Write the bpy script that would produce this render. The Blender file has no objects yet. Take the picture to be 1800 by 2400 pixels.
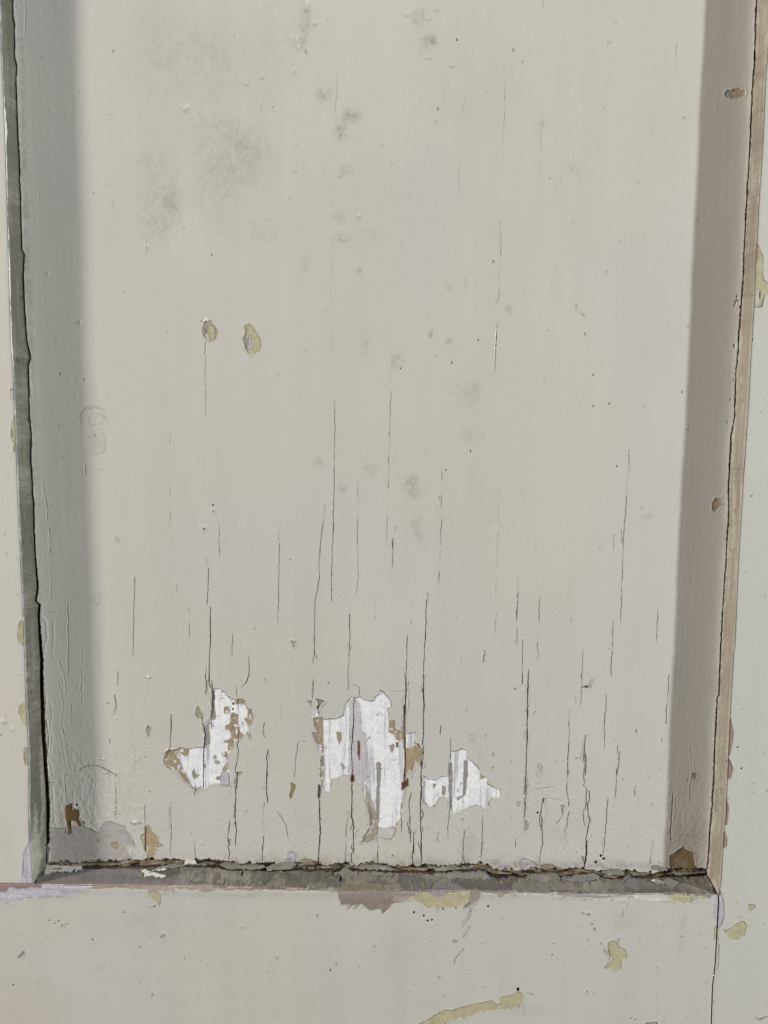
import bpy, math, json
import numpy as np
# ------------------------------------------------------------------ camera, light, exposure
# Door space: millimetres, X to the right, Z up, Y into the door; the panel face is Y = 0 and the frame face Y = -DEPTH.
S = 0.001
DEPTH = 10.0
scene = bpy.context.scene
scene.render.engine = 'CYCLES'
vs = scene.view_settings
vs.view_transform = 'Standard'; vs.look = 'None'; vs.gamma = 1.0; vs.exposure = 0.0; vs.use_curve_mapping = False
cam_data = bpy.data.cameras.new('camera')
cam = bpy.data.objects.new('camera', cam_data)
scene.collection.objects.link(cam)
cam_data.sensor_fit = 'VERTICAL'; cam_data.sensor_width = 36.0; cam_data.sensor_height = 48.0
cam_data.lens = 36.1085
cam_data.clip_start = 0.01; cam_data.clip_end = 50.0
from mathutils import Matrix, Vector
cam.matrix_world = Matrix([[0.999948, -0.010181, -0.00101, -0.00036], [0.0, 0.098693, -0.995118, -0.355], [0.010231, 0.995066, 0.098688, 0.035206], [0, 0, 0, 1.0]])
scene.camera = cam
world = bpy.data.worlds.new('World'); scene.world = world
world.use_nodes = True
bg = world.node_tree.nodes['Background']
bg.inputs[0].default_value = (0.0520, 0.0450, 0.0380, 1.0); bg.inputs[1].default_value = 1.0

def area_lamp(name, loc, target, size, watts, color):
    d = bpy.data.lights.new(name, 'AREA'); d.shape = 'DISK'; d.size = size; d.energy = watts; d.color = color
    o = bpy.data.objects.new(name, d); scene.collection.objects.link(o)
    o.location = loc
    o.rotation_euler = (Vector(target) - Vector(loc)).to_track_quat('-Z', 'Y').to_euler()
    return o
area_lamp('window_lamp', (-2.2, -0.69, 0.5), (0, 0, 0), .20, 64, (1.0, .935, .835))
area_lamp('side_lamp', (2.2, -0.86, 0.5), (0, 0, 0), .08, 63, (.955, 1.0, .985))
area_lamp('sky_lamp', (-0.16, -1.72, 1.5), (0, 0, 0.1), .7, 6.0, (1.0, .94, .86))

# ------------------------------------------------------------------ numeric helpers
rng = np.random.default_rng(7)
TAB = rng.random((64, 256, 256)).astype(np.float32)
def noise(X, Z, sx, sz=None, seed=0):
    """smooth value noise in -1..1"""
    sz = sz or sx
    T = TAB[seed % 64]
    fx = np.asarray(X / sx + 61.7 * (seed % 17)); fz = np.asarray(Z / sz + 37.3 * (seed % 13))
    ix = np.floor(fx).astype(np.int64); iz = np.floor(fz).astype(np.int64)
    tx = fx - ix; tz = fz - iz
    tx = tx * tx * (3 - 2 * tx); tz = tz * tz * (3 - 2 * tz)
    a = T[ix & 255, iz & 255]; b = T[(ix + 1) & 255, iz & 255]; c = T[ix & 255, (iz + 1) & 255]; d = T[(ix + 1) & 255, (iz + 1) & 255]
    return ((a + (b - a) * tx) * (1 - tz) + (c + (d - c) * tx) * tz) * 2 - 1
def fbm(X, Z, s, seed=0, o=3, sz=None):
    r = 0; w = 1.0; t = 0
    for k in range(o):
        r = r + w * noise(X, Z, s / 2 ** k, (sz or s) / 2 ** k, seed + 5 * k); t += w; w *= 0.55
    return r / t
def sstep(a, b, x):
    t = np.clip((x - a) / (b - a), 0, 1); return t * t * (3 - 2 * t)
def seg_dist(X, Z, P, closed):
    """distance to a polyline, and position 0..1 along it"""
    best = np.full(X.shape, 1e9); pos = np.zeros(X.shape)
    n = len(P); segs = [(P[i], P[(i + 1) % n]) for i in range(n if closed else n - 1)]
    L = [math.hypot(b[0] - a[0], b[1] - a[1]) for a, b in segs]; tot = sum(L) or 1; acc = 0
    for (a, b), l in zip(segs, L):
        dx, dz = b[0] - a[0], b[1] - a[1]
        t = np.clip(((X - a[0]) * dx + (Z - a[1]) * dz) / max(l * l, 1e-9), 0, 1)
        d = (X - a[0] - t * dx) ** 2 + (Z - a[1] - t * dz) ** 2
        m = d < best
        best = np.where(m, d, best)
        if not closed: pos = np.where(m, (acc + t * l) / tot, pos)
        acc += l
    return np.sqrt(best), pos
def inside(X, Z, P):
    r = np.zeros(X.shape, bool); n = len(P)
    for i in range(n):
        x1, z1 = P[i]; x2, z2 = P[(i + 1) % n]
        if z1 == z2: continue
        c = ((z1 > Z) != (z2 > Z)) & (X < (x2 - x1) * (Z - z1) / (z2 - z1) + x1)
        r ^= c
    return r

# pigments: linear base colours of the paints, primers, wood and dirt, some with shade painted in
PIG = dict(cream=(.610, .599, .570), creampink=(.65, .635, .598), creamgreen=(.61, .604, .57), white=(.87, .885, .97), ochre=(.39, .31, .205), ochregrey=(.38, .34, .27),
  olive=(.27, .23, .12), yellowgrey=(.48, .45, .30), yellow=(.50, .46, .31), lilac=(.545, .515, .61), lilacgrime=(.41, .385, .385), greylilac=(.42, .38, .40),
  greystreak=(.33, .31, .32), palegrey=(.58, .56, .55), redwood=(.13, .05, .03), wood=(.22, .13, .08), brown=(.20, .12, .05), tan=(.42, .34, .22),  # greylilac and greystreak also paint shadow bands in the white patches
  bluegrey=(.40, .45, .46), darkochre=(.22, .15, .06), redbrown=(.24, .135, .10), pinkgrey=(.42, .36, .34), pinkbrown=(.36, .24, .20), taupedark=(.185, .15, .125), taupe=(.30, .25, .23),
  purplegrey=(.35, .30, .33), crack=(.075, .06, .047), scratch=(.16, .15, .13), dark=(.035, .03, .025), greenish=(.38, .38, .30), lilacdark=(.165, .15, .16),
  greydark=(.16, .15, .13), grime=(.37, .345, .312), redstain=(.45, .30, .25), warm=(.60, .53, .46), bluestain=(.35, .40, .43), rim2=(.13, .11, .085), rim=(.20, .165, .125),
  gap=(.05, .03, .02), gapwood=(.15, .085, .048), hole=(.012, .010, .009), grimebrown=(.16, .135, .095), greydirty=(.20, .19, .165), greytop=(.20, .19, .172), drabgreen=(.108, .104, .082), ledge=(.19, .175, .145), ledgelow=(.105, .095, .088),  # greytop: dirty flake paint, darkened further as painted shade
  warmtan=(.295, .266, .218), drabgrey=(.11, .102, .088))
PIG = {k: np.array(v) for k, v in PIG.items()}

class Face:
    """one part of the door: a fine grid over its surface carrying paint thickness, pigment and gloss"""
    def __init__(s, X, Z, Y, pigment, cell):
        s.X, s.Z, s.Y = X.astype(float), Z.astype(float), Y.astype(float)
        s.h = np.zeros(X.shape); s.rgb = np.tile(PIG[pigment], X.shape + (1,)).astype(float); s.rough = np.full(X.shape, 0.36)
        s.cell = cell
    def box(s, x0, x1, z0, z1):
        m = (s.X >= x0) & (s.X <= x1) & (s.Z >= z0) & (s.Z <= z1)
        r = np.flatnonzero(m.any(1)); c = np.flatnonzero(m.any(0))
        if not len(r): return None
        return slice(r[0], r[-1] + 1), slice(c[0], c[-1] + 1)
    def mix(s, sl, m, col): s.rgb[sl] = s.rgb[sl] * (1 - m[..., None]) + col * m[..., None]

def apply(face, kind, par, P, k):
    xs = [p[0] for p in P]; zs = [p[1] for p in P]
    pad = 1.5
    if kind == 'smear': pad = max(par['rx'], par['rz']) * 2.4
    if kind in ('bump', 'hole'): pad = par['r'] * 4 + .6
    sl = face.box(min(xs) - pad, max(xs) + pad, min(zs) - pad, max(zs) + pad)
    if sl is None: return
    X, Z = face.X[sl], face.Z[sl]; c = face.cell
    if kind == 'loss':
        w = par['w']
        WX = X + w * (.8 * noise(X, Z, 1.6, seed=k) + .5 * noise(X, Z, .7, seed=k + 3)); WZ = Z + w * (.8 * noise(X, Z, 1.6, seed=k + 9) + .5 * noise(X, Z, .7, seed=k + 13))
        d, _ = seg_dist(WX, WZ, P, True); ins = inside(WX, WZ, P)
        sd = np.where(ins, -d, d)
        a = par.get('a', 1.0)
        m = np.clip(.5 - sd / (1.3 * c), 0, 1)
        col = PIG[par['c']][None, None] * (1 + .16 * fbm(X, Z, 2.2, k)[..., None] + .11 * noise(X, Z, .6, seed=k + 21)[..., None])
        if par.get('streak'):
            st = .55 * noise(X, Z, .5, 11, seed=k + 31) + .6 * noise(X, Z, 1.4, 26, seed=k + 35) + .35 * noise(X, Z, 3.5, 30, seed=k + 37)
            g = sstep(.05, .75, st)[..., None] * .62
            col = col * (1 - g) + PIG['greylilac'] * (.85 + .2 * noise(X, Z, .7, 12, seed=k + 39))[..., None] * g
            sp = sstep(.84, .9, noise(X, Z, .8, 1.4, seed=k + 40) * .7 + .5 * noise(X, Z, 3, 5, seed=k + 41))
            col = col * (1 - sp[..., None]) + PIG['ochregrey'] * sp[..., None]
        if par.get('streakh'):
            st = .6 * noise(X, Z, 11, .5, seed=k + 31) + .6 * noise(X, Z, 24, 1.3, seed=k + 35)
            col = col * (1 - .2 * st[..., None])
        if par['l'] > .28 and a > .8:                         # an older coat shows as an uneven rim round the break
            rr = .05 + .55 * np.clip(noise(X, Z, 2.6, seed=k + 80) + .6 * noise(X, Z, .8, seed=k + 81), 0, 1)
            mr = np.clip(.5 - (sd - rr) / (1.3 * c), 0, 1)
            face.mix(sl, mr * .9, PIG['ochregrey'][None, None] * (1 + .2 * noise(X, Z, .9, seed=k + 83))[..., None]); face.h[sl] -= .12 * mr
        if par['c'] in ('ochre', 'ochregrey', 'tan'):          # older coats are worn through in places
            m = m * (1 - .8 * sstep(.25, .45, .6 * noise(X, Z, 1.7, 2.4, seed=k + 90) + .5 * noise(X, Z, .7, seed=k + 91)))
        face.mix(sl, m * a, col)
        rim = np.exp(-((sd + .03) / .19) ** 2) * (.15 + .85 * sstep(-.3, .4, noise(X, Z, 2.0, seed=k + 50) + .4 * noise(X, Z, .7, seed=k + 52))) * .8 * min(1, a + .1)
        if par['l'] > .08: face.mix(sl, rim, PIG['rim'][None, None])
        if par['l'] > .05 and a > .5:
            mh = np.clip(.5 - sd / (1.0 * c), 0, 1)
            g = face.h[sl]
            face.h[sl] = g * (1 - mh) + np.minimum(g, -.65 * par['l'] + .04 * fbm(X, Z, 1.2, k + 2) + (.05 * noise(X, Z, .7, 14, seed=k + 31) if par.get('streak') else 0)) * mh
            lip = np.exp(-((sd - .35) / .35) ** 2) * (sd > 0) * np.clip(noise(X, Z, 4, seed=k + 60) + .3, 0, 1)
            face.h[sl] += lip * .20 * (face.h[sl] > -.1)
        face.rough[sl] = face.rough[sl] * (1 - m) + .7 * m
    elif kind == 'crack':
        jx = .10 * noise(X, Z, .7, seed=k) + .16 * noise(X, Z, 1.8, seed=k + 2) + .3 * noise(X, Z, 6, seed=k + 1)
        d, t = seg_dist(X + jx, Z + .1 * noise(X, Z, 1.0, seed=k + 5), P, False)
        w = par['w']
        if not par.get('steady'):
            w = w * (.55 + .55 * np.clip(np.minimum(t, 1 - t) * 6, 0, 1)) * (1 + .45 * noise(X, Z, .8, 2.6, seed=k + 7) + .45 * noise(X, Z, 2, 7, seed=k + 8))
        else: w = w * (1 + .3 * noise(X, Z, 1.5, seed=k + 7))
        we = np.maximum(w, 1.25 * c)
        m = np.clip(1.35 * (1 - d / we), 0, 1) * np.clip(w / we, 0, 1) ** .8
        deep = par['d']
        if par['c'] == 'crack':
            fade = par.get('f', 1.0)
            m = m * fade * (1 - (1 - min(1, max(0, (par['w'] - .1) / .2))) * .75 * sstep(.1, .55, noise(X, Z, 3, 6, seed=k + 9)))
        face.mix(sl, np.clip(m * 1.15, 0, 1) * (.75 if par['c'] == 'scratch' else .42 + .53 * min(1, max(0, (par['w'] - .10) / .13))), PIG[par['c']][None, None])
        face.h[sl] -= m * deep * (.5 if par['c'] == 'crack' else 1)
        if par['c'] == 'crack' and not par.get('steady'):   # paint stands up a little along the split
            face.h[sl] += min(.22, .9 * par['w']) * fade * np.exp(-((d - .5) / .35) ** 2) * np.clip(noise(X, Z, 2, 6, seed=k + 70) + .35, 0, 1)
    elif kind == 'hole':
        r = par['r'] * (1 + .12 * noise(X, Z, .6, seed=k)); d = np.hypot(X - xs[0], Z - zs[0])
        m = np.clip((r - d) / c + .5, 0, 1) * np.clip(par['r'] / c, .4, 1)
        face.mix(sl, m, PIG['hole'][None, None]); face.h[sl] -= m * .8
    elif kind == 'bump':
        d2 = ((X - xs[0]) ** 2 + (Z - zs[0]) ** 2) / par['r'] ** 2
        face.h[sl] += 1.35 * par['h'] * np.exp(-d2 * 1.2) * (1 + .3 * noise(X, Z, .8, seed=k))
        face.rough[sl] = np.where(d2 < 1.5, .12, face.rough[sl])
    elif kind == 'ridge':
        d, t = seg_dist(X + .15 * noise(X, Z, 2, seed=k), Z, P, False)
        face.h[sl] += par['h'] * np.exp(-(d / par['w']) ** 2) * np.clip(np.minimum(t, 1 - t) * 8, 0, 1) * (1 + .3 * noise(X, Z, 1.5, 3, seed=k))
        face.rough[sl] = np.where(d < par['w'] * 1.3, .16, face.rough[sl])
    elif kind == 'smear':
        d = np.sqrt(((X - xs[0]) / par['rx']) ** 2 + ((Z - zs[0]) / par['rz']) ** 2) + .5 * fbm(X, Z, min(par['rx'], par['rz']) * .8 + .6, k)
        g = 1 - sstep(.05, 1.5, d)
        n = 1.15 * sstep(-.5, .95, .35 * noise(X, Z, 4, 6, seed=11) + .4 * noise(X, Z, 1.7, 2.2, seed=12) + .45 * noise(X, Z, .8, seed=14) + .45 * noise(X, Z, .42, seed=16))
        face.mix(sl, np.clip(g * par['a'] * (par.get('base', .2) + .8 * n), 0, 1), PIG[par['c']][None, None])

def build(name, face, material, parent, skirts=()):
    X, Z, Y, h = face.X, face.Z, face.Y, face.h
    if name == 'panel' or getattr(face, 'flat', False):
        PX, PY, PZ = X, Y - h, Z
    else:                                                     # displace along the slope
        tu = np.stack([np.gradient(a, axis=1) for a in (X, Y, Z)], -1); tv = np.stack([np.gradient(a, axis=0) for a in (X, Y, Z)], -1)
        N = np.cross(tu, tv); N /= np.linalg.norm(N, axis=-1, keepdims=True) + 1e-12
        N *= np.where(N[..., 1:2] > 0, -1, 1)
        PX, PY, PZ = X + N[..., 0] * h, Y + N[..., 1] * h, Z + N[..., 2] * h
    rgb = np.clip(face.rgb, .003, .95); rough = face.rough
    for side, dx, dz, dy in skirts:                           # the edge of the board turning back into its joint
        if side in ('left', 'right'):
            i = 0 if side == 'left' else -1
            e = [a[:, i:i + 1] if i == 0 else a[:, -1:] for a in (PX, PY, PZ)]
            new = (e[0] + dx, e[1] + dy, e[2] + dz); ax = 1
            col = np.tile(PIG['gap'], (PX.shape[0], 1, 1)); ro = np.full((PX.shape[0], 1), .8)
        else:
            i = 0 if side == 'bottom' else -1
            e = [a[:1] if i == 0 else a[-1:] for a in (PX, PY, PZ)]
            new = (e[0] + dx, e[1] + dy, e[2] + dz); ax = 0
            col = np.tile(PIG['gap'], (1, PX.shape[1], 1)); ro = np.full((1, PX.shape[1]), .8)
        cat = (lambda a, b: np.concatenate([b, a], ax)) if i == 0 else (lambda a, b: np.concatenate([a, b], ax))
        PX, PY, PZ = cat(PX, new[0]), cat(PY, new[1]), cat(PZ, new[2]); rgb = cat(rgb, col); rough = cat(rough, ro)
    nz, nx = PX.shape
    co = np.stack([PX, PY, PZ], -1).reshape(-1, 3) * S
    idx = np.arange(nz * nx).reshape(nz, nx)
    q = np.stack([idx[:-1, :-1], idx[:-1, 1:], idx[1:, 1:], idx[1:, :-1]], -1).reshape(-1, 4)
    return link_mesh(name, co, q, rgb.reshape(-1, 3), rough.reshape(-1), material, parent)

def link_mesh(name, co, quads, rgb, rough, material, parent):
    me = bpy.data.meshes.new(name)
    n, f = len(co), len(quads)
    me.vertices.add(n); me.vertices.foreach_set('co', np.ascontiguousarray(co, np.float32).ravel())
    me.loops.add(f * 4); me.loops.foreach_set('vertex_index', np.ascontiguousarray(quads, np.int32).ravel())
    me.polygons.add(f); me.polygons.foreach_set('loop_start', np.arange(0, f * 4, 4, dtype=np.int32))
    me.update(calc_edges=True)
    if rgb is not None:
        a = me.attributes.new('pigment', 'FLOAT_COLOR', 'POINT')
        a.data.foreach_set('color', np.concatenate([rgb, np.ones((n, 1))], 1).astype(np.float32).ravel())
        b = me.attributes.new('roughness', 'FLOAT', 'POINT'); b.data.foreach_set('value', np.asarray(rough, np.float32))
    me.materials.append(material)
    o = bpy.data.objects.new(name, me); scene.collection.objects.link(o)
    if parent is not None: o.parent = parent
    return o

# ------------------------------------------------------------------ materials
def paint_material(name, grain):
    m = bpy.data.materials.new(name); m.use_nodes = True
    nt = m.node_tree; N = nt.nodes; L = nt.links
    b = N['Principled BSDF']
    at = N.new('ShaderNodeAttribute'); at.attribute_name = 'pigment'
    ar = N.new('ShaderNodeAttribute'); ar.attribute_name = 'roughness'
    tc = N.new('ShaderNodeTexCoord')
    fine = N.new('ShaderNodeTexNoise'); fine.inputs['Scale'].default_value = 1500; fine.inputs['Detail'].default_value = 2
    L.new(tc.outputs['Object'], fine.inputs['Vector'])
    mr = N.new('ShaderNodeMapRange'); mr.inputs[1].default_value = .25; mr.inputs[2].default_value = .75; mr.inputs[3].default_value = .93; mr.inputs[4].default_value = 1.07
    L.new(fine.outputs['Fac'], mr.inputs[0])
    mul = N.new('ShaderNodeVectorMath'); mul.operation = 'SCALE'
    L.new(at.outputs['Color'], mul.inputs[0]); L.new(mr.outputs[0], mul.inputs['Scale'])
    L.new(mul.outputs[0], b.inputs['Base Color']); L.new(ar.outputs['Fac'], b.inputs['Roughness'])
    mp = N.new('ShaderNodeMapping'); mp.inputs['Scale'].default_value = grain
    L.new(tc.outputs['Object'], mp.inputs['Vector'])
    br = N.new('ShaderNodeTexNoise'); br.inputs['Scale'].default_value = 1; br.inputs['Detail'].default_value = 4
    L.new(mp.outputs[0], br.inputs['Vector'])
    orange = N.new('ShaderNodeTexNoise'); orange.inputs['Scale'].default_value = 420; orange.inputs['Detail'].default_value = 3
    L.new(tc.outputs['Object'], orange.inputs['Vector'])
    ad = N.new('ShaderNodeMath'); ad.operation = 'MULTIPLY_ADD'; ad.inputs[1].default_value = .6
    L.new(br.outputs['Fac'], ad.inputs[0]); L.new(orange.outputs['Fac'], ad.inputs[2])
    bp = N.new('ShaderNodeBump'); bp.inputs['Strength'].default_value = .5; bp.inputs['Distance'].default_value = .0001
    L.new(ad.outputs[0], bp.inputs['Height']); L.new(bp.outputs[0], b.inputs['Normal'])
    b.inputs['Specular IOR Level'].default_value = .4
    return m
UP_GRAIN = paint_material('old_paint_brushed_upright', (700, 700, 25))
SIDE_GRAIN = paint_material('old_paint_brushed_across', (25, 700, 700))
def plain(name, col, rough):
    m = bpy.data.materials.new(name); m.use_nodes = True
    b = m.node_tree.nodes['Principled BSDF']; b.inputs['Roughness'].default_value = rough
    t = m.node_tree.nodes.new('ShaderNodeTexNoise'); t.inputs['Scale'].default_value = 900
    r = m.node_tree.nodes.new('ShaderNodeMix'); r.data_type = 'RGBA'
    r.inputs[6].default_value = (*[c * .8 for c in col], 1); r.inputs[7].default_value = (*[min(1, c * 1.2) for c in col], 1)
    m.node_tree.links.new(t.outputs['Fac'], r.inputs[0]); m.node_tree.links.new(r.outputs[2], b.inputs['Base Color'])
    return m

# ------------------------------------------------------------------ the joints and edges of the door (mm)
LEFT_ARRIS = [[-164.22, -176.61], [-164.34, -161.79], [-164.95, -151.65], [-163.77, -110.57], [-164.2, -87.52], [-164.05, -64.76], [-164.13, -42.29], [-164.36, -24.51], [-164.2, -20.11], [-164.47, 2.33], [-164.46, 26.12], [-164.53, 47.47], [-164.49, 62.26], [-165.0, 74.84], [-164.42, 137.97], [-164.31, 153.99], [-164.32, 169.85], [-164.42, 185.57], [-164.66, 197.26], [-164.28, 216.57], [-164.28, 293.52900369932564]]
LEFT_GAP = [[-161.69, -172.34], [-160.89, -161.73], [-160.24, -141.86], [-160.64, -130.27], [-160.89, -121.05], [-161.17, -113.03], [-161.34, -109.95], [-161.33, -95.72], [-161.31, -81.6], [-160.96, -71.31], [-161.36, -62.93], [-161.6, -49.98], [-160.99, -45.37], [-162.74, -43.55], [-161.63, -37.58], [-162.17, -22.99], [-162.28, -21.1], [-162.38, -9.79], [-162.08, 1.45], [-162.37, 5.92], [-162.51, 14.84], [-162.73, 23.71], [-162.04, 34.75], [-162.85, 43.08], [-162.45, 54.44], [-162.5, 65.28], [-161.29, 68.53], [-162.56, 76.06], [-162.99, 83.74], [-163.3, 104.15], [-162.41, 114.28], [-163.38, 116.29], [-163.32, 136.86], [-163.27, 139.33], [-163.32, 145.14], [-163.16, 155.44], [-163.43, 165.67], [-163.4, 177.87], [-163.46, 187.97], [-162.81, 194.01], [-163.63, 198.01], [-163.45, 205.21], [-163.2, 211.98], [-163.74, 214.36], [-163.46, 221.88], [-163.46, 293.52900369932564]]
RIGHT_ARRIS = [[160.38, -177.08], [160.9, -172.45], [160.83, -150.66], [161.3, -139.28], [160.86, -111.17], [160.72, -89.0], [160.82, -61.65], [161.16, -58.12], [160.66, -20.6], [160.7, 16.14], [161.24, 52.13], [161.03, 69.31], [161.11, 82.69], [161.19, 95.97], [160.75, 112.42], [161.02, 122.22], [160.87, 135.2], [161.1, 161.3], [160.71, 188.9], [161.04, 200.59], [160.98, 219.89], [160.98, 293.52900369932564]]
RIGHT_GAP = [[158.6, -172.02], [158.84, -167.88], [159.14, -147.91], [159.5, -127.0], [159.14, -109.75], [159.05, -87.0], [159.85, -85.58], [159.42, -63.12], [159.42, -38.73], [159.72, -22.28], [159.74, -2.74], [158.96, 15.52], [158.86, 36.77], [159.99, 45.22], [159.57, 66.12], [159.73, 70.58], [159.87, 80.58], [160.09, 89.15], [160.22, 99.38], [160.43, 107.86], [160.21, 117.97], [160.18, 124.69], [160.13, 134.71], [160.33, 141.36], [160.22, 146.38], [160.18, 154.63], [160.24, 164.89], [160.08, 175.09], [159.81, 187.25], [160.19, 195.31], [160.15, 206.92], [159.67, 215.28], [159.72, 225.19], [159.72, 293.52900369932564]]
FOOT_SEAM = [[-167.89, -174.59], [-164.89, -174.6], [-144.63, -174.5], [-122.16, -174.11], [-94.62, -173.27], [-78.4, -173.43], [-73.43, -174.89], [-57.82, -175.0], [-54.08, -175.22], [-42.84, -174.58], [-30.98, -174.46], [-22.24, -174.7], [-4.32, -174.32], [5.68, -175.2], [15.67, -175.1], [25.67, -175.2], [38.14, -174.54], [50.0, -174.09], [54.43, -176.68], [68.19, -177.2], [88.99, -176.65], [98.32, -175.37], [107.76, -177.12], [114.04, -177.85], [120.24, -176.66], [132.76, -177.0], [142.1, -176.11], [148.31, -175.39], [158.31, -175.29], [168.31, -175.31]]
FOOT_ARRIS = [[-300, -177.07], [-179.72, -177.81], [-163.19, -177.85], [-135.97, -177.78], [-111.76, -177.75], [-84.94, -178.11], [-56.9, -178.47], [-24.61, -178.77], [1.83, -178.93], [42.21, -178.94], [66.45, -179.34], [83.02, -179.59], [138.59, -179.67], [159.61, -179.88], [183.68, -180.06], [185.68, -180.07]]
SHOULDER = [[160.41, -177.65], [160.4, -179.39], [160.55, -196.84], [160.6, -214.46], [159.89, -226.31], [160.33, -245.29], [160.25, -311.90161903683077]]
GAP_WIDTH = [[-175.48, 1.18], [-167.86, 1.38], [-146.25, 1.67], [-114.29, 1.97], [-93.29, 1.87], [-74.59, 1.57], [-45.87, 0.98], [-21.61, 0.59], [76.11, 0.41], [221.99, 0.31]]
def along_z(line, z):
    l = sorted(line, key=lambda p: p[1]); return np.interp(z, [p[1] for p in l], [p[0] for p in l])
def along_x(line, x):
    l = sorted(line); return np.interp(x, [p[0] for p in l], [p[1] for p in l])
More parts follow.
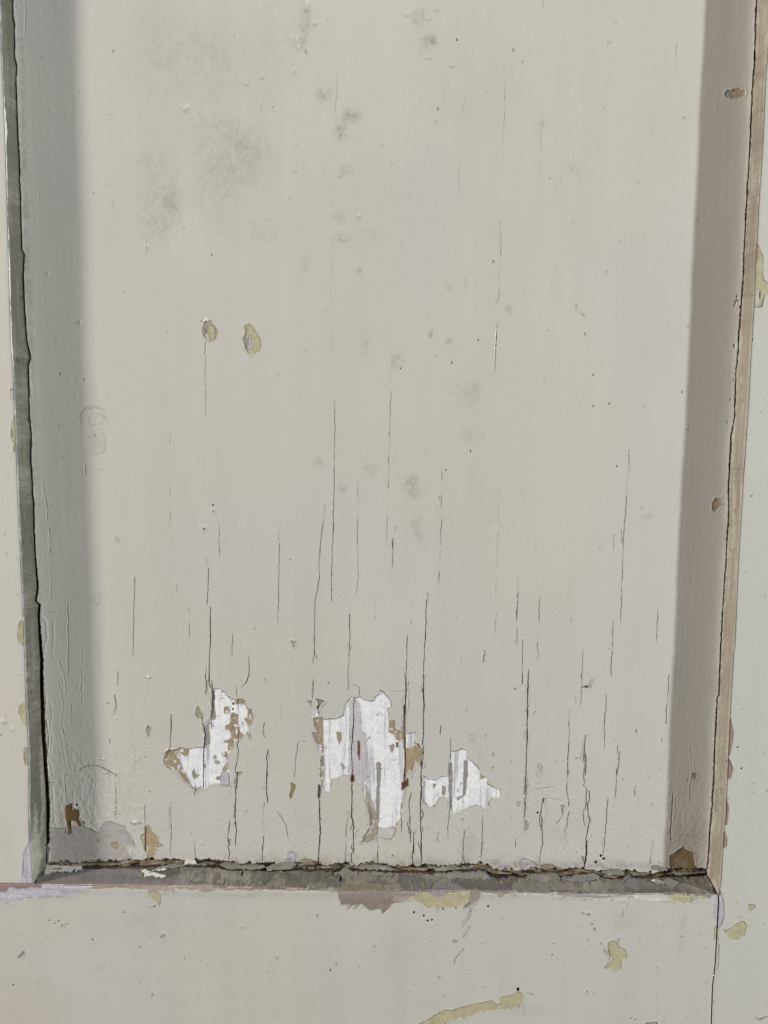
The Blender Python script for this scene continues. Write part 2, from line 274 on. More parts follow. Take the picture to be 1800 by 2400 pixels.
# every mark on the painted surfaces, some of them painted shade: (part, kind, settings, outline in door millimetres)
MARKS = json.loads(r'''[["panel","loss",{"c":"ochregrey","l":0.25,"w":0.2},[[-84.61,-111.81],[-85.19,-113.6],[-85.45,-115.4],[-85.0,-117.19],[-84.69,-117.79]]],
["panel","loss",{"c":"greystreak","l":0.25,"w":0.2},[[-69.87,-150.33],[-70.53,-150.98],[-70.82,-151.63],[-70.26,-152.27],[-69.89,-152.48]]],
["panel","loss",{"c":"greystreak","l":0.25,"w":0.2},[[-73.35,-159.23],[-73.85,-160.15],[-74.06,-161.08],[-73.66,-161.99],[-73.38,-162.3]]],
["panel","loss",{"c":"greystreak","l":0.25,"w":0.2},[[11.05,-114.37],[10.51,-115.45],[10.28,-116.52],[10.77,-117.58],[11.09,-117.93]]],
["panel","loss",{"c":"greystreak","l":0.25,"w":0.2},[[19.82,-159.94],[19.44,-161.9],[19.3,-163.87],[19.68,-165.83],[19.92,-166.48]]],
["panel","loss",{"c":"palegrey","l":0.25,"w":0.2},[[-1.52,-165.23],[-0.81,-166.87],[-0.5,-168.52],[-1.08,-170.17],[-1.47,-170.73]]],
["panel","loss",{"c":"ochre","l":0.25,"w":0.2},[[69.06,-103.09],[69.65,-104.4],[69.92,-105.71],[69.49,-107.04],[69.18,-107.48]]],
["panel","loss",{"c":"ochregrey","l":0.25,"w":0.2},[[77.72,-147.4],[77.44,-149.28],[77.36,-151.16],[77.7,-153.04],[77.91,-153.66]]],
["panel","loss",{"c":"olive","l":0.25,"w":0.2},[[113.08,-121.92],[112.52,-123.18],[112.3,-124.43],[112.88,-125.68],[113.25,-126.1]]],
["panel","loss",{"c":"ochre","l":0.25,"w":0.2},[[-15.56,-48.17],[-15.87,-49.56],[-16.0,-50.94],[-15.72,-52.32],[-15.53,-52.78]]],
["panel","loss",{"c":"ochre","l":0.25,"w":0.2},[[4.32,-12.14],[3.98,-13.85],[3.85,-15.56],[4.18,-17.27],[4.39,-17.84]]],
["panel","loss",{"c":"palegrey","l":0.25,"w":0.2},[[62.92,-44.33],[62.64,-45.4],[62.54,-46.47],[62.83,-47.54],[63.02,-47.9]]],
["panel","loss",{"c":"palegrey","l":0.25,"w":0.2},[[19.5,-83.28],[18.92,-84.26],[18.68,-85.24],[19.21,-86.21],[19.55,-86.54]]],
["panel","loss",{"c":"white","l":0.35,"w":0.22,"streak":1},[[-80.51,-85.4],[-77.19,-85.01],[-75.64,-86.1],[-74.04,-86.74],[-74.05,-88.09],[-71.63,-89.57],[-69.2,-90.3],[-68.22,-90.04],[-66.26,-89.92],[-65.05,-90.86],[-64.82,-92.77],[-63.86,-94.78],[-62.39,-95.27],[-61.28,-97.27],[-61.55,-100.31],[-62.44,-102.59],[-63.67,-102.35],[-63.58,-103.87],[-64.43,-106.41],[-66.4,-106.94],[-67.15,-108.98],[-69.12,-110.02],[-70.35,-110.03],[-70.61,-112.06],[-72.11,-114.88],[-73.36,-117.19],[-74.03,-119.75],[-73.66,-122.81],[-72.21,-125.87],[-72.28,-132.8],[-74.75,-132.57],[-79.68,-131.85],[-82.65,-132.65],[-84.4,-134.98],[-85.13,-133.96],[-86.62,-134.23],[-88.87,-136.06],[-91.54,-133.0],[-93.97,-130.71],[-95.9,-127.9],[-97.34,-125.61],[-100.54,-125.13],[-102.98,-123.88],[-104.17,-121.59],[-103.34,-116.47],[-101.6,-115.18],[-99.14,-115.41],[-97.42,-115.14],[-96.18,-114.11],[-92.26,-114.83],[-88.81,-114.19],[-85.12,-113.84],[-84.73,-102.57],[-81.51,-100.01]]],
["panel","loss",{"c":"lilac","l":0.4,"w":0.22},[[-76.9,-126.43],[-74.68,-125.64],[-72.72,-126.64],[-72.28,-132.8],[-77.21,-132.34]]],
["panel","loss",{"c":"greystreak","l":0.42,"w":0.22},[[-80.52,-86.4],[-79.54,-85.89],[-79.64,-94.44],[-78.92,-99.98],[-80.69,-100.5],[-80.94,-92.94]]],
["panel","loss",{"c":"greystreak","l":0.42,"w":0.22},[[-84.25,-103.07],[-82.18,-102.04],[-82.3,-112.44],[-84.27,-112.71]]],
["panel","loss",{"c":"ochre","l":0.2,"w":0.15},[[-74.94,-93.88],[-71.91,-93.25],[-72.17,-95.12],[-72.92,-97.14],[-75.27,-97.17]]],
["panel","loss",{"c":"ochre","l":0.2,"w":0.15},[[-71.95,-97.38],[-69.98,-96.61],[-68.52,-97.6],[-68.56,-101.9],[-67.35,-102.9],[-67.62,-106.19],[-66.4,-106.94],[-67.15,-108.98],[-69.12,-110.02],[-70.49,-109.27],[-70.82,-107.49],[-72.64,-108.53],[-72.51,-104.98],[-74.47,-105.0],[-74.7,-103.22],[-72.24,-102.19]]],
["panel","loss",{"c":"ochre","l":0.2,"w":0.15},[[-75.41,-110.59],[-73.29,-110.06],[-70.82,-108.0],[-70.5,-110.03],[-70.62,-112.57],[-72.11,-114.88],[-73.35,-115.91],[-73.58,-114.13],[-73.06,-111.58],[-75.02,-111.35]]],
["panel","loss",{"c":"ochre","l":0.2,"w":0.15},[[-76.55,-116.71],[-74.58,-115.77],[-73.36,-116.68],[-73.87,-118.72],[-76.57,-117.99]]],
["panel","loss",{"c":"ochre","l":0.2,"w":0.15},[[-80.26,-118.28],[-79.02,-117.5],[-79.05,-120.31],[-77.09,-121.06],[-78.09,-122.45],[-79.8,-121.59]]],
["panel","loss",{"c":"ochre","l":0.2,"w":0.15},[[-74.89,-122.82],[-73.41,-122.04],[-73.43,-124.09],[-74.43,-125.89],[-76.4,-125.14],[-75.64,-123.6]]],
["panel","loss",{"c":"ochre","l":0.2,"w":0.15},[[-72.85,-89.59],[-69.2,-90.3],[-66.26,-89.92],[-65.05,-90.86],[-65.31,-92.78],[-67.5,-92.05],[-70.44,-92.83],[-71.41,-91.83]]],
["panel","loss",{"c":"ochre","l":0.2,"w":0.15},[[-63.62,-95.28],[-62.39,-95.27],[-61.28,-97.27],[-61.55,-100.31],[-62.44,-102.59],[-63.67,-102.35],[-65.6,-99.34],[-64.87,-99.08],[-63.89,-99.32]]],
["panel","loss",{"c":"ochre","l":0.2,"w":0.15},[[-101.6,-115.18],[-99.14,-115.41],[-97.42,-115.14],[-96.18,-114.11],[-92.26,-114.83],[-92.05,-117.38],[-93.79,-118.42],[-96.22,-116.91],[-96.98,-118.45],[-96.3,-122.02],[-94.87,-125.07],[-93.91,-126.6],[-92.24,-130.18],[-91.54,-133.0],[-93.97,-130.71],[-95.9,-127.9],[-97.34,-125.61],[-100.54,-125.13],[-102.98,-123.88],[-104.17,-121.59],[-103.34,-116.47]]],
["panel","loss",{"c":"ochre","l":0.2,"w":0.15},[[-91.53,-132.74],[-89.33,-133.75],[-86.61,-133.46],[-86.62,-134.23],[-88.87,-136.06]]],
["panel","loss",{"c":"ochre","l":0.2,"w":0.15},[[-79.14,-128.5],[-77.41,-127.97],[-77.43,-130.03],[-79.16,-129.79]]],
["panel","loss",{"c":"wood","l":0.3,"w":0.1,"a":0.55},[[-71.84,-96.88],[-70.37,-96.61],[-70.18,-107.99],[-72.05,-108.78],[-71.51,-102.94]]],
["panel","loss",{"c":"greystreak","l":0.3,"w":0.1},[[-90.56,-126.57],[-89.83,-124.25],[-89.24,-127.84],[-87.52,-128.08],[-90.02,-130.15]]],
["panel","loss",{"c":"ochregrey","l":0.2,"w":0.1},[[-87.55,-93.61],[-86.58,-94.51],[-86.12,-96.77],[-85.15,-97.52],[-85.18,-99.79],[-87.14,-99.56],[-88.49,-98.06],[-88.3,-95.03]]],
["panel","loss",{"c":"olive","l":0.25,"w":0.1},[[-43.64,-130.71],[-42.16,-131.46],[-41.07,-132.22],[-41.42,-134.29],[-42.91,-138.94],[-43.9,-139.21],[-44.24,-137.41],[-43.15,-133.79]]],
["panel","loss",{"c":"ochregrey","l":0.2,"w":0.1},[[-69.26,-125.84],[-66.55,-125.81],[-68.29,-128.39],[-69.31,-131.48],[-70.07,-134.58],[-70.54,-130.98]]],
["panel","loss",{"c":"white","l":0.35,"w":0.22,"streak":1},[[-13.34,-88.79],[-10.6,-88.45],[-9.07,-89.69],[-5.4,-90.28],[-4.06,-90.26],[-3.59,-88.37],[-1.77,-87.1],[-1.06,-84.71],[0.97,-86.13],[2.51,-88.31],[4.37,-90.49],[4.4,-93.01],[2.57,-93.66],[3.52,-96.49],[3.86,-99.95],[5.7,-99.94],[6.45,-101.19],[6.35,-103.41],[6.98,-104.67],[9.43,-104.96],[9.7,-102.11],[9.34,-97.69],[10.2,-92.64],[11.21,-90.74],[11.36,-102.09],[11.9,-106.2],[16.18,-105.53],[15.92,-108.38],[15.65,-110.93],[17.8,-111.22],[19.37,-113.43],[19.37,-122.05],[17.63,-120.47],[16.07,-119.08],[15.22,-124.01],[12.46,-125.32],[11.56,-126.93],[11.62,-131.43],[11.36,-135.93],[10.19,-141.11],[9.97,-147.58],[8.14,-150.2],[6.62,-152.81],[7.26,-154.43],[5.13,-159.01],[1.4,-158.73],[-1.71,-158.76],[-5.43,-160.1],[-9.46,-160.8],[-5.79,-153.59],[-5.19,-150.98],[-5.86,-145.8],[-7.45,-140.0],[-8.42,-134.85],[-8.76,-130.67],[-14.0,-130.4],[-14.64,-127.2],[-18.34,-127.11],[-20.49,-127.9],[-23.88,-129.54],[-24.48,-134.69],[-27.26,-135.04],[-28.5,-132.48],[-29.43,-128.64],[-29.75,-124.15],[-29.45,-117.76],[-29.77,-115.21],[-31.0,-112.68],[-31.93,-104.43],[-32.55,-100.64],[-33.16,-98.12],[-31.64,-95.58],[-30.42,-92.11],[-31.95,-89.92],[-27.37,-90.82],[-29.5,-93.04],[-29.5,-96.82],[-27.96,-98.39],[-27.04,-99.64],[-22.76,-99.28],[-18.49,-97.66],[-17.6,-92.61],[-14.57,-88.49]]],
["panel","loss",{"c":"greylilac","l":0.42,"w":0.25,"a":0.62},[[-15.47,-90.38],[-12.73,-88.78],[-10.26,-92.84],[-9.57,-104.84],[-7.1,-106.72],[-6.98,-121.36],[-7.53,-130.34],[-14.0,-130.4],[-13.19,-112.49],[-15.37,-107.43]]],
["panel","loss",{"c":"greystreak","l":0.42,"w":0.2},[[-2.37,-120.67],[-0.53,-120.66],[-0.44,-128.98],[-0.91,-144.46],[-1.27,-152.89],[-2.37,-140.59],[-1.97,-130.92]]],
["panel","loss",{"c":"greylilac","l":0.42,"w":0.3,"a":0.6},[[-15.37,-107.43],[-13.53,-107.42],[-14.02,-127.2],[-15.88,-125.29]]],
["panel","loss",{"c":"greystreak","l":0.4,"w":0.3,"a":0.7},[[-8.14,-130.99],[-5.95,-134.18],[-2.46,-144.47],[-2.43,-148.36],[-5.87,-144.51]]],
["panel","loss",{"c":"ochre","l":0.2,"w":0.22},[[3.56,-99.96],[5.7,-99.94],[6.45,-101.19],[6.35,-103.41],[6.98,-104.67],[9.43,-104.96],[11.41,-106.53],[11.5,-113.2],[14.45,-113.17],[15.65,-110.93],[17.8,-111.22],[19.37,-113.43],[19.37,-122.05],[17.63,-120.47],[16.07,-119.08],[15.22,-124.01],[12.46,-125.32],[11.43,-126.61],[11.09,-114.79],[9.49,-109.72],[7.03,-109.11],[5.77,-106.58],[3.31,-105.34]]],
["panel","loss",{"c":"ochregrey","l":0.2,"w":0.22},[[-32.86,-98.75],[-29.49,-98.09],[-27.96,-99.02],[-27.95,-105.03],[-27.49,-115.19],[-27.29,-121.57],[-27.58,-127.98],[-28.19,-132.48],[-29.43,-128.64],[-29.75,-124.15],[-29.15,-117.76],[-29.77,-115.21],[-30.39,-111.4],[-30.4,-106.95],[-32.24,-102.54]]],
["panel","loss",{"c":"ochre","l":0.22,"w":0.3},[[-32.37,-99.06],[-28.08,-99.33],[-28.19,-104.4],[-27.93,-112.65],[-30.39,-111.4],[-31.01,-105.06]]],
["panel","loss",{"c":"ochregrey","l":0.2,"w":0.22},[[-7.49,-135.48],[-5.63,-136.11],[-4.95,-142.56],[-2.45,-145.77],[-1.27,-152.89],[-1.71,-158.76],[-5.43,-160.1],[-9.46,-160.8],[-5.79,-153.59],[-5.19,-150.98],[-5.86,-145.8],[-7.45,-140.0]]],
["panel","loss",{"c":"palegrey","l":0.22,"w":0.4},[[-1.14,-152.89],[1.35,-153.52],[6.31,-152.82],[7.26,-154.43],[5.13,-159.01],[1.4,-158.73],[-1.4,-158.75]]],
["panel","loss",{"c":"redwood","l":0.6,"w":0.2,"a":0.8},[[10.2,-92.64],[11.21,-90.42],[11.41,-106.53],[11.68,-117.34],[11.81,-127.57],[10.54,-134.33],[10.16,-133.69],[10.55,-130.15],[11.17,-121.17],[10.91,-114.8],[10.46,-108.44],[10.01,-102.11]]],
["panel","loss",{"c":"ochre","l":0.3,"w":0.15},[[-21.82,-105.6],[-19.37,-105.89],[-19.04,-108.74],[-20.26,-111.93],[-21.19,-108.76]]],
["panel","loss",{"c":"redwood","l":0.5,"w":0.1},[[-11.37,-109.93],[-10.38,-110.56],[-10.23,-115.01],[-10.56,-119.8],[-11.45,-116.3]]],
["panel","loss",{"c":"ochregrey","l":0.3,"w":0.12},[[-19.29,-120.85],[-18.36,-122.76],[-17.13,-123.38],[-18.66,-124.36]]],
["panel","loss",{"c":"redwood","l":0.4,"w":0.15},[[9.76,-130.8],[12.81,-128.52],[12.98,-132.06],[9.8,-134.34]]],
["panel","loss",{"c":"redwood","l":0.5,"w":0.12},[[-14.64,-126.88],[-12.98,-126.86],[-12.96,-130.26],[-14.62,-130.28]]],
["panel","loss",{"c":"ochregrey","l":0.3,"w":0.15},[[3.69,-112.32],[5.83,-111.35],[5.56,-114.85],[4.65,-115.5]]],
["panel","loss",{"c":"redwood","l":0.4,"w":0.1},[[7.05,-110.38],[7.97,-110.37],[8.0,-112.91],[7.2,-112.92]]],
["panel","loss",{"c":"white","l":0.35,"w":0.22,"streak":1},[[19.88,-126.85],[21.12,-127.48],[22.07,-128.75],[26.39,-129.03],[28.83,-127.4],[32.22,-127.36],[32.4,-120.32],[33.22,-114.89],[36.58,-114.21],[38.72,-113.56],[40.89,-114.49],[40.96,-118.0],[42.84,-119.25],[45.98,-122.1],[47.26,-124.32],[47.93,-126.56],[51.04,-127.81],[50.8,-130.7],[54.24,-132.6],[57.35,-133.53],[57.13,-137.08],[53.12,-137.44],[51.94,-140.04],[52.61,-141.97],[50.17,-143.61],[49.22,-142.65],[46.09,-141.06],[43.32,-142.06],[39.64,-143.39],[38.73,-144.7],[34.72,-145.26],[33.14,-143.78],[32.84,-137.65],[30.24,-137.35],[28.08,-137.7],[26.28,-140.94],[25.99,-142.24],[23.53,-142.91],[21.32,-140.35],[20.08,-140.04]]],
["panel","loss",{"c":"greystreak","l":0.42,"w":0.15},[[32.1,-120.96],[33.63,-120.31],[34.17,-126.06],[33.86,-138.93],[34.08,-144.1],[32.94,-142.82]]],
["panel","loss",{"c":"greystreak","l":0.42,"w":0.15},[[39.46,-119.61],[41.11,-118.95],[41.16,-127.27],[40.54,-136.28],[37.07,-138.9],[36.74,-137.93],[39.5,-136.61]]],
["panel","loss",{"c":"ochre","l":0.2,"w":0.1},[[47.01,-126.89],[48.85,-126.55],[48.89,-128.16],[47.36,-128.62]]],
["panel","loss",{"c":"greystreak","l":0.4,"w":0.1},[[24.88,-130.97],[26.43,-131.28],[25.22,-133.22]]],
["panel","loss",{"c":"ochregrey","l":0.4,"w":0.15},[[29.4,-131.89],[30.89,-132.52],[30.66,-136.7],[29.49,-136.72]]],
["panel","loss",{"c":"ochregrey","l":0.2,"w":0.1},[[-35.61,-90.59],[-33.17,-90.25],[-33.47,-93.08]]],
["panel","loss",{"c":"greystreak","l":0.3,"w":0.1},[[-31.65,-89.29],[-27.07,-90.5],[-29.5,-93.04]]],
["panel","loss",{"c":"greystreak","l":0.3,"w":0.1},[[-33.46,-106.03],[-30.4,-106.32],[-30.69,-111.4],[-31.92,-109.51]]],
["panel","loss",{"c":"greystreak","l":0.5,"w":0.1},[[-30.48,-131.86],[-28.81,-132.48],[-29.1,-138.93],[-30.34,-138.62]]],
["panel","loss",{"c":"ochregrey","l":0.2,"w":0.1},[[69.08,-148.28],[70.97,-149.55],[71.65,-151.5],[70.78,-153.46],[69.36,-153.99]]],
["panel","loss",{"c":"bluegrey","l":0.12,"w":0.1,"a":0.5},[[95.67,-107.88],[97.07,-107.55],[96.99,-113.91],[98.01,-116.45],[97.92,-119.01],[96.28,-119.66],[94.79,-117.76],[95.44,-113.29]]],
["panel","loss",{"c":"bluegrey","l":0.12,"w":0.1,"a":0.65},[[74.46,-120.85],[75.97,-120.0],[76.95,-121.78],[76.74,-124.98],[75.53,-125.77]]],
["panel","loss",{"c":"bluegrey","l":0.1,"w":0.2,"a":0.45},[[41.33,-106.22],[43.77,-105.69],[44.92,-107.77],[43.99,-109.88],[41.52,-109.52]]],
["panel","loss",{"c":"bluegrey","l":0.1,"w":0.1,"a":0.5},[[-16.39,-145.26],[-14.22,-145.56],[-14.21,-147.51],[-16.38,-147.53]]],
["panel","loss",{"c":"bluegrey","l":0.1,"w":0.1,"a":0.5},[[14.38,-153.38],[17.5,-154.0],[16.58,-155.31],[14.41,-155.66]]],
["panel","loss",{"c":"bluegrey","l":0.1,"w":0.1,"a":0.5},[[-16.16,-77.23],[-14.5,-79.09],[-15.22,-81.91],[-16.25,-81.61]]],
["panel","loss",{"c":"bluegrey","l":0.1,"w":0.1,"a":0.45},[[-12.79,-155.61],[-11.05,-155.92],[-11.35,-158.2],[-12.77,-158.87]]],
["panel","loss",{"c":"greystreak","l":0.2,"w":0.1,"a":0.7},[[86.5,-140.65],[88.06,-140.96],[88.24,-142.57],[86.9,-143.43]]],
["panel","loss",{"c":"greystreak","l":0.2,"w":0.1,"a":0.6},[[65.12,-139.58],[67.28,-139.23],[66.55,-142.15],[65.48,-141.51]]],
["panel","loss",{"c":"ochregrey","l":0.2,"w":0.1,"a":0.7},[[77.43,-137.52],[78.98,-137.5],[78.25,-140.09]]],
["panel","loss",{"c":"ochregrey","l":0.2,"w":0.1},[[89.02,-123.58],[90.08,-123.89],[89.9,-125.81],[89.1,-125.82]]],
["panel","loss",{"c":"olive","l":0.2,"w":0.1,"a":0.8},[[149.25,-123.92],[151.32,-124.54],[150.85,-127.43],[149.27,-126.81]]],
["panel","loss",{"c":"darkochre","l":0.35,"w":0.3},[[140.31,-165.8],[143.03,-164.14],[146.33,-161.49],[148.6,-163.43],[151.44,-164.05],[151.9,-166.99],[152.69,-170.27],[156.01,-174.18],[151.6,-173.57],[145.98,-173.62],[140.96,-173.02]]],
["panel","loss",{"c":"ochregrey","l":0.3,"w":0.3,"a":0.6},[[145.76,-169.03],[148.85,-168.34],[149.63,-171.61],[146.51,-171.64]]],
["panel","loss",{"c":"ochregrey","l":0.3,"w":0.3,"a":0.5},[[142.55,-167.09],[145.04,-167.06],[144.86,-169.69],[142.67,-169.71]]],
["panel","loss",{"c":"lilac","l":0.3,"w":0.2},[[67.81,-169.82],[69.64,-168.16],[72.77,-168.79],[76.29,-171.71],[76.65,-173.35],[67.91,-173.43]]],
["panel","loss",{"c":"darkochre","l":0.4,"w":0.3},[[77.54,-171.69],[81.56,-170.67],[87.25,-172.91],[91.04,-174.18],[91.11,-176.16],[77.31,-174.33]]],
["panel","loss",{"c":"olive","l":0.3,"w":0.25},[[-37.77,-169.59],[-35.9,-169.24],[-30.6,-170.5],[-30.9,-173.46],[-37.77,-173.2]]],
["panel","loss",{"c":"lilac","l":0.3,"w":0.15},[[-44.7,-166.86],[-42.83,-166.18],[-40.65,-167.14],[-41.28,-171.41],[-45.02,-170.79]]],
["panel","loss",{"c":"lilacgrime","l":0.24,"w":0.55,"a":0.82},[[-159.59,-154.8],[-156.62,-155.03],[-152.13,-154.2],[-151.74,-157.84],[-149.77,-158.34],[-149.15,-154.17],[-144.66,-153.34],[-139.75,-155.37],[-136.8,-156.65],[-134.24,-153.5],[-133.19,-151.41],[-130.22,-151.48],[-125.3,-153.15],[-122.38,-155.98],[-119.52,-161.16],[-118.58,-163.76],[-122.57,-164.07],[-122.94,-164.42],[-122.03,-168.07],[-119.59,-170.67],[-123.14,-173.07],[-124.67,-174.66],[-159.62,-175.02],[-160.37,-167.42]]],
["panel","loss",{"c":"brown","l":0.45,"w":0.12},[[-152.05,-143.57],[-148.8,-142.5],[-149.02,-146.38],[-147.89,-145.08],[-145.68,-145.83],[-145.82,-150.5],[-144.66,-153.6],[-145.92,-154.24],[-147.33,-151.55],[-149.55,-151.06],[-149.5,-157.82],[-151.26,-158.36],[-151.6,-153.15],[-152.25,-150.05]]],
["panel","loss",{"c":"ochre","l":0.3,"w":0.15},[[-130.49,-162.32],[-127.49,-162.03],[-126.79,-163.85],[-128.33,-165.69],[-130.04,-164.4]]],
["panel","loss",{"c":"ochregrey","l":0.3,"w":0.15},[[-138.39,-160.31],[-135.93,-161.33],[-136.96,-162.38]]],
["panel","loss",{"c":"olive","l":0.2,"w":0.1},[[-144.37,-152.04],[-143.36,-151.25],[-142.55,-152.54],[-143.66,-153.07]]],
["panel","loss",{"c":"tan","l":0.2,"w":0.15},[[-115.97,-158.0],[-113.46,-156.93],[-113.13,-153.02],[-111.65,-153.01],[-110.47,-156.38],[-107.29,-158.95],[-107.1,-162.08],[-104.88,-163.1],[-107.4,-164.7],[-109.54,-166.37],[-109.08,-168.46],[-110.14,-171.62],[-112.63,-171.65],[-113.3,-167.72],[-112.52,-165.88],[-114.15,-166.33],[-116.0,-159.56]]],
["panel","loss",{"c":"brown","l":0.6,"w":0.05},[[-113.99,-153.81],[-113.25,-153.8],[-113.5,-166.33],[-114.25,-166.34]]],
["panel","loss",{"c":"greystreak","l":0.25,"w":0.08,"a":0.8},[[-111.64,-103.25],[-109.71,-104.75],[-111.03,-109.32],[-112.42,-105.53]]],
["panel","loss",{"c":"ochregrey","l":0.22,"w":0.12},[[-81.6,85.61],[-79.51,84.95],[-77.85,83.87],[-76.75,82.51],[-75.93,81.15],[-76.37,79.22],[-77.51,77.29],[-79.62,76.3],[-81.28,77.52],[-82.66,79.43],[-83.19,81.62],[-82.6,83.82]]],
["panel","loss",{"c":"greystreak","l":0.25,"w":0.12,"a":0.5},[[-82.32,84.1],[-81.2,84.11],[-80.81,81.92],[-81.24,81.09],[-82.35,81.63]]],
["panel","loss",{"c":"yellowgrey","l":0.22,"w":0.12,"a":0.8},[[-80.64,83.84],[-78.14,83.59],[-77.18,81.96],[-77.07,79.21],[-78.49,77.28],[-80.15,78.91]]],
["panel","loss",{"c":"yellowgrey","l":0.22,"w":0.12},[[-64.04,83.46],[-63.06,84.43],[-61.94,84.72],[-60.82,84.32],[-60.0,82.96],[-58.61,80.78],[-57.23,78.32],[-56.54,77.23],[-56.55,74.47],[-56.98,72.68],[-58.95,71.69],[-60.91,70.98],[-62.31,71.8],[-63.7,73.3],[-64.37,76.6],[-64.92,77.97],[-63.93,79.35],[-63.5,81.28]]],
["panel","loss",{"c":"lilac","l":0.35,"w":0.12},[[-61.97,79.92],[-61.0,79.38],[-61.04,73.33],[-62.58,73.31],[-62.41,76.89]]],
["panel","loss",{"c":"greystreak","l":0.25,"w":0.12,"a":0.6},[[-64.5,77.97],[-62.54,79.09],[-62.44,73.31],[-63.7,73.3]]],
["panel","loss",{"c":"ochregrey","l":0.25,"w":0.12,"a":0.6},[[-63.9,82.92],[-62.23,82.93],[-62.53,79.64],[-63.93,79.35]]],
["panel","loss",{"c":"bluegrey","l":0.15,"w":0.08,"a":0.7},[[-125.04,-12.68],[-122.92,-13.74],[-122.65,-15.91],[-124.57,-15.39]]],
["panel","loss",{"c":"greystreak","l":0.2,"w":0.08,"a":0.7},[[-43.41,-61.3],[-40.68,-61.82],[-41.56,-64.62]]],
["panel","loss",{"c":"bluegrey","l":0.15,"w":0.05,"a":0.7},[[47.12,-68.18],[48.4,-66.49],[48.28,-70.97],[47.19,-71.21]]],
["panel","loss",{"c":"bluegrey","l":0.15,"w":0.05,"a":0.7},[[87.78,-49.18],[88.87,-49.17],[88.95,-51.61],[87.86,-51.62]]],
["panel","loss",{"c":"ochre","l":0.22,"w":0.1},[[151.99,5.8],[153.17,7.75],[155.63,7.77],[156.51,5.31],[154.81,3.14],[153.5,1.51],[151.94,2.58]]],
["panel","loss",{"c":"tan","l":0.22,"w":0.08},[[149.85,187.14],[152.13,188.18],[154.21,188.88],[155.12,187.6],[156.61,187.62],[156.92,185.8],[155.7,184.98],[152.57,184.06],[150.2,184.72]]],
["panel","loss",{"c":"bluegrey","l":0.15,"w":0.05},[[147.66,186.11],[148.57,187.33],[150.23,187.96],[150.19,184.92],[148.7,184.91]]],
["panel","loss",{"c":"greystreak","l":0.1,"w":0.05,"a":0.6},[[85.25,95.49],[86.2,95.3],[86.08,92.64],[85.34,92.94]]],
["panel","loss",{"c":"greystreak","l":0.1,"w":0.05,"a":0.5},[[87.36,91.94],[89.82,90.43],[89.22,89.6]]],
["panel","crack",{"c":"crack","w":0.204,"d":1.2},[[-80.56,-80.89],[-80.61,-85.4],[-81.03,-100.0],[-80.98,-104.56]]],
["panel","crack",{"c":"crack","w":0.296,"d":1.2},[[-84.73,-102.57],[-84.31,-108.14],[-84.83,-118.32],[-85.14,-134.22]]],
["panel","crack",{"c":"crack","w":0.136,"d":1.2},[[-68.36,-90.04],[-68.45,-99.87],[-68.53,-110.01]]],
["panel","crack",{"c":"crack","w":0.205,"d":1.2},[[-68.53,-110.01],[-69.14,-112.56],[-68.43,-115.61],[-68.97,-120.72],[-69.48,-123.28],[-69.85,-126.36]]],
["panel","crack",{"c":"crack","w":0.321,"d":1.2},[[-69.93,-135.09],[-69.99,-141.8],[-70.41,-144.91],[-69.87,-150.61],[-70.07,-162.59]]],
["panel","crack",{"c":"crack","w":0.252,"d":1.2},[[-69.26,-126.35],[-69.31,-131.48],[-70.08,-135.61]]],
["panel","crack",{"c":"crack","w":0.32,"d":1.2},[[-54.42,-114.7],[-54.83,-118.02],[-54.46,-123.13],[-54.73,-128.25],[-54.87,-135.97],[-54.54,-141.13]]],
["panel","crack",{"c":"crack","w":0.277,"d":1.2},[[-72.94,-150.64],[-73.5,-156.89],[-73.31,-162.57],[-73.94,-163.88],[-73.05,-167.8],[-73.27,-171.41]]],
["panel","crack",{"c":"crack","w":0.115,"d":1.2},[[-71.79,-133.05],[-72.3,-135.12],[-73.06,-137.19]]],
["panel","crack",{"c":"crack","w":0.114,"d":1.2},[[-100.32,-98.18],[-100.82,-112.88]]],
["panel","crack",{"c":"crack","w":0.147,"d":1.2},[[-83.44,-77.92],[-83.66,-87.94]]],
["panel","crack",{"c":"crack","w":0.114,"d":1.2},[[-55.92,-101.26],[-56.58,-105.83],[-55.77,-108.86]]],
["panel","crack",{"c":"crack","w":0.114,"d":1.2},[[-63.21,-106.4],[-62.24,-108.93]]],
["panel","crack",{"c":"crack","w":0.136,"d":1.2},[[-63.1,-77.71],[-64.5,-82.23],[-66.22,-84.0]]],
["panel","crack",{"c":"crack","w":0.113,"d":1.2},[[-55.72,-79.64],[-54.75,-81.38]]],
["panel","crack",{"c":"crack","w":0.092,"d":1.2},[[-89.3,-131.69],[-89.63,-137.87]]],
["panel","crack",{"c":"crack","w":0.295,"d":1.2},[[-13.34,-88.79],[-13.56,-102.35],[-14.11,-112.5],[-14.02,-127.2],[-14.1,-134.26],[-14.13,-140.71],[-14.33,-147.83],[-13.26,-151.07],[-13.41,-156.92],[-12.98,-165.41],[-14.09,-166.73],[-14.19,-170.66],[-13.44,-171.64]]],
["panel","crack",{"c":"crack","w":0.271,"d":1.2},[[10.91,-76.96],[11.12,-83.83],[11.21,-90.74]]],
["panel","crack",{"c":"crack","w":0.171,"d":1.2},[[10.7,-108.44],[11.13,-117.34],[11.07,-127.58]]],
["panel","crack",{"c":"crack","w":0.161,"d":1.2},[[9.88,-140.47],[9.97,-147.58],[9.94,-155.38]]],
["panel","crack",{"c":"crack","w":0.283,"d":1.2},[[19.54,-76.87],[19.55,-85.0],[19.9,-100.11],[19.84,-112.16],[19.61,-121.09],[18.93,-124.94],[19.03,-140.37],[19.23,-153.33],[19.91,-157.23],[19.86,-166.38],[19.75,-171.63]]],
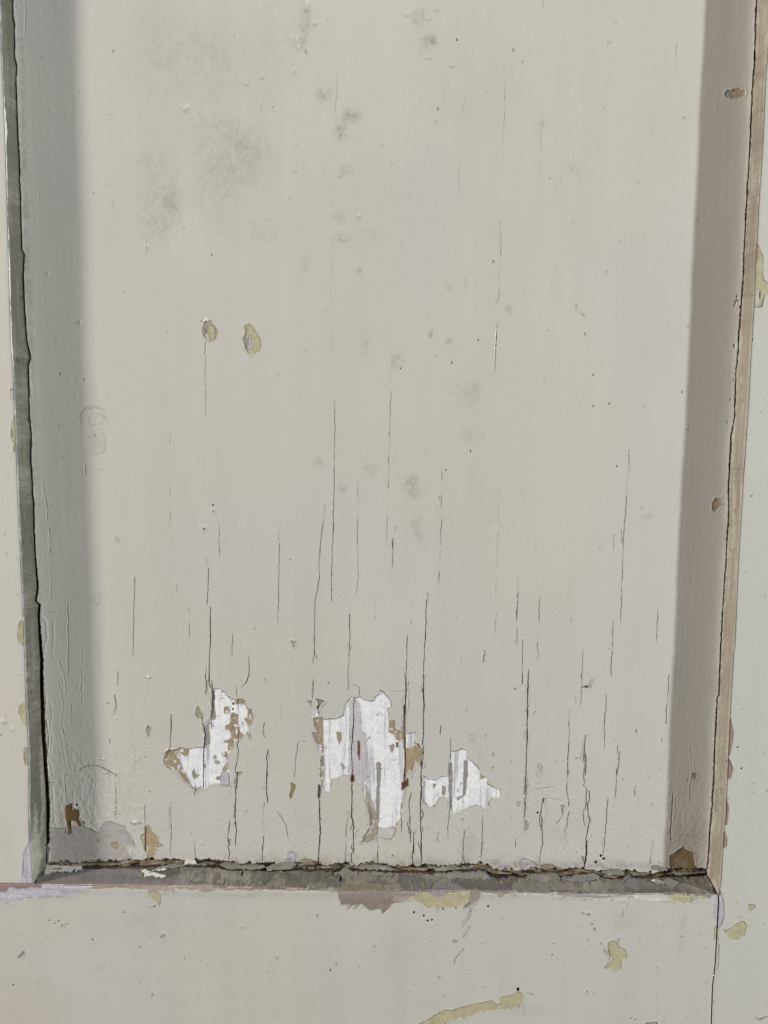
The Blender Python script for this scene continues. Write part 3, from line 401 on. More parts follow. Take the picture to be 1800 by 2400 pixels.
["panel","crack",{"c":"crack","w":0.275,"d":1.2},[[-29.73,-131.85],[-30.34,-137.65],[-29.41,-139.9],[-29.58,-147.99],[-29.38,-153.83],[-29.97,-169.51],[-30.28,-171.48]]],
["panel","crack",{"c":"crack","w":0.227,"d":1.2},[[-30.42,-92.11],[-29.8,-96.2],[-29.49,-98.09]]],
["panel","crack",{"c":"crack","w":0.253,"d":1.2},[[14.14,-135.58],[13.46,-139.78],[13.99,-146.89],[14.48,-160.55]]],
["panel","crack",{"c":"crack","w":0.369,"d":1.2},[[16.15,-155.64],[15.74,-161.84],[15.61,-174.96]]],
["panel","crack",{"c":"crack","w":0.138,"d":1.2},[[-16.19,-148.82],[-16.95,-157.61],[-17.05,-172.66]]],
["panel","crack",{"c":"crack","w":0.138,"d":1.2},[[-1.64,-152.9],[-1.58,-159.41],[-1.47,-171.19]]],
["panel","crack",{"c":"crack","w":0.138,"d":1.2},[[32.84,-144.11],[32.48,-158.41]]],
["panel","crack",{"c":"crack","w":0.137,"d":1.2},[[33.09,-108.21],[33.01,-120.31]]],
["panel","crack",{"c":"crack","w":0.15,"d":1.2},[[49.25,-143.94],[49.14,-158.24],[49.01,-168.7]]],
["panel","crack",{"c":"crack","w":0.162,"d":1.2},[[40.16,-153.77],[40.06,-170.11]]],
["panel","crack",{"c":"crack","w":0.081,"d":1.2},[[27.58,-155.2],[27.54,-160.42]]],
["panel","crack",{"c":"crack","w":0.158,"d":1.2},[[-13.69,-82.21],[-11.25,-83.31],[-10.79,-88.13]]],
["panel","crack",{"c":"crack","w":0.136,"d":1.2},[[-33.06,-80.84],[-33.17,-88.68]]],
["panel","crack",{"c":"crack","w":0.091,"d":1.2},[[5.53,-85.46],[11.02,-85.71]]],
["panel","crack",{"c":"crack","w":0.079,"d":1.2},[[11.14,-95.15],[13.59,-95.44]]],
["panel","crack",{"c":"crack","w":0.091,"d":1.2},[[39.81,-91.7],[40.02,-96.11]]],
["panel","crack",{"c":"crack","w":0.182,"d":1.2},[[28.08,-102.24],[27.97,-106.36]]],
["panel","crack",{"c":"crack","w":0.081,"d":1.2},[[-12.6,-156.26],[-5.5,-151.31]]],
["panel","crack",{"c":"crack","w":0.138,"d":1.2},[[-29.39,-147.99],[-28.46,-149.27]]],
["panel","crack",{"c":"crack","w":0.26,"d":1.2},[[68.87,-76.36],[69.09,-98.97],[69.13,-106.57],[69.4,-133.41],[69.46,-144.38],[69.18,-147.63]]],
["panel","crack",{"c":"crack","w":0.148,"d":1.2},[[89.22,-93.09],[89.4,-103.83],[89.23,-111.45],[89.06,-119.1],[89.4,-125.5],[89.04,-133.21],[89.71,-138.36]]],
["panel","crack",{"c":"crack","w":0.182,"d":1.2},[[97.2,-105.97],[96.9,-111.37],[97.08,-119.66]]],
["panel","crack",{"c":"crack","w":0.206,"d":1.2},[[97.65,-115.18],[97.84,-120.29],[97.74,-126.05]]],
["panel","crack",{"c":"crack","w":0.206,"d":1.2},[[96.92,-120.3],[97.33,-126.7],[97.69,-129.9],[97.1,-130.55],[97.95,-131.83],[98.77,-132.46],[98.57,-136.98],[98.52,-142.47]]],
["panel","crack",{"c":"crack","w":0.252,"d":1.2},[[99.67,-133.42],[100.24,-138.9],[99.49,-140.2],[99.98,-145.37],[100.72,-148.6],[99.91,-151.86],[99.69,-154.46],[99.09,-158.38]]],
["panel","crack",{"c":"crack","w":0.104,"d":1.2},[[98.52,-142.47],[96.98,-144.43],[97.72,-147.98],[98.68,-152.2]]],
["panel","crack",{"c":"crack","w":0.508,"d":1.2},[[99.6,-158.7],[99.6,-165.56],[99.06,-174.76]]],
["panel","crack",{"c":"crack","w":0.195,"d":1.2},[[78.35,-137.18],[77.52,-140.42],[76.95,-146.25],[77.9,-148.83],[77.63,-154.04],[78.15,-161.2],[77.5,-164.15],[77.33,-171.04]]],
["panel","crack",{"c":"crack","w":0.126,"d":1.2},[[74.84,-133.48],[76.36,-132.69],[79.75,-132.66],[80.35,-132.01],[82.83,-132.11]]],
["panel","crack",{"c":"crack","w":0.126,"d":1.2},[[78.3,-135.57],[80.52,-137.48],[87.07,-139.03],[90.51,-140.29],[91.46,-140.92]]],
["panel","crack",{"c":"crack","w":0.184,"d":1.2},[[87.2,-142.91],[87.59,-145.49],[86.75,-148.1],[84.95,-150.06]]],
["panel","crack",{"c":"crack","w":0.15,"d":1.2},[[90.77,-144.17],[90.14,-147.41],[89.41,-153.59],[89.79,-155.54],[88.5,-163.39]]],
["panel","crack",{"c":"crack","w":0.136,"d":1.2},[[106.35,-85.68],[106.58,-94.8],[105.81,-95.44],[106.2,-105.56],[106.26,-111.91]]],
["panel","crack",{"c":"crack","w":0.137,"d":1.2},[[113.89,-113.74],[113.77,-121.4],[112.72,-125.9],[112.38,-137.48]]],
["panel","crack",{"c":"crack","w":0.138,"d":1.2},[[109.27,-137.19],[108.76,-147.87],[108.45,-151.12],[108.25,-158.94],[107.72,-166.14]]],
["panel","crack",{"c":"crack","w":0.149,"d":1.2},[[122.61,-130.93],[121.8,-133.52],[122.22,-136.09]]],
["panel","crack",{"c":"crack","w":0.139,"d":1.2},[[131.67,-158.05],[131.24,-165.24],[130.98,-170.49]]],
["panel","crack",{"c":"crack","w":0.113,"d":1.2},[[135.47,-75.68],[135.13,-94.51],[135.23,-105.89],[135.26,-119.91],[134.45,-126.32]]],
["panel","crack",{"c":"crack","w":0.102,"d":1.2},[[134.78,-100.2],[136.63,-100.49]]],
["panel","crack",{"c":"crack","w":0.138,"d":1.2},[[140.39,-134.61],[140.32,-148.85],[140.28,-158.61]]],
["panel","crack",{"c":"crack","w":0.103,"d":1.2},[[147.56,-110.85],[149.45,-124.24],[148.46,-137.76]]],
["panel","crack",{"c":"crack","w":0.137,"d":1.2},[[121.23,-102.87],[121.3,-104.45]]],
["panel","crack",{"c":"crack","w":0.137,"d":1.2},[[133.42,-106.55],[133.38,-108.45]]],
["panel","crack",{"c":"crack","w":0.092,"d":1.2},[[65.31,-158.07],[65.31,-162.64]]],
["panel","crack",{"c":"crack","w":0.136,"d":1.2},[[66.14,-76.39],[66.46,-81.39]]],
["panel","crack",{"c":"crack","w":0.102,"d":1.2},[[91.75,-86.77],[91.9,-91.17]]],
["panel","crack",{"c":"crack","w":0.113,"d":1.2},[[94.54,-76.1],[94.43,-84.86],[94.41,-93.03]]],
["panel","crack",{"c":"crack","w":0.114,"d":1.2},[[72.76,-94.52],[71.4,-96.11]]],
["panel","crack",{"c":"crack","w":0.102,"d":1.2,"f":0.5},[[-153.14,-83.78],[-151.3,-95.32],[-152.75,-102.4],[-151.73,-108.98],[-150.53,-118.13],[-148.81,-126.29],[-148.38,-136.56],[-148.79,-142.24]]],
["panel","crack",{"c":"crack","w":0.113,"d":1.2,"f":0.5},[[-148.04,-92.26],[-148.49,-107.42]]],
["panel","crack",{"c":"crack","w":0.091,"d":1.2,"f":0.5},[[-153.93,-109.0],[-151.9,-122.74],[-152.03,-142.79]]],
["panel","crack",{"c":"crack","w":0.125,"d":1.2,"f":0.5},[[-160.15,-96.92],[-156.49,-97.03]]],
["panel","crack",{"c":"crack","w":0.149,"d":1.2,"f":0.5},[[-159.84,-132.05],[-156.39,-132.27]]],
["panel","crack",{"c":"crack","w":0.13,"d":1.2,"f":0.5},[[-157.5,-49.02],[-153.88,-49.21]]],
["panel","crack",{"c":"crack","w":0.123,"d":1.2,"f":0.5},[[-159.12,-70.59],[-155.7,-70.6]]],
["panel","crack",{"c":"crack","w":0.091,"d":1.2,"f":0.5},[[-142.88,-82.68],[-142.99,-91.71]]],
["panel","crack",{"c":"crack","w":0.147,"d":1.2},[[-127.2,-88.53],[-126.77,-91.04],[-126.37,-94.56],[-127.19,-98.1],[-128.43,-99.12]]],
["panel","crack",{"c":"crack","w":0.137,"d":1.2},[[-129.93,-110.28],[-129.95,-112.82]]],
["panel","crack",{"c":"crack","w":0.125,"d":1.2},[[-111.56,-87.37],[-112.61,-90.9],[-111.47,-94.91],[-110.64,-102.48]]],
["panel","crack",{"c":"crack","w":0.125,"d":1.2},[[-100.28,-97.82],[-100.78,-112.52]]],
["panel","crack",{"c":"crack","w":0.092,"d":1.2},[[-130.11,-127.12],[-130.12,-137.41],[-129.7,-140.5]]],
["panel","crack",{"c":"crack","w":0.103,"d":1.2},[[-113.42,-142.4],[-113.65,-153.81]]],
["panel","crack",{"c":"crack","w":0.081,"d":1.2},[[-101.8,-143.31],[-101.97,-158.89]]],
["panel","crack",{"c":"crack","w":0.171,"d":1.2},[[-100.79,-113.03],[-101.56,-115.08]]],
["panel","crack",{"c":"crack","w":0.08,"d":1.2},[[-127.15,-127.09],[-127.72,-150.83]]],
["panel","crack",{"c":"crack","w":0.095,"d":1.2,"f":0.5},[[-155.71,-28.84],[-155.77,-44.63]]],
["panel","crack",{"c":"crack","w":0.153,"d":1.2,"f":0.5},[[-147.59,-42.94],[-147.96,-47.77],[-148.28,-62.8],[-148.71,-80.06]]],
["panel","crack",{"c":"crack","w":0.079,"d":1.2,"f":0.5},[[-142.31,-63.67],[-143.1,-91.29]]],
["panel","crack",{"c":"crack","w":0.067,"d":1.2,"f":0.5},[[-145.3,-65.09],[-142.12,-65.06]]],
["panel","crack",{"c":"crack","w":0.067,"d":1.2,"f":0.5},[[-142.33,-72.28],[-138.22,-72.01]]],
["panel","crack",{"c":"crack","w":0.068,"d":1.2,"f":0.5},[[-142.57,-80.7],[-140.75,-80.92]]],
["panel","crack",{"c":"crack","w":0.09,"d":1.2,"f":0.5},[[-153.22,-71.23],[-150.76,-80.08],[-149.85,-87.59]]],
["panel","crack",{"c":"crack","w":0.079,"d":1.2,"f":0.5},[[-153.55,-81.52],[-151.64,-93.73],[-152.38,-102.73],[-150.45,-114.61]]],
["panel","crack",{"c":"crack","w":0.079,"d":1.2,"f":0.83},[[-157.53,10.88],[-155.89,-0.28],[-156.8,-7.48],[-156.73,-11.99]]],
["panel","crack",{"c":"crack","w":0.092,"d":1.2,"f":0.87},[[-155.28,-8.82],[-155.38,-18.76],[-156.15,-21.58]]],
["panel","crack",{"c":"crack","w":0.102,"d":1.2},[[-124.67,-76.54],[-125.31,-84.05]]],
["panel","crack",{"c":"crack","w":0.113,"d":1.2},[[-127.01,-88.3],[-126.47,-94.42],[-128.42,-99.17]]],
["panel","crack",{"c":"crack","w":0.13,"d":1.2,"f":0.67},[[-81.15,76.97],[-82.49,70.9]]],
["panel","crack",{"c":"crack","w":0.095,"d":1.2,"f":0.67},[[-81.79,70.63],[-81.99,65.65],[-81.9,61.61]]],
["panel","crack",{"c":"crack","w":0.097,"d":1.2,"f":0.69},[[-81.85,69.87],[-82.0,41.69]]],
["panel","crack",{"c":"crack","w":0.066,"d":1.2,"f":0.78},[[-82.0,41.69],[-82.76,15.19],[-84.27,5.53]]],
["panel","crack",{"c":"crack","w":0.084,"d":1.2,"f":0.76},[[-98.22,34.14],[-98.44,21.42]]],
["panel","crack",{"c":"crack","w":0.059,"d":1.2,"f":0.83},[[-98.8,12.88],[-99.21,-10.79]]],
["panel","crack",{"c":"crack","w":0.047,"d":1.2,"f":0.77},[[-114.17,32.92],[-114.61,12.72]]],
["panel","crack",{"c":"crack","w":0.092,"d":1.2,"f":0.88},[[-76.27,-6.23],[-76.7,-25.79],[-77.15,-27.98]]],
["panel","crack",{"c":"crack","w":0.051,"d":1.2,"f":0.86},[[-61.03,-7.16],[-61.65,-19.09]]],
["panel","crack",{"c":"crack","w":0.094,"d":1.2,"f":0.91},[[-48.68,-5.95],[-49.02,-43.07],[-49.37,-53.02]]],
["panel","crack",{"c":"crack","w":0.165,"d":1.2,"f":0.82},[[-23.03,50.69],[-23.01,20.06],[-23.75,-13.27],[-24.18,-42.26]]],
["panel","crack",{"c":"crack","w":0.178,"d":1.2,"f":0.92},[[-27.23,3.97],[-29.34,-13.33],[-30.06,-30.78],[-31.99,-42.89],[-32.28,-68.44],[-32.71,-71.8]]],
["panel","crack",{"c":"crack","w":0.054,"d":1.2,"f":0.71},[[-12.06,53.94],[-11.77,43.46]]],
["panel","crack",{"c":"crack","w":0.081,"d":1.2,"f":0.87},[[-11.79,15.91],[-12.13,-13.15],[-11.69,-29.5],[-12.49,-39.39]]],
["panel","crack",{"c":"crack","w":0.147,"d":1.2,"f":0.91},[[-81.64,-24.2],[-82.22,-45.06]]],
["panel","crack",{"c":"crack","w":0.223,"d":1.2,"f":0.99},[[-80.82,-45.6],[-81.64,-68.94],[-82.04,-83.54],[-80.97,-85.78]]],
["panel","crack",{"c":"crack","w":0.108,"d":1.2,"f":0.95},[[-116.1,-31.66],[-116.92,-49.28],[-117.76,-72.67]]],
["panel","crack",{"c":"crack","w":0.063,"d":1.2,"f":0.91},[[-96.3,-30.36],[-96.46,-40.25]]],
["panel","crack",{"c":"crack","w":0.087,"d":1.2,"f":0.95},[[-90.79,-44.6],[-91.03,-61.23]]],
["panel","crack",{"c":"crack","w":0.101,"d":1.2,"f":1.0},[[-70.41,-58.79],[-71.26,-67.72],[-72.48,-81.19],[-73.62,-85.71]]],
["panel","crack",{"c":"crack","w":0.124,"d":1.2},[[-62.73,-65.4],[-63.37,-78.85],[-65.37,-83.37],[-66.15,-84.51]]],
["panel","crack",{"c":"crack","w":0.113,"d":1.2},[[-83.35,-74.56],[-83.63,-88.07]]],
["panel","crack",{"c":"crack","w":0.144,"d":1.2,"f":0.98},[[-15.48,-46.03],[-15.79,-68.27],[-16.24,-85.12]]],
["panel","crack",{"c":"crack","w":0.054,"d":1.2,"f":0.94},[[-3.28,-39.29],[-3.71,-51.45]]],
["panel","crack",{"c":"crack","w":0.077,"d":1.2,"f":0.97},[[-103.79,-55.8],[-99.55,-62.43]]],
["panel","crack",{"c":"crack","w":0.102,"d":1.2},[[-32.49,-79.65],[-33.02,-89.81]]],
["panel","crack",{"c":"crack","w":0.086,"d":1.2,"f":0.78},[[-138.07,21.01],[-137.9,15.69]]],
["panel","crack",{"c":"crack","w":0.13,"d":1.2,"f":0.67},[[50.15,87.72],[49.66,65.0]]],
["panel","crack",{"c":"crack","w":0.119,"d":1.2,"f":0.67},[[50.31,131.54],[51.11,120.5],[50.74,106.34],[50.41,85.92],[49.66,65.25]]],
["panel","crack",{"c":"crack","w":0.068,"d":1.2,"f":0.67},[[49.61,126.52],[50.59,120.5]]],
["panel","crack",{"c":"crack","w":0.103,"d":1.2,"f":0.77},[[2.95,70.74],[2.57,58.27],[1.9,22.45],[1.37,-7.6],[1.24,-16.27]]],
["panel","crack",{"c":"crack","w":0.123,"d":1.2,"f":0.88},[[4.42,-11.9],[4.07,-28.24]]],
["panel","crack",{"c":"crack","w":0.047,"d":1.2,"f":0.76},[[19.1,33.23],[19.23,24.75]]],
["panel","crack",{"c":"crack","w":0.111,"d":1.2,"f":0.86},[[26.76,20.57],[26.68,-5.18],[26.08,-20.37],[25.54,-39.0]]],
["panel","crack",{"c":"crack","w":0.061,"d":1.2,"f":0.87},[[53.3,12.3],[52.93,-15.75],[52.49,-42.03]]],
["panel","crack",{"c":"crack","w":0.139,"d":1.2,"f":0.85},[[112.21,29.95],[112.03,8.62],[111.48,-11.89],[111.46,-51.38]]],
["panel","crack",{"c":"crack","w":0.044,"d":1.2,"f":0.68},[[101.91,67.61],[102.1,57.2]]],
["panel","crack",{"c":"crack","w":0.081,"d":1.2,"f":0.86},[[107.04,-8.68],[106.85,-17.37]]],
["panel","crack",{"c":"crack","w":0.13,"d":1.2,"f":0.95},[[62.82,-30.93],[63.2,-68.58]]],
["panel","crack",{"c":"crack","w":0.109,"d":1.2,"f":0.96},[[73.22,-38.51],[73.16,-72.96]]],
["panel","crack",{"c":"crack","w":0.112,"d":1.2,"f":1.0},[[65.79,-59.62],[66.38,-80.89]]],
["panel","crack",{"c":"crack","w":0.111,"d":1.2,"f":0.98},[[108.11,-49.19],[108.14,-63.65],[108.34,-77.09]]],
["panel","crack",{"c":"crack","w":0.087,"d":1.2,"f":0.96},[[128.83,-43.45],[128.88,-61.2]]],
["panel","crack",{"c":"crack","w":0.101,"d":1.2},[[94.28,-63.79],[94.36,-90.66]]],
["panel","crack",{"c":"crack","w":0.09,"d":1.2},[[135.61,-74.56],[135.57,-90.24]]],
["panel","crack",{"c":"crack","w":0.076,"d":1.2,"f":0.95},[[13.43,-41.32],[13.43,-56.82]]],
["panel","crack",{"c":"crack","w":0.19,"d":1.2,"f":1.0},[[20.26,-41.25],[19.81,-67.9],[19.52,-84.76],[19.84,-91.42]]],
["panel","crack",{"c":"crack","w":0.18,"d":1.2},[[11.49,-57.95],[11.38,-91.51]]],
["panel","crack",{"c":"crack","w":0.181,"d":1.2},[[69.15,-74.12],[69.08,-90.92]]],
["panel","crack",{"c":"crack","w":0.054,"d":1.2,"f":0.95},[[53.12,-45.33],[52.87,-57.53]]],
["panel","crack",{"c":"crack","w":0.088,"d":1.2,"f":0.68},[[40.42,64.07],[39.86,60.73]]],
["panel","crack",{"c":"crack","w":0.1,"d":1.2,"f":0.67},[[67.1,224.24],[66.51,217.11]]],
["panel","crack",{"c":"crack","w":0.075,"d":1.2,"f":0.67},[[51.12,192.5],[51.23,168.18],[50.87,150.45]]],
["panel","crack",{"c":"crack","w":0.092,"d":1.2,"f":0.67},[[125.51,212.47],[125.67,202.89],[125.46,192.29]]],
["panel","crack",{"c":"crack","w":0.067,"d":1.2,"f":0.67},[[33.74,183.6],[32.17,175.8]]],
["panel","crack",{"c":"crack","w":0.067,"d":1.2,"f":0.67},[[67.77,179.09],[67.85,149.63]]],
["panel","crack",{"c":"crack","w":0.059,"d":1.2,"f":0.67},[[92.82,174.47],[93.24,157.8]]],
["panel","crack",{"c":"crack","w":0.042,"d":1.2,"f":0.67},[[117.05,180.57],[117.15,166.89]]],
["panel","crack",{"c":"crack","w":0.059,"d":1.2,"f":0.67},[[31.77,165.04],[31.85,140.33]]],
["panel","crack",{"c":"crack","w":0.042,"d":1.2,"f":0.67},[[29.78,219.11],[29.77,209.57]]],
["panel","crack",{"c":"crack","w":0.051,"d":1.2,"f":0.67},[[102.13,120.02],[103.01,105.86]]],
["panel","crack",{"c":"crack","w":0.043,"d":1.2,"f":0.67},[[132.47,88.81],[133.37,76.47]]],
["panel","crack",{"c":"crack","w":0.034,"d":1.2,"f":0.67},[[3.99,160.82],[4.2,143.03]]],
["panel","crack",{"c":"crack","w":0.067,"d":1.2,"f":0.67},[[-22.21,203.3],[-23.11,175.24],[-23.71,145.72],[-23.98,135.77]]],
["panel","crack",{"c":"crack","w":0.06,"d":1.2,"f":0.67},[[-24.24,121.74],[-24.84,85.15],[-24.34,63.46]]],
["panel","crack",{"c":"crack","w":0.05,"d":1.2,"f":0.67},[[-158.36,221.93],[-158.93,205.73]]],
["panel","crack",{"c":"crack","w":0.085,"d":1.2,"f":0.67},[[-121.17,138.26],[-122.26,135.76],[-121.71,133.27],[-122.58,131.27],[-123.94,130.55]]],
["panel","crack",{"c":"crack","w":0.068,"d":1.2,"f":0.67},[[-118.64,145.25],[-119.25,141.27]]],
["panel","crack",{"c":"crack","w":0.068,"d":1.2,"f":0.67},[[-94.94,136.04],[-92.32,132.08],[-92.17,128.58],[-93.74,127.06]]],
["panel","crack",{"c":"crack","w":0.068,"d":1.2,"f":0.67},[[-96.05,131.04],[-95.48,128.04]]],
["panel","crack",{"c":"crack","w":0.06,"d":1.2,"f":0.67},[[-154.99,140.61],[-155.06,138.42]]],
["panel","crack",{"c":"crack","w":0.06,"d":1.2,"f":0.67},[[-137.34,138.6],[-136.88,136.61]]],
["panel","crack",{"c":"crack","w":0.101,"d":1.2,"f":0.67},[[-55.92,178.99],[-55.63,177.34]]],
["panel","crack",{"c":"crack","w":0.103,"d":1.2},[[-56.35,-140.79],[-57.07,-171.27]]],
["panel","crack",{"c":"crack","w":0.116,"d":1.2},[[-57.13,-162.41],[-57.49,-170.92]]],
["panel","crack",{"c":"crack","w":0.092,"d":1.2},[[-101.11,-141.25],[-101.57,-168.19]]],
["panel","crack",{"c":"crack","w":0.081,"d":1.2},[[-89.99,-157.48],[-89.94,-170.43]]],
["panel","crack",{"c":"crack","w":0.114,"d":1.2},[[-64.12,-106.32],[-62.6,-109.73]]],
["panel","crack",{"c":"crack","w":0.102,"d":1.2},[[-56.17,-106.24],[-56.19,-109.67]]],
["panel","crack",{"c":"crack","w":0.092,"d":1.2},[[-50.24,-145.39],[-45.8,-152.35],[-44.7,-160.54]]],
["panel","crack",{"c":"crack","w":0.103,"d":1.2},[[-39.63,-109.5],[-41.3,-122.13],[-41.86,-129.06]]],
["panel","crack",{"c":"rim2","w":0.162,"d":0.2},[[-82.3,85.19],[-81.6,85.69],[-80.35,85.35],[-79.24,84.9]]],
["panel","crack",{"c":"rim2","w":0.13,"d":0.2},[[-79.24,84.9],[-77.85,84.01],[-77.03,82.78],[-76.77,81.14],[-77.35,79.21]]],
["panel","crack",{"c":"rim2","w":0.14,"d":0.2},[[-83.1,83.82],[-83.05,81.62],[-82.38,79.44],[-81.0,77.66],[-79.62,76.38]]],
["panel","crack",{"c":"rim2","w":0.108,"d":0.2},[[-76.06,81.7],[-75.94,80.05],[-76.8,78.67],[-77.51,77.56]]],
["panel","crack",{"c":"rim2","w":0.13,"d":0.2},[[-64.05,82.78],[-63.84,84.01],[-63.06,84.51]]],
["panel","crack",{"c":"rim2","w":0.173,"d":0.2},[[-63.5,80.73],[-64.49,79.07],[-64.92,77.97]]],
["panel","crack",{"c":"rim2","w":0.141,"d":0.2},[[-64.65,76.87],[-63.97,74.67],[-63.28,73.03],[-62.03,71.52]]],
["panel","crack",{"c":"rim2","w":0.13,"d":0.2},[[-60.0,82.96],[-58.61,80.64],[-57.37,78.32],[-56.54,76.95],[-56.63,74.75],[-57.12,73.09]]],
["panel","crack",{"c":"rim2","w":0.108,"d":0.2},[[-57.12,73.09],[-58.95,71.69],[-60.63,71.07]]],
["panel","crack",{"c":"rim2","w":0.238,"d":0.2},[[-82.2,82.46],[-81.51,81.5],[-81.24,80.54]]],
["panel","crack",{"c":"rim2","w":0.216,"d":0.2},[[-63.24,77.98],[-63.11,77.43]]],
["panel","crack",{"c":"rim2","w":0.238,"d":0.2},[[-62.14,76.07],[-61.86,75.25]]],
["panel","crack",{"c":"rim2","w":0.137,"d":0.2},[[-104.42,-121.59],[-103.6,-116.99],[-102.84,-116.21]]],
["panel","crack",{"c":"rim2","w":0.137,"d":0.2},[[-104.18,-122.1],[-102.98,-123.88],[-100.54,-125.39]]],
["panel","crack",{"c":"rim2","w":0.114,"d":0.2},[[-61.67,-97.28],[-61.2,-99.29],[-62.2,-102.34]]],
["panel","crack",{"c":"rim2","w":0.161,"d":0.2},[[-80.17,-131.7],[-76.72,-132.33],[-72.28,-133.06]]],
["panel","crack",{"c":"rim2","w":0.125,"d":0.2},[[-87.55,-93.76],[-88.3,-95.28],[-88.49,-98.06],[-86.9,-99.81]]],
["panel","crack",{"c":"rim2","w":0.148,"d":0.2},[[-18.49,-97.66],[-22.76,-99.41],[-27.04,-99.64]]],
["panel","crack",{"c":"rim2","w":0.136,"d":0.2},[[-18.49,-97.85],[-17.72,-92.61],[-14.57,-88.49]]],
["panel","crack",{"c":"rim2","w":0.113,"d":0.2},[[-1.06,-84.71],[1.15,-86.32],[4.37,-90.49],[4.27,-92.7]]],
["panel","crack",{"c":"rim2","w":0.116,"d":0.2},[[-9.46,-160.8],[-5.79,-153.59]]],
["panel","crack",{"c":"rim2","w":0.116,"d":0.2},[[-5.74,-160.1],[-1.71,-158.76],[1.4,-158.92],[5.13,-159.01],[7.07,-154.43]]],
["panel","crack",{"c":"rim2","w":0.126,"d":0.2},[[20.08,-140.04],[23.53,-142.91],[25.99,-142.24],[28.08,-137.7],[30.24,-137.35]]],
["panel","crack",{"c":"rim2","w":0.127,"d":0.2},[[33.47,-144.75],[38.73,-144.57],[43.32,-142.06],[46.09,-141.06]]],
["panel","crack",{"c":"rim2","w":0.114,"d":0.2},[[42.84,-119.57],[47.26,-124.32]]],
["panel","crack",{"c":"rim2","w":0.126,"d":0.2},[[-24.17,-134.69],[-23.88,-129.73],[-18.65,-126.92],[-14.64,-127.07]]],
["panel","crack",{"c":"scratch","w":0.088,"d":0.12,"steady":1},[[-139.18,39.47],[-139.72,40.52],[-139.96,41.61],[-139.84,42.75],[-139.45,43.85],[-138.8,44.86],[-137.85,45.7],[-136.73,46.41],[-135.44,46.86],[-134.07,47.1],[-132.71,47.07],[-131.39,46.77],[-130.17,46.26],[-129.13,45.53],[-128.36,44.66]]],
["panel","crack",{"c":"scratch","w":0.088,"d":0.12,"steady":1},[[-138.51,38.2],[-139.1,39.07],[-139.52,40.04],[-139.71,41.04],[-139.68,42.09],[-139.43,43.1],[-138.96,44.07],[-138.32,44.95],[-137.46,45.71],[-136.47,46.29],[-135.4,46.69],[-134.3,46.88],[-133.15,46.84],[-132.06,46.64],[-131.01,46.21]]],
["panel","crack",{"c":"scratch","w":0.087,"d":0.12,"steady":1},[[-137.39,43.26],[-136.84,44.23],[-136.07,45.07],[-135.12,45.73],[-134.01,46.18],[-132.86,46.41],[-131.67,46.42],[-130.53,46.17],[-129.48,45.7],[-128.57,45.05],[-127.89,44.19],[-127.38,43.23],[-127.19,42.18],[-127.22,41.08],[-127.51,40.03]]],
["panel","crack",{"c":"scratch","w":0.087,"d":0.12,"steady":1},[[-129.6,41.23],[-129.89,40.13],[-130.71,39.2],[-131.83,38.62],[-133.16,38.48],[-134.38,38.86],[-135.29,39.64],[-135.75,40.69],[-135.67,41.83],[-135.07,42.89],[-134.03,43.6],[-132.75,43.92],[-131.47,43.76],[-130.43,43.11],[-129.75,42.15]]],
["panel","crack",{"c":"scratch","w":0.088,"d":0.12,"steady":1},[[-132.89,38.44],[-133.52,38.17],[-134.18,38.16],[-134.79,38.37],[-135.31,38.81],[-135.65,39.42],[-135.81,40.12],[-135.7,40.86],[-135.41,41.52],[-134.96,42.06],[-134.33,42.41],[-133.67,42.51],[-133.05,42.38],[-132.49,41.99],[-132.06,41.43]]],
["panel","crack",{"c":"scratch","w":0.088,"d":0.12,"steady":1},[[-132.37,39.67],[-132.48,39.19],[-132.71,38.79],[-133.11,38.48],[-133.56,38.34],[-134.0,38.38],[-134.39,38.64],[-134.69,38.99],[-134.85,39.47],[-134.79,39.95],[-134.61,40.39],[-134.29,40.75],[-133.84,40.93],[-133.4,40.98],[-132.96,40.8]]],
["panel","crack",{"c":"scratch","w":0.087,"d":0.12,"steady":1},[[-138.73,41.23],[-139.03,41.75],[-139.23,42.32],[-139.26,42.89],[-139.2,43.46],[-138.96,44.03],[-138.64,44.56],[-138.23,45.0],[-137.69,45.4],[-137.1,45.75],[-136.39,45.98],[-135.68,46.16],[-134.98,46.21],[-134.27,46.18],[-133.57,46.01]]],
["panel","crack",{"c":"scratch","w":0.087,"d":0.12,"steady":1},[[-130.18,44.29],[-129.74,44.04],[-129.36,43.69],[-129.06,43.3],[-128.8,42.91],[-128.64,42.43],[-128.52,41.95],[-128.49,41.46],[-128.54,40.98],[-128.69,40.5],[-128.88,40.01],[-129.15,39.62],[-129.47,39.22],[-129.88,38.86],[-130.33,38.59]]],
["panel","crack",{"c":"scratch","w":0.077,"d":0.12,"steady":1},[[-128.83,38.35],[-129.06,37.9],[-129.38,37.46],[-129.84,37.11],[-130.33,36.79],[-130.91,36.57],[-131.53,36.43],[-132.15,36.38],[-132.77,36.42],[-133.39,36.54],[-133.95,36.76],[-134.43,37.06],[-134.86,37.41],[-135.16,37.84],[-135.37,38.28]]],
["panel","crack",{"c":"scratch","w":0.077,"d":0.12,"steady":1},[[-128.78,36.98],[-129.1,36.59],[-129.46,36.23],[-129.87,35.92],[-130.36,35.69],[-130.9,35.47],[-131.47,35.37],[-132.05,35.32],[-132.67,35.36],[-133.19,35.44],[-133.76,35.61],[-134.24,35.83],[-134.68,36.13],[-135.02,36.48],[-135.28,36.87]]],
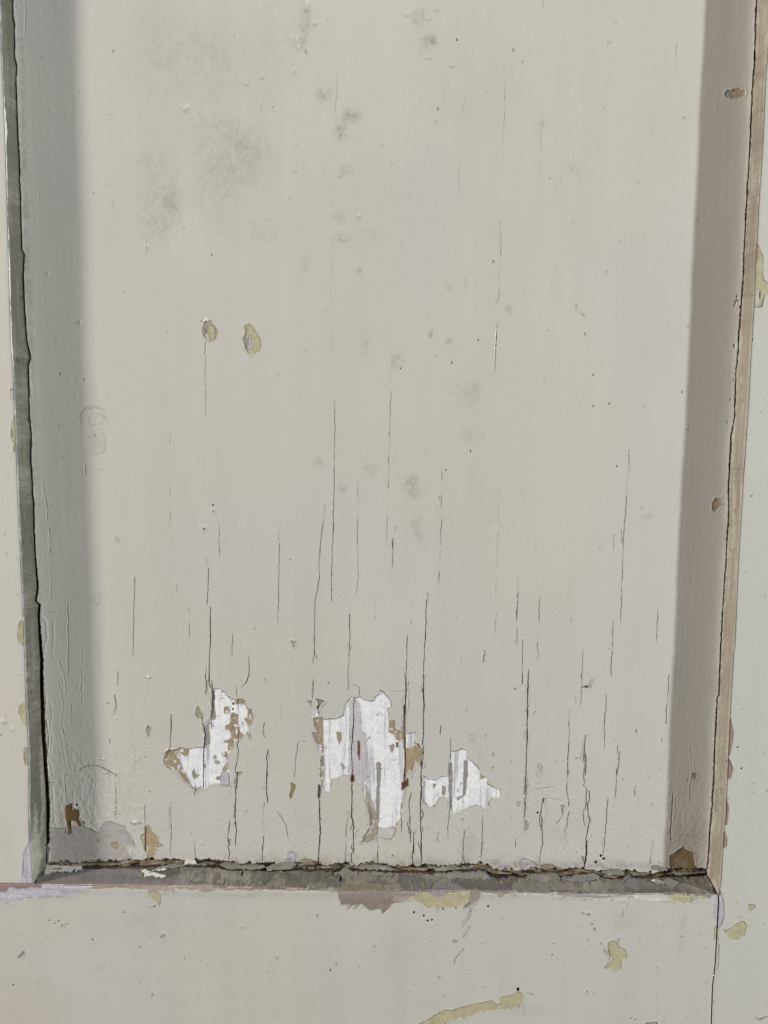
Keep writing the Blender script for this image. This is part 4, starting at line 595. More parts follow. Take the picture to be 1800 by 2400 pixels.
["panel","crack",{"c":"scratch","w":0.077,"d":0.12,"steady":1},[[-128.86,35.58],[-129.18,35.27],[-129.54,35.0],[-129.94,34.73],[-130.43,34.55],[-130.92,34.41],[-131.46,34.32],[-131.99,34.27],[-132.52,34.26],[-133.0,34.35],[-133.53,34.47],[-133.97,34.64],[-134.4,34.86],[-134.75,35.12],[-135.1,35.42]]],
["panel","crack",{"c":"scratch","w":0.077,"d":0.12,"steady":1},[[-128.25,35.19],[-128.44,34.83],[-128.75,34.48],[-129.07,34.12],[-129.52,33.85],[-130.01,33.63],[-130.51,33.4],[-131.08,33.31],[-131.66,33.22],[-132.24,33.21],[-132.81,33.29],[-133.38,33.37],[-133.91,33.54],[-134.34,33.8],[-134.78,34.06]]],
["panel","crack",{"c":"scratch","w":0.077,"d":0.12,"steady":1},[[-128.24,33.82],[-128.56,33.38],[-129.01,33.02],[-129.55,32.71],[-130.13,32.44],[-130.8,32.26],[-131.47,32.16],[-132.18,32.15],[-132.88,32.23],[-133.54,32.36],[-134.11,32.62],[-134.63,32.88],[-135.11,33.22],[-135.45,33.66],[-135.66,34.05]]],
["panel","crack",{"c":"scratch","w":0.077,"d":0.12,"steady":1},[[-128.32,32.41],[-128.68,32.06],[-129.13,31.79],[-129.67,31.52],[-130.25,31.34],[-130.83,31.2],[-131.45,31.1],[-132.12,31.1],[-132.73,31.13],[-133.35,31.26],[-133.88,31.43],[-134.4,31.69],[-134.88,31.95],[-135.23,32.25],[-135.53,32.65]]],
["panel","crack",{"c":"scratch","w":0.077,"d":0.12,"steady":1},[[-127.93,32.02],[-128.16,31.62],[-128.48,31.27],[-128.89,30.91],[-129.39,30.59],[-129.92,30.37],[-130.55,30.19],[-131.17,30.09],[-131.83,30.04],[-132.45,30.08],[-133.07,30.16],[-133.69,30.33],[-134.21,30.59],[-134.69,30.89],[-135.08,31.2]]],
["panel","crack",{"c":"scratch","w":0.077,"d":0.12,"steady":1},[[-128.19,30.65],[-128.42,30.3],[-128.78,29.98],[-129.14,29.71],[-129.59,29.45],[-130.04,29.26],[-130.57,29.13],[-131.11,29.03],[-131.64,28.98],[-132.17,28.98],[-132.7,29.06],[-133.23,29.19],[-133.71,29.36],[-134.15,29.58],[-134.54,29.84]]],
["panel","crack",{"c":"scratch","w":0.077,"d":0.12,"steady":1},[[-128.49,29.24],[-128.85,28.88],[-129.3,28.57],[-129.8,28.3],[-130.38,28.11],[-130.96,27.97],[-131.58,27.92],[-132.2,27.96],[-132.77,28.04],[-133.34,28.21],[-133.87,28.43],[-134.3,28.73],[-134.69,29.04],[-134.95,29.43],[-135.16,29.83]]],
["panel","crack",{"c":"scratch","w":0.077,"d":0.12,"steady":1},[[-128.15,28.84],[-128.38,28.44],[-128.7,28.0],[-129.11,27.64],[-129.56,27.37],[-130.14,27.1],[-130.72,26.96],[-131.34,26.87],[-131.96,26.86],[-132.58,26.94],[-133.15,27.11],[-133.68,27.33],[-134.11,27.63],[-134.5,27.98],[-134.8,28.42]]],
["panel","crack",{"c":"scratch","w":0.077,"d":0.12,"steady":1},[[-128.36,27.47],[-128.63,27.07],[-128.95,26.76],[-129.32,26.44],[-129.76,26.22],[-130.21,26.04],[-130.75,25.9],[-131.24,25.81],[-131.77,25.8],[-132.3,25.84],[-132.78,25.97],[-133.27,26.14],[-133.7,26.4],[-134.05,26.66],[-134.4,26.97]]],
["panel","crack",{"c":"scratch","w":0.088,"d":0.12,"steady":1},[[-128.86,32.05],[-128.31,31.22],[-128.02,30.3],[-127.91,29.33],[-128.07,28.36],[-128.49,27.43],[-129.09,26.58],[-129.91,25.91],[-130.8,25.46],[-131.83,25.18],[-132.9,25.13],[-133.91,25.34],[-134.83,25.77],[-135.61,26.42],[-136.25,27.17]]],
["panel","crack",{"c":"scratch","w":0.112,"d":0.2,"steady":1},[[-136.46,-40.76],[-137.62,-41.92],[-137.46,-44.21],[-135.9,-45.11],[-133.41,-44.86]]],
["panel","crack",{"c":"scratch","w":0.089,"d":0.15,"steady":1},[[-136.46,-40.53],[-134.62,-39.59],[-132.39,-40.49],[-131.76,-42.32],[-132.94,-44.16]]],
["panel","crack",{"c":"scratch","w":0.067,"d":0.12,"steady":1},[[-136.05,-42.36],[-134.9,-41.43],[-134.25,-42.57],[-135.18,-43.5],[-136.07,-43.05]]],
["panel","hole",{"r":0.555},[[75.56,-145.1]]],
["panel","hole",{"r":0.703},[[106.8,-166.54]]],
["panel","hole",{"r":0.703},[[108.29,-167.97]]],
["panel","hole",{"r":0.786},[[104.49,-169.84]]],
["panel","hole",{"r":0.324},[[62.93,-83.8]]],
["panel","hole",{"r":0.554},[[-146.75,-143.36]]],
["panel","hole",{"r":0.395},[[-79.17,2.26]]],
["panel","hole",{"r":0.373},[[29.61,207.47]]],
["panel","hole",{"r":0.327},[[158.1,99.25]]],
["panel","hole",{"r":0.327},[[158.02,97.52]]],
["panel","hole",{"r":0.327},[[158.71,97.12]]],
["panel","hole",{"r":0.327},[[157.42,96.42]]],
["panel","hole",{"r":0.327},[[157.25,95.13]]],
["panel","hole",{"r":0.327},[[159.55,94.43]]],
["panel","hole",{"r":0.329},[[157.9,77.6]]],
["panel","hole",{"r":0.329},[[158.12,76.91]]],
["panel","hole",{"r":0.253},[[158.54,61.95]]],
["panel","hole",{"r":0.253},[[157.65,53.06]]],
["panel","hole",{"r":0.254},[[156.73,42.87]]],
["panel","hole",{"r":0.287},[[-78.38,114.94]]],
["panel","hole",{"r":0.291},[[-148.41,61.51]]],
["panel","hole",{"r":0.291},[[-137.74,58.92]]],
["panel","hole",{"r":0.283},[[-25.58,-81.66]]],
["panel","hole",{"r":0.244},[[-37.07,-110.45]]],
["panel","hole",{"r":0.243},[[-75.85,-86.75]]],
["panel","hole",{"r":0.243},[[-75.88,-89.77]]],
["panel","hole",{"r":0.243},[[-79.65,-86.39]]],
["panel","hole",{"r":0.243},[[-72.36,-89.23]]],
["panel","hole",{"r":0.486},[[-70.68,-92.43]]],
["panel","hole",{"r":0.487},[[-70.9,-95.1]]],
["panel","hole",{"r":0.396},[[-83.39,-8.79]]],
["panel","hole",{"r":0.312},[[95.0,49.49]]],
["panel","hole",{"r":0.314},[[28.27,19.52]]],
["panel","hole",{"r":0.314},[[39.39,28.35]]],
["panel","hole",{"r":0.31},[[6.8,65.6]]],
["panel","hole",{"r":0.311},[[94.47,63.69]]],
["panel","hole",{"r":0.312},[[102.36,50.72]]],
["panel","hole",{"r":0.314},[[106.88,22.14]]],
["panel","hole",{"r":0.311},[[135.3,56.28]]],
["panel","hole",{"r":0.309},[[41.88,78.58]]],
["panel","hole",{"r":0.31},[[30.12,68.43]]],
["panel","smear",{"c":"grime","rx":8.099,"rz":12.149,"a":0.14},[[-101.17,199.61]]],
["panel","smear",{"c":"grime","rx":12.135,"rz":12.135,"a":0.14},[[-72.78,203.74]]],
["panel","smear",{"c":"grime","rx":9.257,"rz":22.629,"a":0.4},[[-103.22,144.91]]],
["panel","smear",{"c":"grime","rx":5.155,"rz":8.248,"a":0.59},[[-97.19,137.02]]],
["panel","smear",{"c":"grime","rx":16.397,"rz":15.372,"a":0.43},[[-71.21,158.09]]],
["panel","smear",{"c":"grime","rx":8.201,"rz":12.301,"a":0.4},[[-59.94,157.22]]],
["panel","smear",{"c":"grime","rx":14.409,"rz":10.292,"a":0.32},[[-75.47,143.21]]],
["panel","smear",{"c":"grime","rx":8.271,"rz":7.237,"a":0.29},[[-101.5,126.98]]],
["panel","smear",{"c":"grime","rx":16.552,"rz":8.276,"a":0.2},[[-65.33,125.34]]],
["panel","smear",{"c":"grime","rx":8.177,"rz":8.177,"a":0.18},[[-81.34,166.82]]],
["panel","smear",{"c":"grime","rx":8.14,"rz":6.105,"a":0.11},[[-54.69,182.7]]],
["panel","smear",{"c":"grime","rx":4.895,"rz":3.671,"a":0.91},[[-16.99,175.3]]],
["panel","smear",{"c":"grime","rx":4.069,"rz":3.255,"a":0.78},[[-28.23,183.94]]],
["panel","smear",{"c":"grime","rx":3.271,"rz":4.089,"a":0.91},[[-21.03,167.44]]],
["panel","smear",{"c":"grime","rx":3.286,"rz":3.081,"a":0.78},[[-18.91,151.72]]],
["panel","smear",{"c":"grime","rx":4.131,"rz":3.098,"a":0.45},[[-21.9,131.8]]],
["panel","smear",{"c":"grime","rx":4.142,"rz":3.106,"a":0.65},[[-20.83,122.79]]],
["panel","smear",{"c":"grime","rx":6.211,"rz":3.105,"a":0.22},[[-7.38,123.93]]],
["panel","smear",{"c":"grime","rx":3.436,"rz":3.032,"a":0.98},[[19.21,206.6]]],
["panel","smear",{"c":"grime","rx":3.628,"rz":4.435,"a":0.78},[[13.01,216.08]]],
["panel","smear",{"c":"grime","rx":2.021,"rz":6.064,"a":0.52},[[14.16,206.54]]],
["panel","smear",{"c":"grime","rx":2.419,"rz":9.071,"a":0.91},[[-36.38,215.58]]],
["panel","smear",{"c":"grime","rx":4.043,"rz":2.426,"a":0.78},[[-40.42,205.99]]],
["panel","smear",{"c":"grime","rx":2.944,"rz":4.626,"a":0.78},[[5.71,68.96]]],
["panel","smear",{"c":"grime","rx":4.273,"rz":5.128,"a":0.91},[[12.8,12.16]]],
["panel","smear",{"c":"grime","rx":3.198,"rz":3.198,"a":0.91},[[-6.49,19.43]]],
["panel","smear",{"c":"grime","rx":2.137,"rz":2.565,"a":0.78},[[-19.24,10.76]]],
["panel","smear",{"c":"grime","rx":2.556,"rz":2.556,"a":0.52},[[-29.95,22.39]]],
["panel","smear",{"c":"grime","rx":3.006,"rz":4.723,"a":0.65},[[15.19,-5.02]]],
["panel","smear",{"c":"grime","rx":3.011,"rz":3.011,"a":0.45},[[16.36,-11.5]]],
["panel","smear",{"c":"grime","rx":5.279,"rz":6.335,"a":0.45},[[39.67,54.73]]],
["panel","smear",{"c":"grime","rx":5.095,"rz":4.67,"a":0.45},[[40.08,35.83]]],
["panel","smear",{"c":"grime","rx":1.881,"rz":2.925,"a":0.52},[[55.58,92.13]]],
["panel","smear",{"c":"grime","rx":4.106,"rz":2.874,"a":0.45},[[82.71,153.74]]],
["panel","smear",{"c":"grime","rx":3.003,"rz":2.145,"a":0.52},[[122.39,-0.69]]],
["panel","smear",{"c":"grime","rx":2.518,"rz":6.294,"a":0.39},[[-9.08,77.08]]],
["panel","smear",{"c":"grime","rx":1.257,"rz":2.096,"a":0.78},[[20.23,81.5]]],
["panel","smear",{"c":"grime","rx":1.678,"rz":2.097,"a":0.78},[[28.67,78.5]]],
["panel","smear",{"c":"grime","rx":1.667,"rz":1.667,"a":0.65},[[28.23,102.05]]],
["panel","smear",{"c":"grime","rx":1.041,"rz":6.247,"a":0.39},[[35.48,104.16]]],
["panel","smear",{"c":"grime","rx":1.663,"rz":1.663,"a":0.65},[[-12.45,108.74]]],
["panel","smear",{"c":"grime","rx":4.084,"rz":4.084,"a":0.26},[[66.75,172.25]]],
["panel","smear",{"c":"grime","rx":1.662,"rz":4.155,"a":0.52},[[-36.36,111.54]]],
["panel","smear",{"c":"grime","rx":6.335,"rz":12.669,"a":0.11},[[33.33,54.67]]],
["panel","smear",{"c":"grime","rx":12.135,"rz":24.27,"a":0.09},[[-82.89,203.64]]],
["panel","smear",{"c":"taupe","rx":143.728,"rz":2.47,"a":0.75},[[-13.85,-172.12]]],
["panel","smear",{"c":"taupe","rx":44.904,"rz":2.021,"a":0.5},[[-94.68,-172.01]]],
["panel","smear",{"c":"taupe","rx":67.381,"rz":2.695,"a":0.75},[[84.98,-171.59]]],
["panel","smear",{"c":"grime","rx":143.612,"rz":3.59,"a":0.45},[[-13.87,-169.05]]],
["panel","smear",{"c":"grime","rx":11.202,"rz":13.443,"a":0.6},[[147.41,-161.51]]],
["panel","smear",{"c":"grime","rx":4.025,"rz":13.418,"a":0.35},[[153.77,-154.4]]],
["panel","smear",{"c":"grime","rx":13.443,"rz":11.202,"a":0.4},[[-150.57,-164.56]]],
["panel","smear",{"c":"grime","rx":7.837,"rz":6.717,"a":0.4},[[42.06,-160.24]]],
["panel","smear",{"c":"grime","rx":5.584,"rz":4.467,"a":0.2},[[-36.31,-151.66]]],
["panel","smear",{"c":"grime","rx":6.709,"rz":4.473,"a":0.3},[[84.45,-155.11]]],
["panel","smear",{"c":"grime","rx":4.464,"rz":8.928,"a":0.15},[[95.38,-147.98]]],
["panel","smear",{"c":"grime","rx":36.508,"rz":26.367,"a":0.22},[[-85.05,194.0]]],
["panel","smear",{"c":"grime","rx":12.108,"rz":16.144,"a":0.18},[[-102.97,211.08]]],
["panel","smear",{"c":"grime","rx":18.192,"rz":16.171,"a":0.14},[[-48.5,205.9]]],
["panel","smear",{"c":"grime","rx":12.294,"rz":36.882,"a":0.09},[[-15.88,159.64]]],
["panel","smear",{"c":"grime","rx":12.357,"rz":32.953,"a":0.09},[[-118.74,140.78]]],
["panel","smear",{"c":"grime","rx":24.715,"rz":41.191,"a":0.07},[[13.07,142.13]]],
["panel","smear",{"c":"grime","rx":28.395,"rz":24.338,"a":0.09},[[32.59,195.2]]],
["panel","smear",{"c":"grime","rx":1.636,"rz":81.82,"a":0.65},[[-160.73,164.05]]],
["panel","smear",{"c":"grime","rx":1.665,"rz":62.43,"a":0.65},[[-161.22,104.18]]],
["panel","smear",{"c":"grime","rx":2.13,"rz":63.909,"a":0.39},[[-160.96,21.05]]],
["panel","smear",{"c":"cream","rx":2.069,"rz":86.899,"a":0.8},[[159.16,127.64]]],
["panel","smear",{"c":"cream","rx":1.895,"rz":52.634,"a":0.8},[[158.4,66.37]]],
["panel","smear",{"c":"cream","rx":1.72,"rz":64.482,"a":0.6},[[158.83,-7.88]]],
["panel","smear",{"c":"cream","rx":1.756,"rz":54.883,"a":0.4},[[159.06,-85.3]]],
["panel","bump",{"r":1.29,"h":0.45},[[-118.56,-151.26]]],
["panel","bump",{"r":0.504,"h":0.4},[[7.35,217.17]]],
["panel","bump",{"r":0.504,"h":0.4},[[16.95,215.65]]],
["panel","bump",{"r":0.503,"h":0.4},[[20.71,219.68]]],
["panel","bump",{"r":0.506,"h":0.4},[[17.2,199.57]]],
["panel","bump",{"r":0.405,"h":0.4},[[27.39,196.4]]],
["panel","bump",{"r":0.391,"h":0.5},[[-81.39,86.35]]],
["panel","bump",{"r":0.713,"h":0.3},[[-90.36,178.44]]],
["panel","bump",{"r":1.427,"h":0.5},[[-89.15,177.68]]],
["panel","bump",{"r":0.61,"h":0.4},[[-62.28,187.95]]],
["panel","bump",{"r":0.609,"h":0.4},[[-55.66,190.73]]],
["panel","bump",{"r":0.51,"h":0.4},[[-122.21,175.2]]],
["panel","bump",{"r":0.706,"h":0.35},[[-32.34,213.24]]],
["panel","bump",{"r":0.616,"h":0.3},[[-21.15,149.71]]],
["panel","bump",{"r":1.033,"h":0.35},[[-12.61,132.39]]],
["panel","bump",{"r":0.621,"h":0.3},[[-19.48,122.3]]],
["panel","bump",{"r":0.837,"h":0.4},[[-81.33,86.32]]],
["panel","bump",{"r":0.411,"h":0.3},[[-40.98,151.69]]],
["panel","bump",{"r":0.409,"h":0.3},[[-40.46,162.83]]],
["panel","bump",{"r":1.289,"h":0.3},[[-83.38,-8.47]]],
["panel","bump",{"r":0.893,"h":0.4},[[-118.03,-151.33]]],
["panel","bump",{"r":0.443,"h":0.5},[[-133.19,-120.2]]],
["panel","bump",{"r":0.334,"h":0.4},[[-127.67,-143.85]]],
["panel","bump",{"r":0.335,"h":0.4},[[-127.2,-147.34]]],
["panel","bump",{"r":0.548,"h":0.4},[[-110.79,-79.61]]],
["panel","bump",{"r":0.44,"h":0.3},[[-126.62,-100.13]]],
["panel","bump",{"r":0.897,"h":0.4},[[-45.28,-168.79]]],
["panel","ridge",{"w":0.584,"h":0.13999999999999999},[[-35.87,223.19],[-35.37,217.49],[-34.86,210.82],[-37.18,207.46],[-39.2,202.93],[-40.41,205.03],[-40.61,208.85]]],
["panel","ridge",{"w":0.419,"h":0.1},[[-42.63,208.83],[-41.43,204.06],[-39.41,202.64]]],
["panel","ridge",{"w":0.273,"h":0.2},[[-158.88,-87.85],[-159.27,-92.38],[-159.66,-96.92]]],
["panel","ridge",{"w":0.292,"h":0.24},[[-159.68,-97.42],[-158.98,-102.97],[-158.5,-109.05],[-158.79,-115.15],[-159.7,-120.26],[-159.41,-126.4],[-160.07,-131.54]]],
["panel","ridge",{"w":0.237,"h":0.18000000000000002},[[-158.19,-89.35],[-157.14,-94.37],[-156.8,-98.91],[-157.73,-104.98],[-157.19,-111.07],[-157.84,-116.16],[-158.96,-120.26],[-157.63,-124.84],[-156.76,-131.5]]],
["panel","ridge",{"w":0.24,"h":0.2},[[-157.88,-132.54],[-157.34,-138.72],[-157.52,-149.06],[-156.35,-154.24]]],
["panel","ridge",{"w":0.451,"h":0.18000000000000002},[[-160.24,-49.97],[-158.1,-53.64],[-157.89,-61.04],[-159.47,-67.56],[-160.02,-70.36]]],
["panel","ridge",{"w":0.36,"h":0.12},[[-154.62,-50.83],[-154.77,-62.87],[-155.91,-69.85]]],
["panel","ridge",{"w":0.262,"h":0.16000000000000003},[[-161.69,63.56],[-161.64,58.79],[-161.09,49.22]]],
["panel","ridge",{"w":0.185,"h":0.1},[[-55.83,-147.78],[-56.45,-159.49]]],
["panel","ridge",{"w":0.181,"h":0.12},[[-110.7,-75.12],[-110.84,-81.86],[-112.05,-87.51]]],
["panel","ridge",{"w":0.181,"h":0.1},[[-117.05,-65.11],[-117.74,-71.83]]],
["panel","ridge",{"w":0.231,"h":0.12},[[-56.52,-140.63],[-56.3,-145.28],[-56.83,-151.51]]],
["panel","ridge",{"w":0.369,"h":0.08000000000000002},[[-50.58,-140.57],[-48.87,-147.8],[-50.13,-151.96]]],
["panel","ridge",{"w":0.277,"h":0.08000000000000002},[[-41.67,-140.48],[-41.93,-148.76]]],
["rail","loss",{"c":"lilac","l":0.3,"w":0.12,"streakh":1},[[-183.01,-187.09],[-180.08,-187.06],[-175.7,-187.28],[-172.27,-186.73],[-168.79,-184.63],[-163.9,-184.06],[-158.55,-184.52],[-152.69,-183.95],[-146.83,-183.37],[-141.92,-181.78],[-139.92,-180.22],[-136.49,-179.15],[-135.96,-177.61],[-135.86,-173.76],[-182.5,-174.24]]],
["rail","loss",{"c":"redbrown","l":0.4,"w":0.4,"streakh":1,"a":0.8},[[-182.5,-174.24],[-160.15,-174.01],[-160.34,-179.55],[-165.19,-179.19],[-169.11,-180.05],[-175.4,-179.29],[-177.19,-181.63],[-179.9,-182.43],[-182.82,-182.46]]],
["rail","loss",{"c":"yellow","l":0.2,"w":0.1},[[-109.78,-181.19],[-108.04,-179.63],[-104.19,-181.65],[-104.03,-186.29],[-104.79,-187.58],[-105.48,-185.53],[-108.84,-183.24]]],
["rail","loss",{"c":"pinkgrey","l":0.25,"w":0.35},[[-135.88,-174.59],[-135.98,-178.21],[-131.34,-178.38],[-129.35,-179.21],[-128.32,-178.34],[-113.19,-178.19],[-110.18,-179.22],[-108.81,-181.13],[-105.18,-181.31],[-103.53,-179.8],[-97.49,-180.59],[-97.86,-178.67],[-86.97,-178.77],[-85.38,-180.25],[-81.95,-180.85],[-77.9,-179.53],[-74.87,-179.72],[-68.82,-179.44],[-67.8,-178.79],[-58.72,-179.12],[-56.31,-180.17],[-54.28,-179.08],[-38.54,-178.7],[-29.46,-178.82],[-24.41,-179.63],[-18.35,-180.2],[-18.38,-173.39]]],
["rail","loss",{"c":"taupe","l":0.3,"w":0.3,"streakh":1},[[-22.38,-175.65],[-19.95,-175.62],[-19.93,-180.12],[-19.61,-182.69],[-18.07,-186.54],[-13.8,-186.17],[-8.32,-185.79],[-5.25,-188.99],[0.24,-188.29],[1.48,-190.86],[5.7,-185.65],[8.13,-184.98],[13.59,-183.64],[15.39,-181.68],[15.31,-175.26]]],
["rail","loss",{"c":"pinkgrey","l":0.25,"w":0.2},[[6.25,-181.13],[14.18,-181.7],[13.59,-183.64],[8.13,-184.98],[5.68,-184.36]]],
["rail","loss",{"c":"yellow","l":0.2,"w":0.15},[[13.59,-183.31],[14.18,-181.7],[17.82,-180.69],[21.45,-179.37],[26.29,-177.72],[43.32,-177.54],[43.35,-179.15],[42.22,-183.34],[39.84,-185.95],[35.6,-187.28],[30.12,-187.66],[27.08,-188.66],[25.82,-186.09],[23.4,-187.41],[20.95,-186.79],[19.71,-184.86],[16.64,-183.6]]],
["rail","loss",{"c":"purplegrey","l":0.3,"w":0.3},[[8.04,-177.26],[40.87,-176.92],[40.91,-178.85],[32.41,-179.71],[30.01,-181.54],[26.36,-181.7],[24.51,-180.63],[21.45,-179.56],[15.38,-180.72],[10.5,-179.93]]],
["rail","loss",{"c":"taupe","l":0.2,"w":0.15,"a":0.85},[[42.09,-176.91],[48.17,-176.85],[47.63,-179.75],[46.61,-183.3],[41.7,-187.22],[39.26,-187.24],[41.64,-184.64],[42.79,-181.4]]],
["rail","loss",{"c":"ochregrey","l":0.2,"w":0.15},[[48.2,-178.13],[54.28,-178.07],[55.22,-179.03],[55.58,-181.27],[57.12,-182.03],[58.62,-181.24],[58.89,-179.63],[60.41,-179.62],[61.05,-180.9],[64.09,-180.86],[65.87,-179.24],[66.45,-177.95]]],
["rail","loss",{"c":"palegrey","l":0.25,"w":0.35,"streakh":1},[[60.6,-179.94],[66.09,-180.2],[81.33,-180.69],[83.18,-181.64],[88.67,-181.58],[96.62,-182.46],[105.18,-183.34],[116.12,-182.59],[119.09,-180.75],[123.42,-182.19],[129.52,-182.45],[138.06,-182.49],[138.39,-176.57],[60.54,-177.36]]],
["rail","loss",{"c":"taupe","l":0.3,"w":0.3,"a":0.7},[[82.52,-180.03],[87.97,-179.01],[96.54,-180.21],[105.08,-180.77],[117.22,-179.68],[119.06,-180.11],[105.12,-181.73],[96.59,-181.63],[88.64,-180.94]]],
["rail","loss",{"c":"yellowgrey","l":0.25,"w":0.25},[[136.8,-181.73],[141.16,-183.62],[146.65,-183.69],[150.23,-182.24],[153.81,-180.59],[157.44,-180.23],[157.24,-176.38],[136.56,-176.59]]],
["rail","loss",{"c":"bluegrey","l":0.2,"w":0.1},[[147.4,-180.33],[150.15,-180.63],[149.66,-182.89],[147.83,-182.91]]],
["rail","loss",{"c":"lilac","l":0.25,"w":0.15},[[156.41,-180.38],[159.96,-178.41],[160.96,-192.93],[158.85,-191.98],[157.99,-188.59],[159.0,-186.16],[158.37,-182.78]]],
["rail","loss",{"c":"yellowgrey","l":0.2,"w":0.08},[[159.06,-195.87],[160.41,-195.37],[160.51,-201.71],[159.26,-201.48]]],
["rail","loss",{"c":"yellow","l":0.22,"w":0.1},[[108.82,-204.17],[110.62,-203.17],[112.47,-203.48],[114.11,-206.07],[116.92,-207.35],[118.1,-209.29],[118.01,-211.59],[115.33,-213.58],[115.77,-216.85],[114.27,-217.85],[108.73,-217.58],[107.47,-216.94],[110.43,-213.96],[111.58,-211.98],[109.05,-210.04],[108.8,-206.78]]],
["rail","loss",{"c":"yellowgrey","l":0.2,"w":0.1,"a":0.6},[[109.25,-207.43],[111.7,-211.98],[109.31,-213.64]]],
["rail","loss",{"c":"yellowgrey","l":0.1,"w":0.1,"a":0.6},[[113.34,-202.17],[114.55,-201.83],[114.39,-205.41],[113.77,-205.42]]],
["rail","loss",{"c":"yellow","l":0.22,"w":0.12},[[18.13,-247.29],[23.06,-244.91],[26.11,-242.55],[31.63,-239.3],[34.72,-239.47],[39.02,-238.1],[47.63,-235.69],[54.39,-234.29],[56.6,-236.26],[58.76,-236.24],[58.39,-233.59],[59.28,-232.26],[63.57,-231.22],[67.54,-229.53],[68.79,-230.18],[68.63,-235.47],[67.16,-238.14],[62.53,-238.52],[55.75,-239.25],[48.97,-240.32],[41.6,-243.05],[32.36,-245.81],[31.81,-249.82],[17.55,-249.97]]],
["rail","loss",{"c":"ochregrey","l":0.2,"w":0.1},[[128.63,-245.03],[133.72,-244.48],[134.74,-246.47],[127.77,-246.54]]],
["rail","loss",{"c":"ochregrey","l":0.2,"w":0.1},[[128.53,-245.14],[134.07,-244.48],[134.24,-248.08],[128.66,-248.14]]],
["rail","loss",{"c":"greystreak","l":0.25,"w":0.08,"a":0.8},[[-169.99,-211.37],[-168.87,-211.62],[-169.33,-213.46],[-170.61,-214.78],[-172.82,-214.96],[-171.78,-213.22]]],
["rail","loss",{"c":"greystreak","l":0.2,"w":0.12,"a":0.6},[[-104.09,-202.87],[-102.11,-201.81],[-102.15,-203.89],[-103.15,-205.05],[-104.36,-204.18]]],
["rail","loss",{"c":"greystreak","l":0.15,"w":0.08,"a":0.7},[[34.96,-203.49],[36.98,-203.47],[37.02,-205.23],[35.3,-205.05]]],
["rail","loss",{"c":"purplegrey","l":0.15,"w":0.05},[[95.71,-188.72],[96.62,-188.71],[96.35,-189.55]]],
["rail","loss",{"c":"purplegrey","l":0.15,"w":0.05},[[98.35,-189.34],[99.58,-189.65],[99.44,-190.62],[98.51,-190.31]]],
["rail","loss",{"c":"purplegrey","l":0.15,"w":0.05},[[100.18,-194.18],[101.1,-194.36],[101.62,-195.27],[100.52,-195.28]]],
["rail","loss",{"c":"purplegrey","l":0.15,"w":0.05},[[101.55,-196.43],[102.54,-196.94],[102.58,-197.85],[101.83,-197.6]]],
["rail","loss",{"c":"purplegrey","l":0.15,"w":0.05},[[105.14,-204.2],[106.07,-204.52],[106.3,-205.5],[105.49,-205.37]]],
["rail","loss",{"c":"purplegrey","l":0.15,"w":0.05},[[106.49,-207.32],[107.23,-207.45],[108.3,-209.72],[107.49,-209.4]]],
["rail","hole",{"r":0.859},[[66.65,-228.68]]],
["rail","hole",{"r":0.506},[[51.29,-186.72]]],
["rail","hole",{"r":0.507},[[22.75,-194.13]]],
["rail","hole",{"r":0.507},[[24.7,-193.72]]],
["rail","hole",{"r":0.506},[[16.12,-189.94]]],
["rail","hole",{"r":0.506},[[20.84,-191.63]]],
["rail","hole",{"r":0.364},[[29.91,-188.1]]],
["rail","hole",{"r":0.364},[[36.06,-187.59]]],
["rail","hole",{"r":0.324},[[-106.99,-188.38]]],
["rail","hole",{"r":0.327},[[-23.44,-219.66]]],
["rail","hole",{"r":0.327},[[-175.3,-228.76]]],
["rail","hole",{"r":0.263},[[-156.97,-195.72]]],
["rail","hole",{"r":0.264},[[-154.33,-197.15]]],
["rail","hole",{"r":0.264},[[-151.19,-198.31]]],
["rail","hole",{"r":0.264},[[-148.58,-197.61]]],
["rail","hole",{"r":0.264},[[-152.58,-195.99]]],
["rail","hole",{"r":0.263},[[-121.45,-191.37]]],
["rail","hole",{"r":0.264},[[-114.25,-208.81]]],
["rail","hole",{"r":0.264},[[-136.71,-205.18]]],
["rail","hole",{"r":0.265},[[82.37,-210.84]]],
["rail","hole",{"r":0.264},[[82.98,-205.08]]],
["rail","hole",{"r":0.267},[[121.48,-242.9]]],
["rail","hole",{"r":0.267},[[123.49,-243.55]]],
["rail","crack",{"c":"scratch","w":0.205,"d":0.3},[[40.26,-207.8],[38.16,-210.44],[36.67,-212.42],[35.79,-214.72],[35.64,-216.69]]],
["rail","crack",{"c":"scratch","w":0.182,"d":0.3},[[57.77,-192.02],[58.91,-193.76]]],
["rail","crack",{"c":"scratch","w":0.172,"d":0.3},[[70.34,-230.29],[72.82,-230.66],[74.39,-231.57]]],
["rail","crack",{"c":"scratch","w":0.159,"d":0.3},[[117.69,-184.49],[117.01,-187.21]]],
["rail","crack",{"c":"scratch","w":0.159,"d":0.3},[[115.5,-187.55],[115.06,-191.76]]],
["rail","crack",{"c":"scratch","w":0.137,"d":0.3},[[23.96,-204.71],[26.1,-204.69]]],
["rail","crack",{"c":"scratch","w":0.092,"d":0.3},[[69.45,-231.49],[70.09,-243.43]]],
["rail","crack",{"c":"scratch","w":0.091,"d":0.3},[[-109.93,-188.93],[-107.0,-188.64]]],
["rail","crack",{"c":"scratch","w":0.091,"d":0.3},[[-104.57,-188.87],[-103.79,-186.28],[-103.88,-183.71]]],
["rail","crack",{"c":"scratch","w":0.138,"d":0.3},[[118.52,-231.32],[118.88,-232.64]]],
["rail","crack",{"c":"scratch","w":0.092,"d":0.3},[[147.05,-241.34],[148.51,-242.83]]],
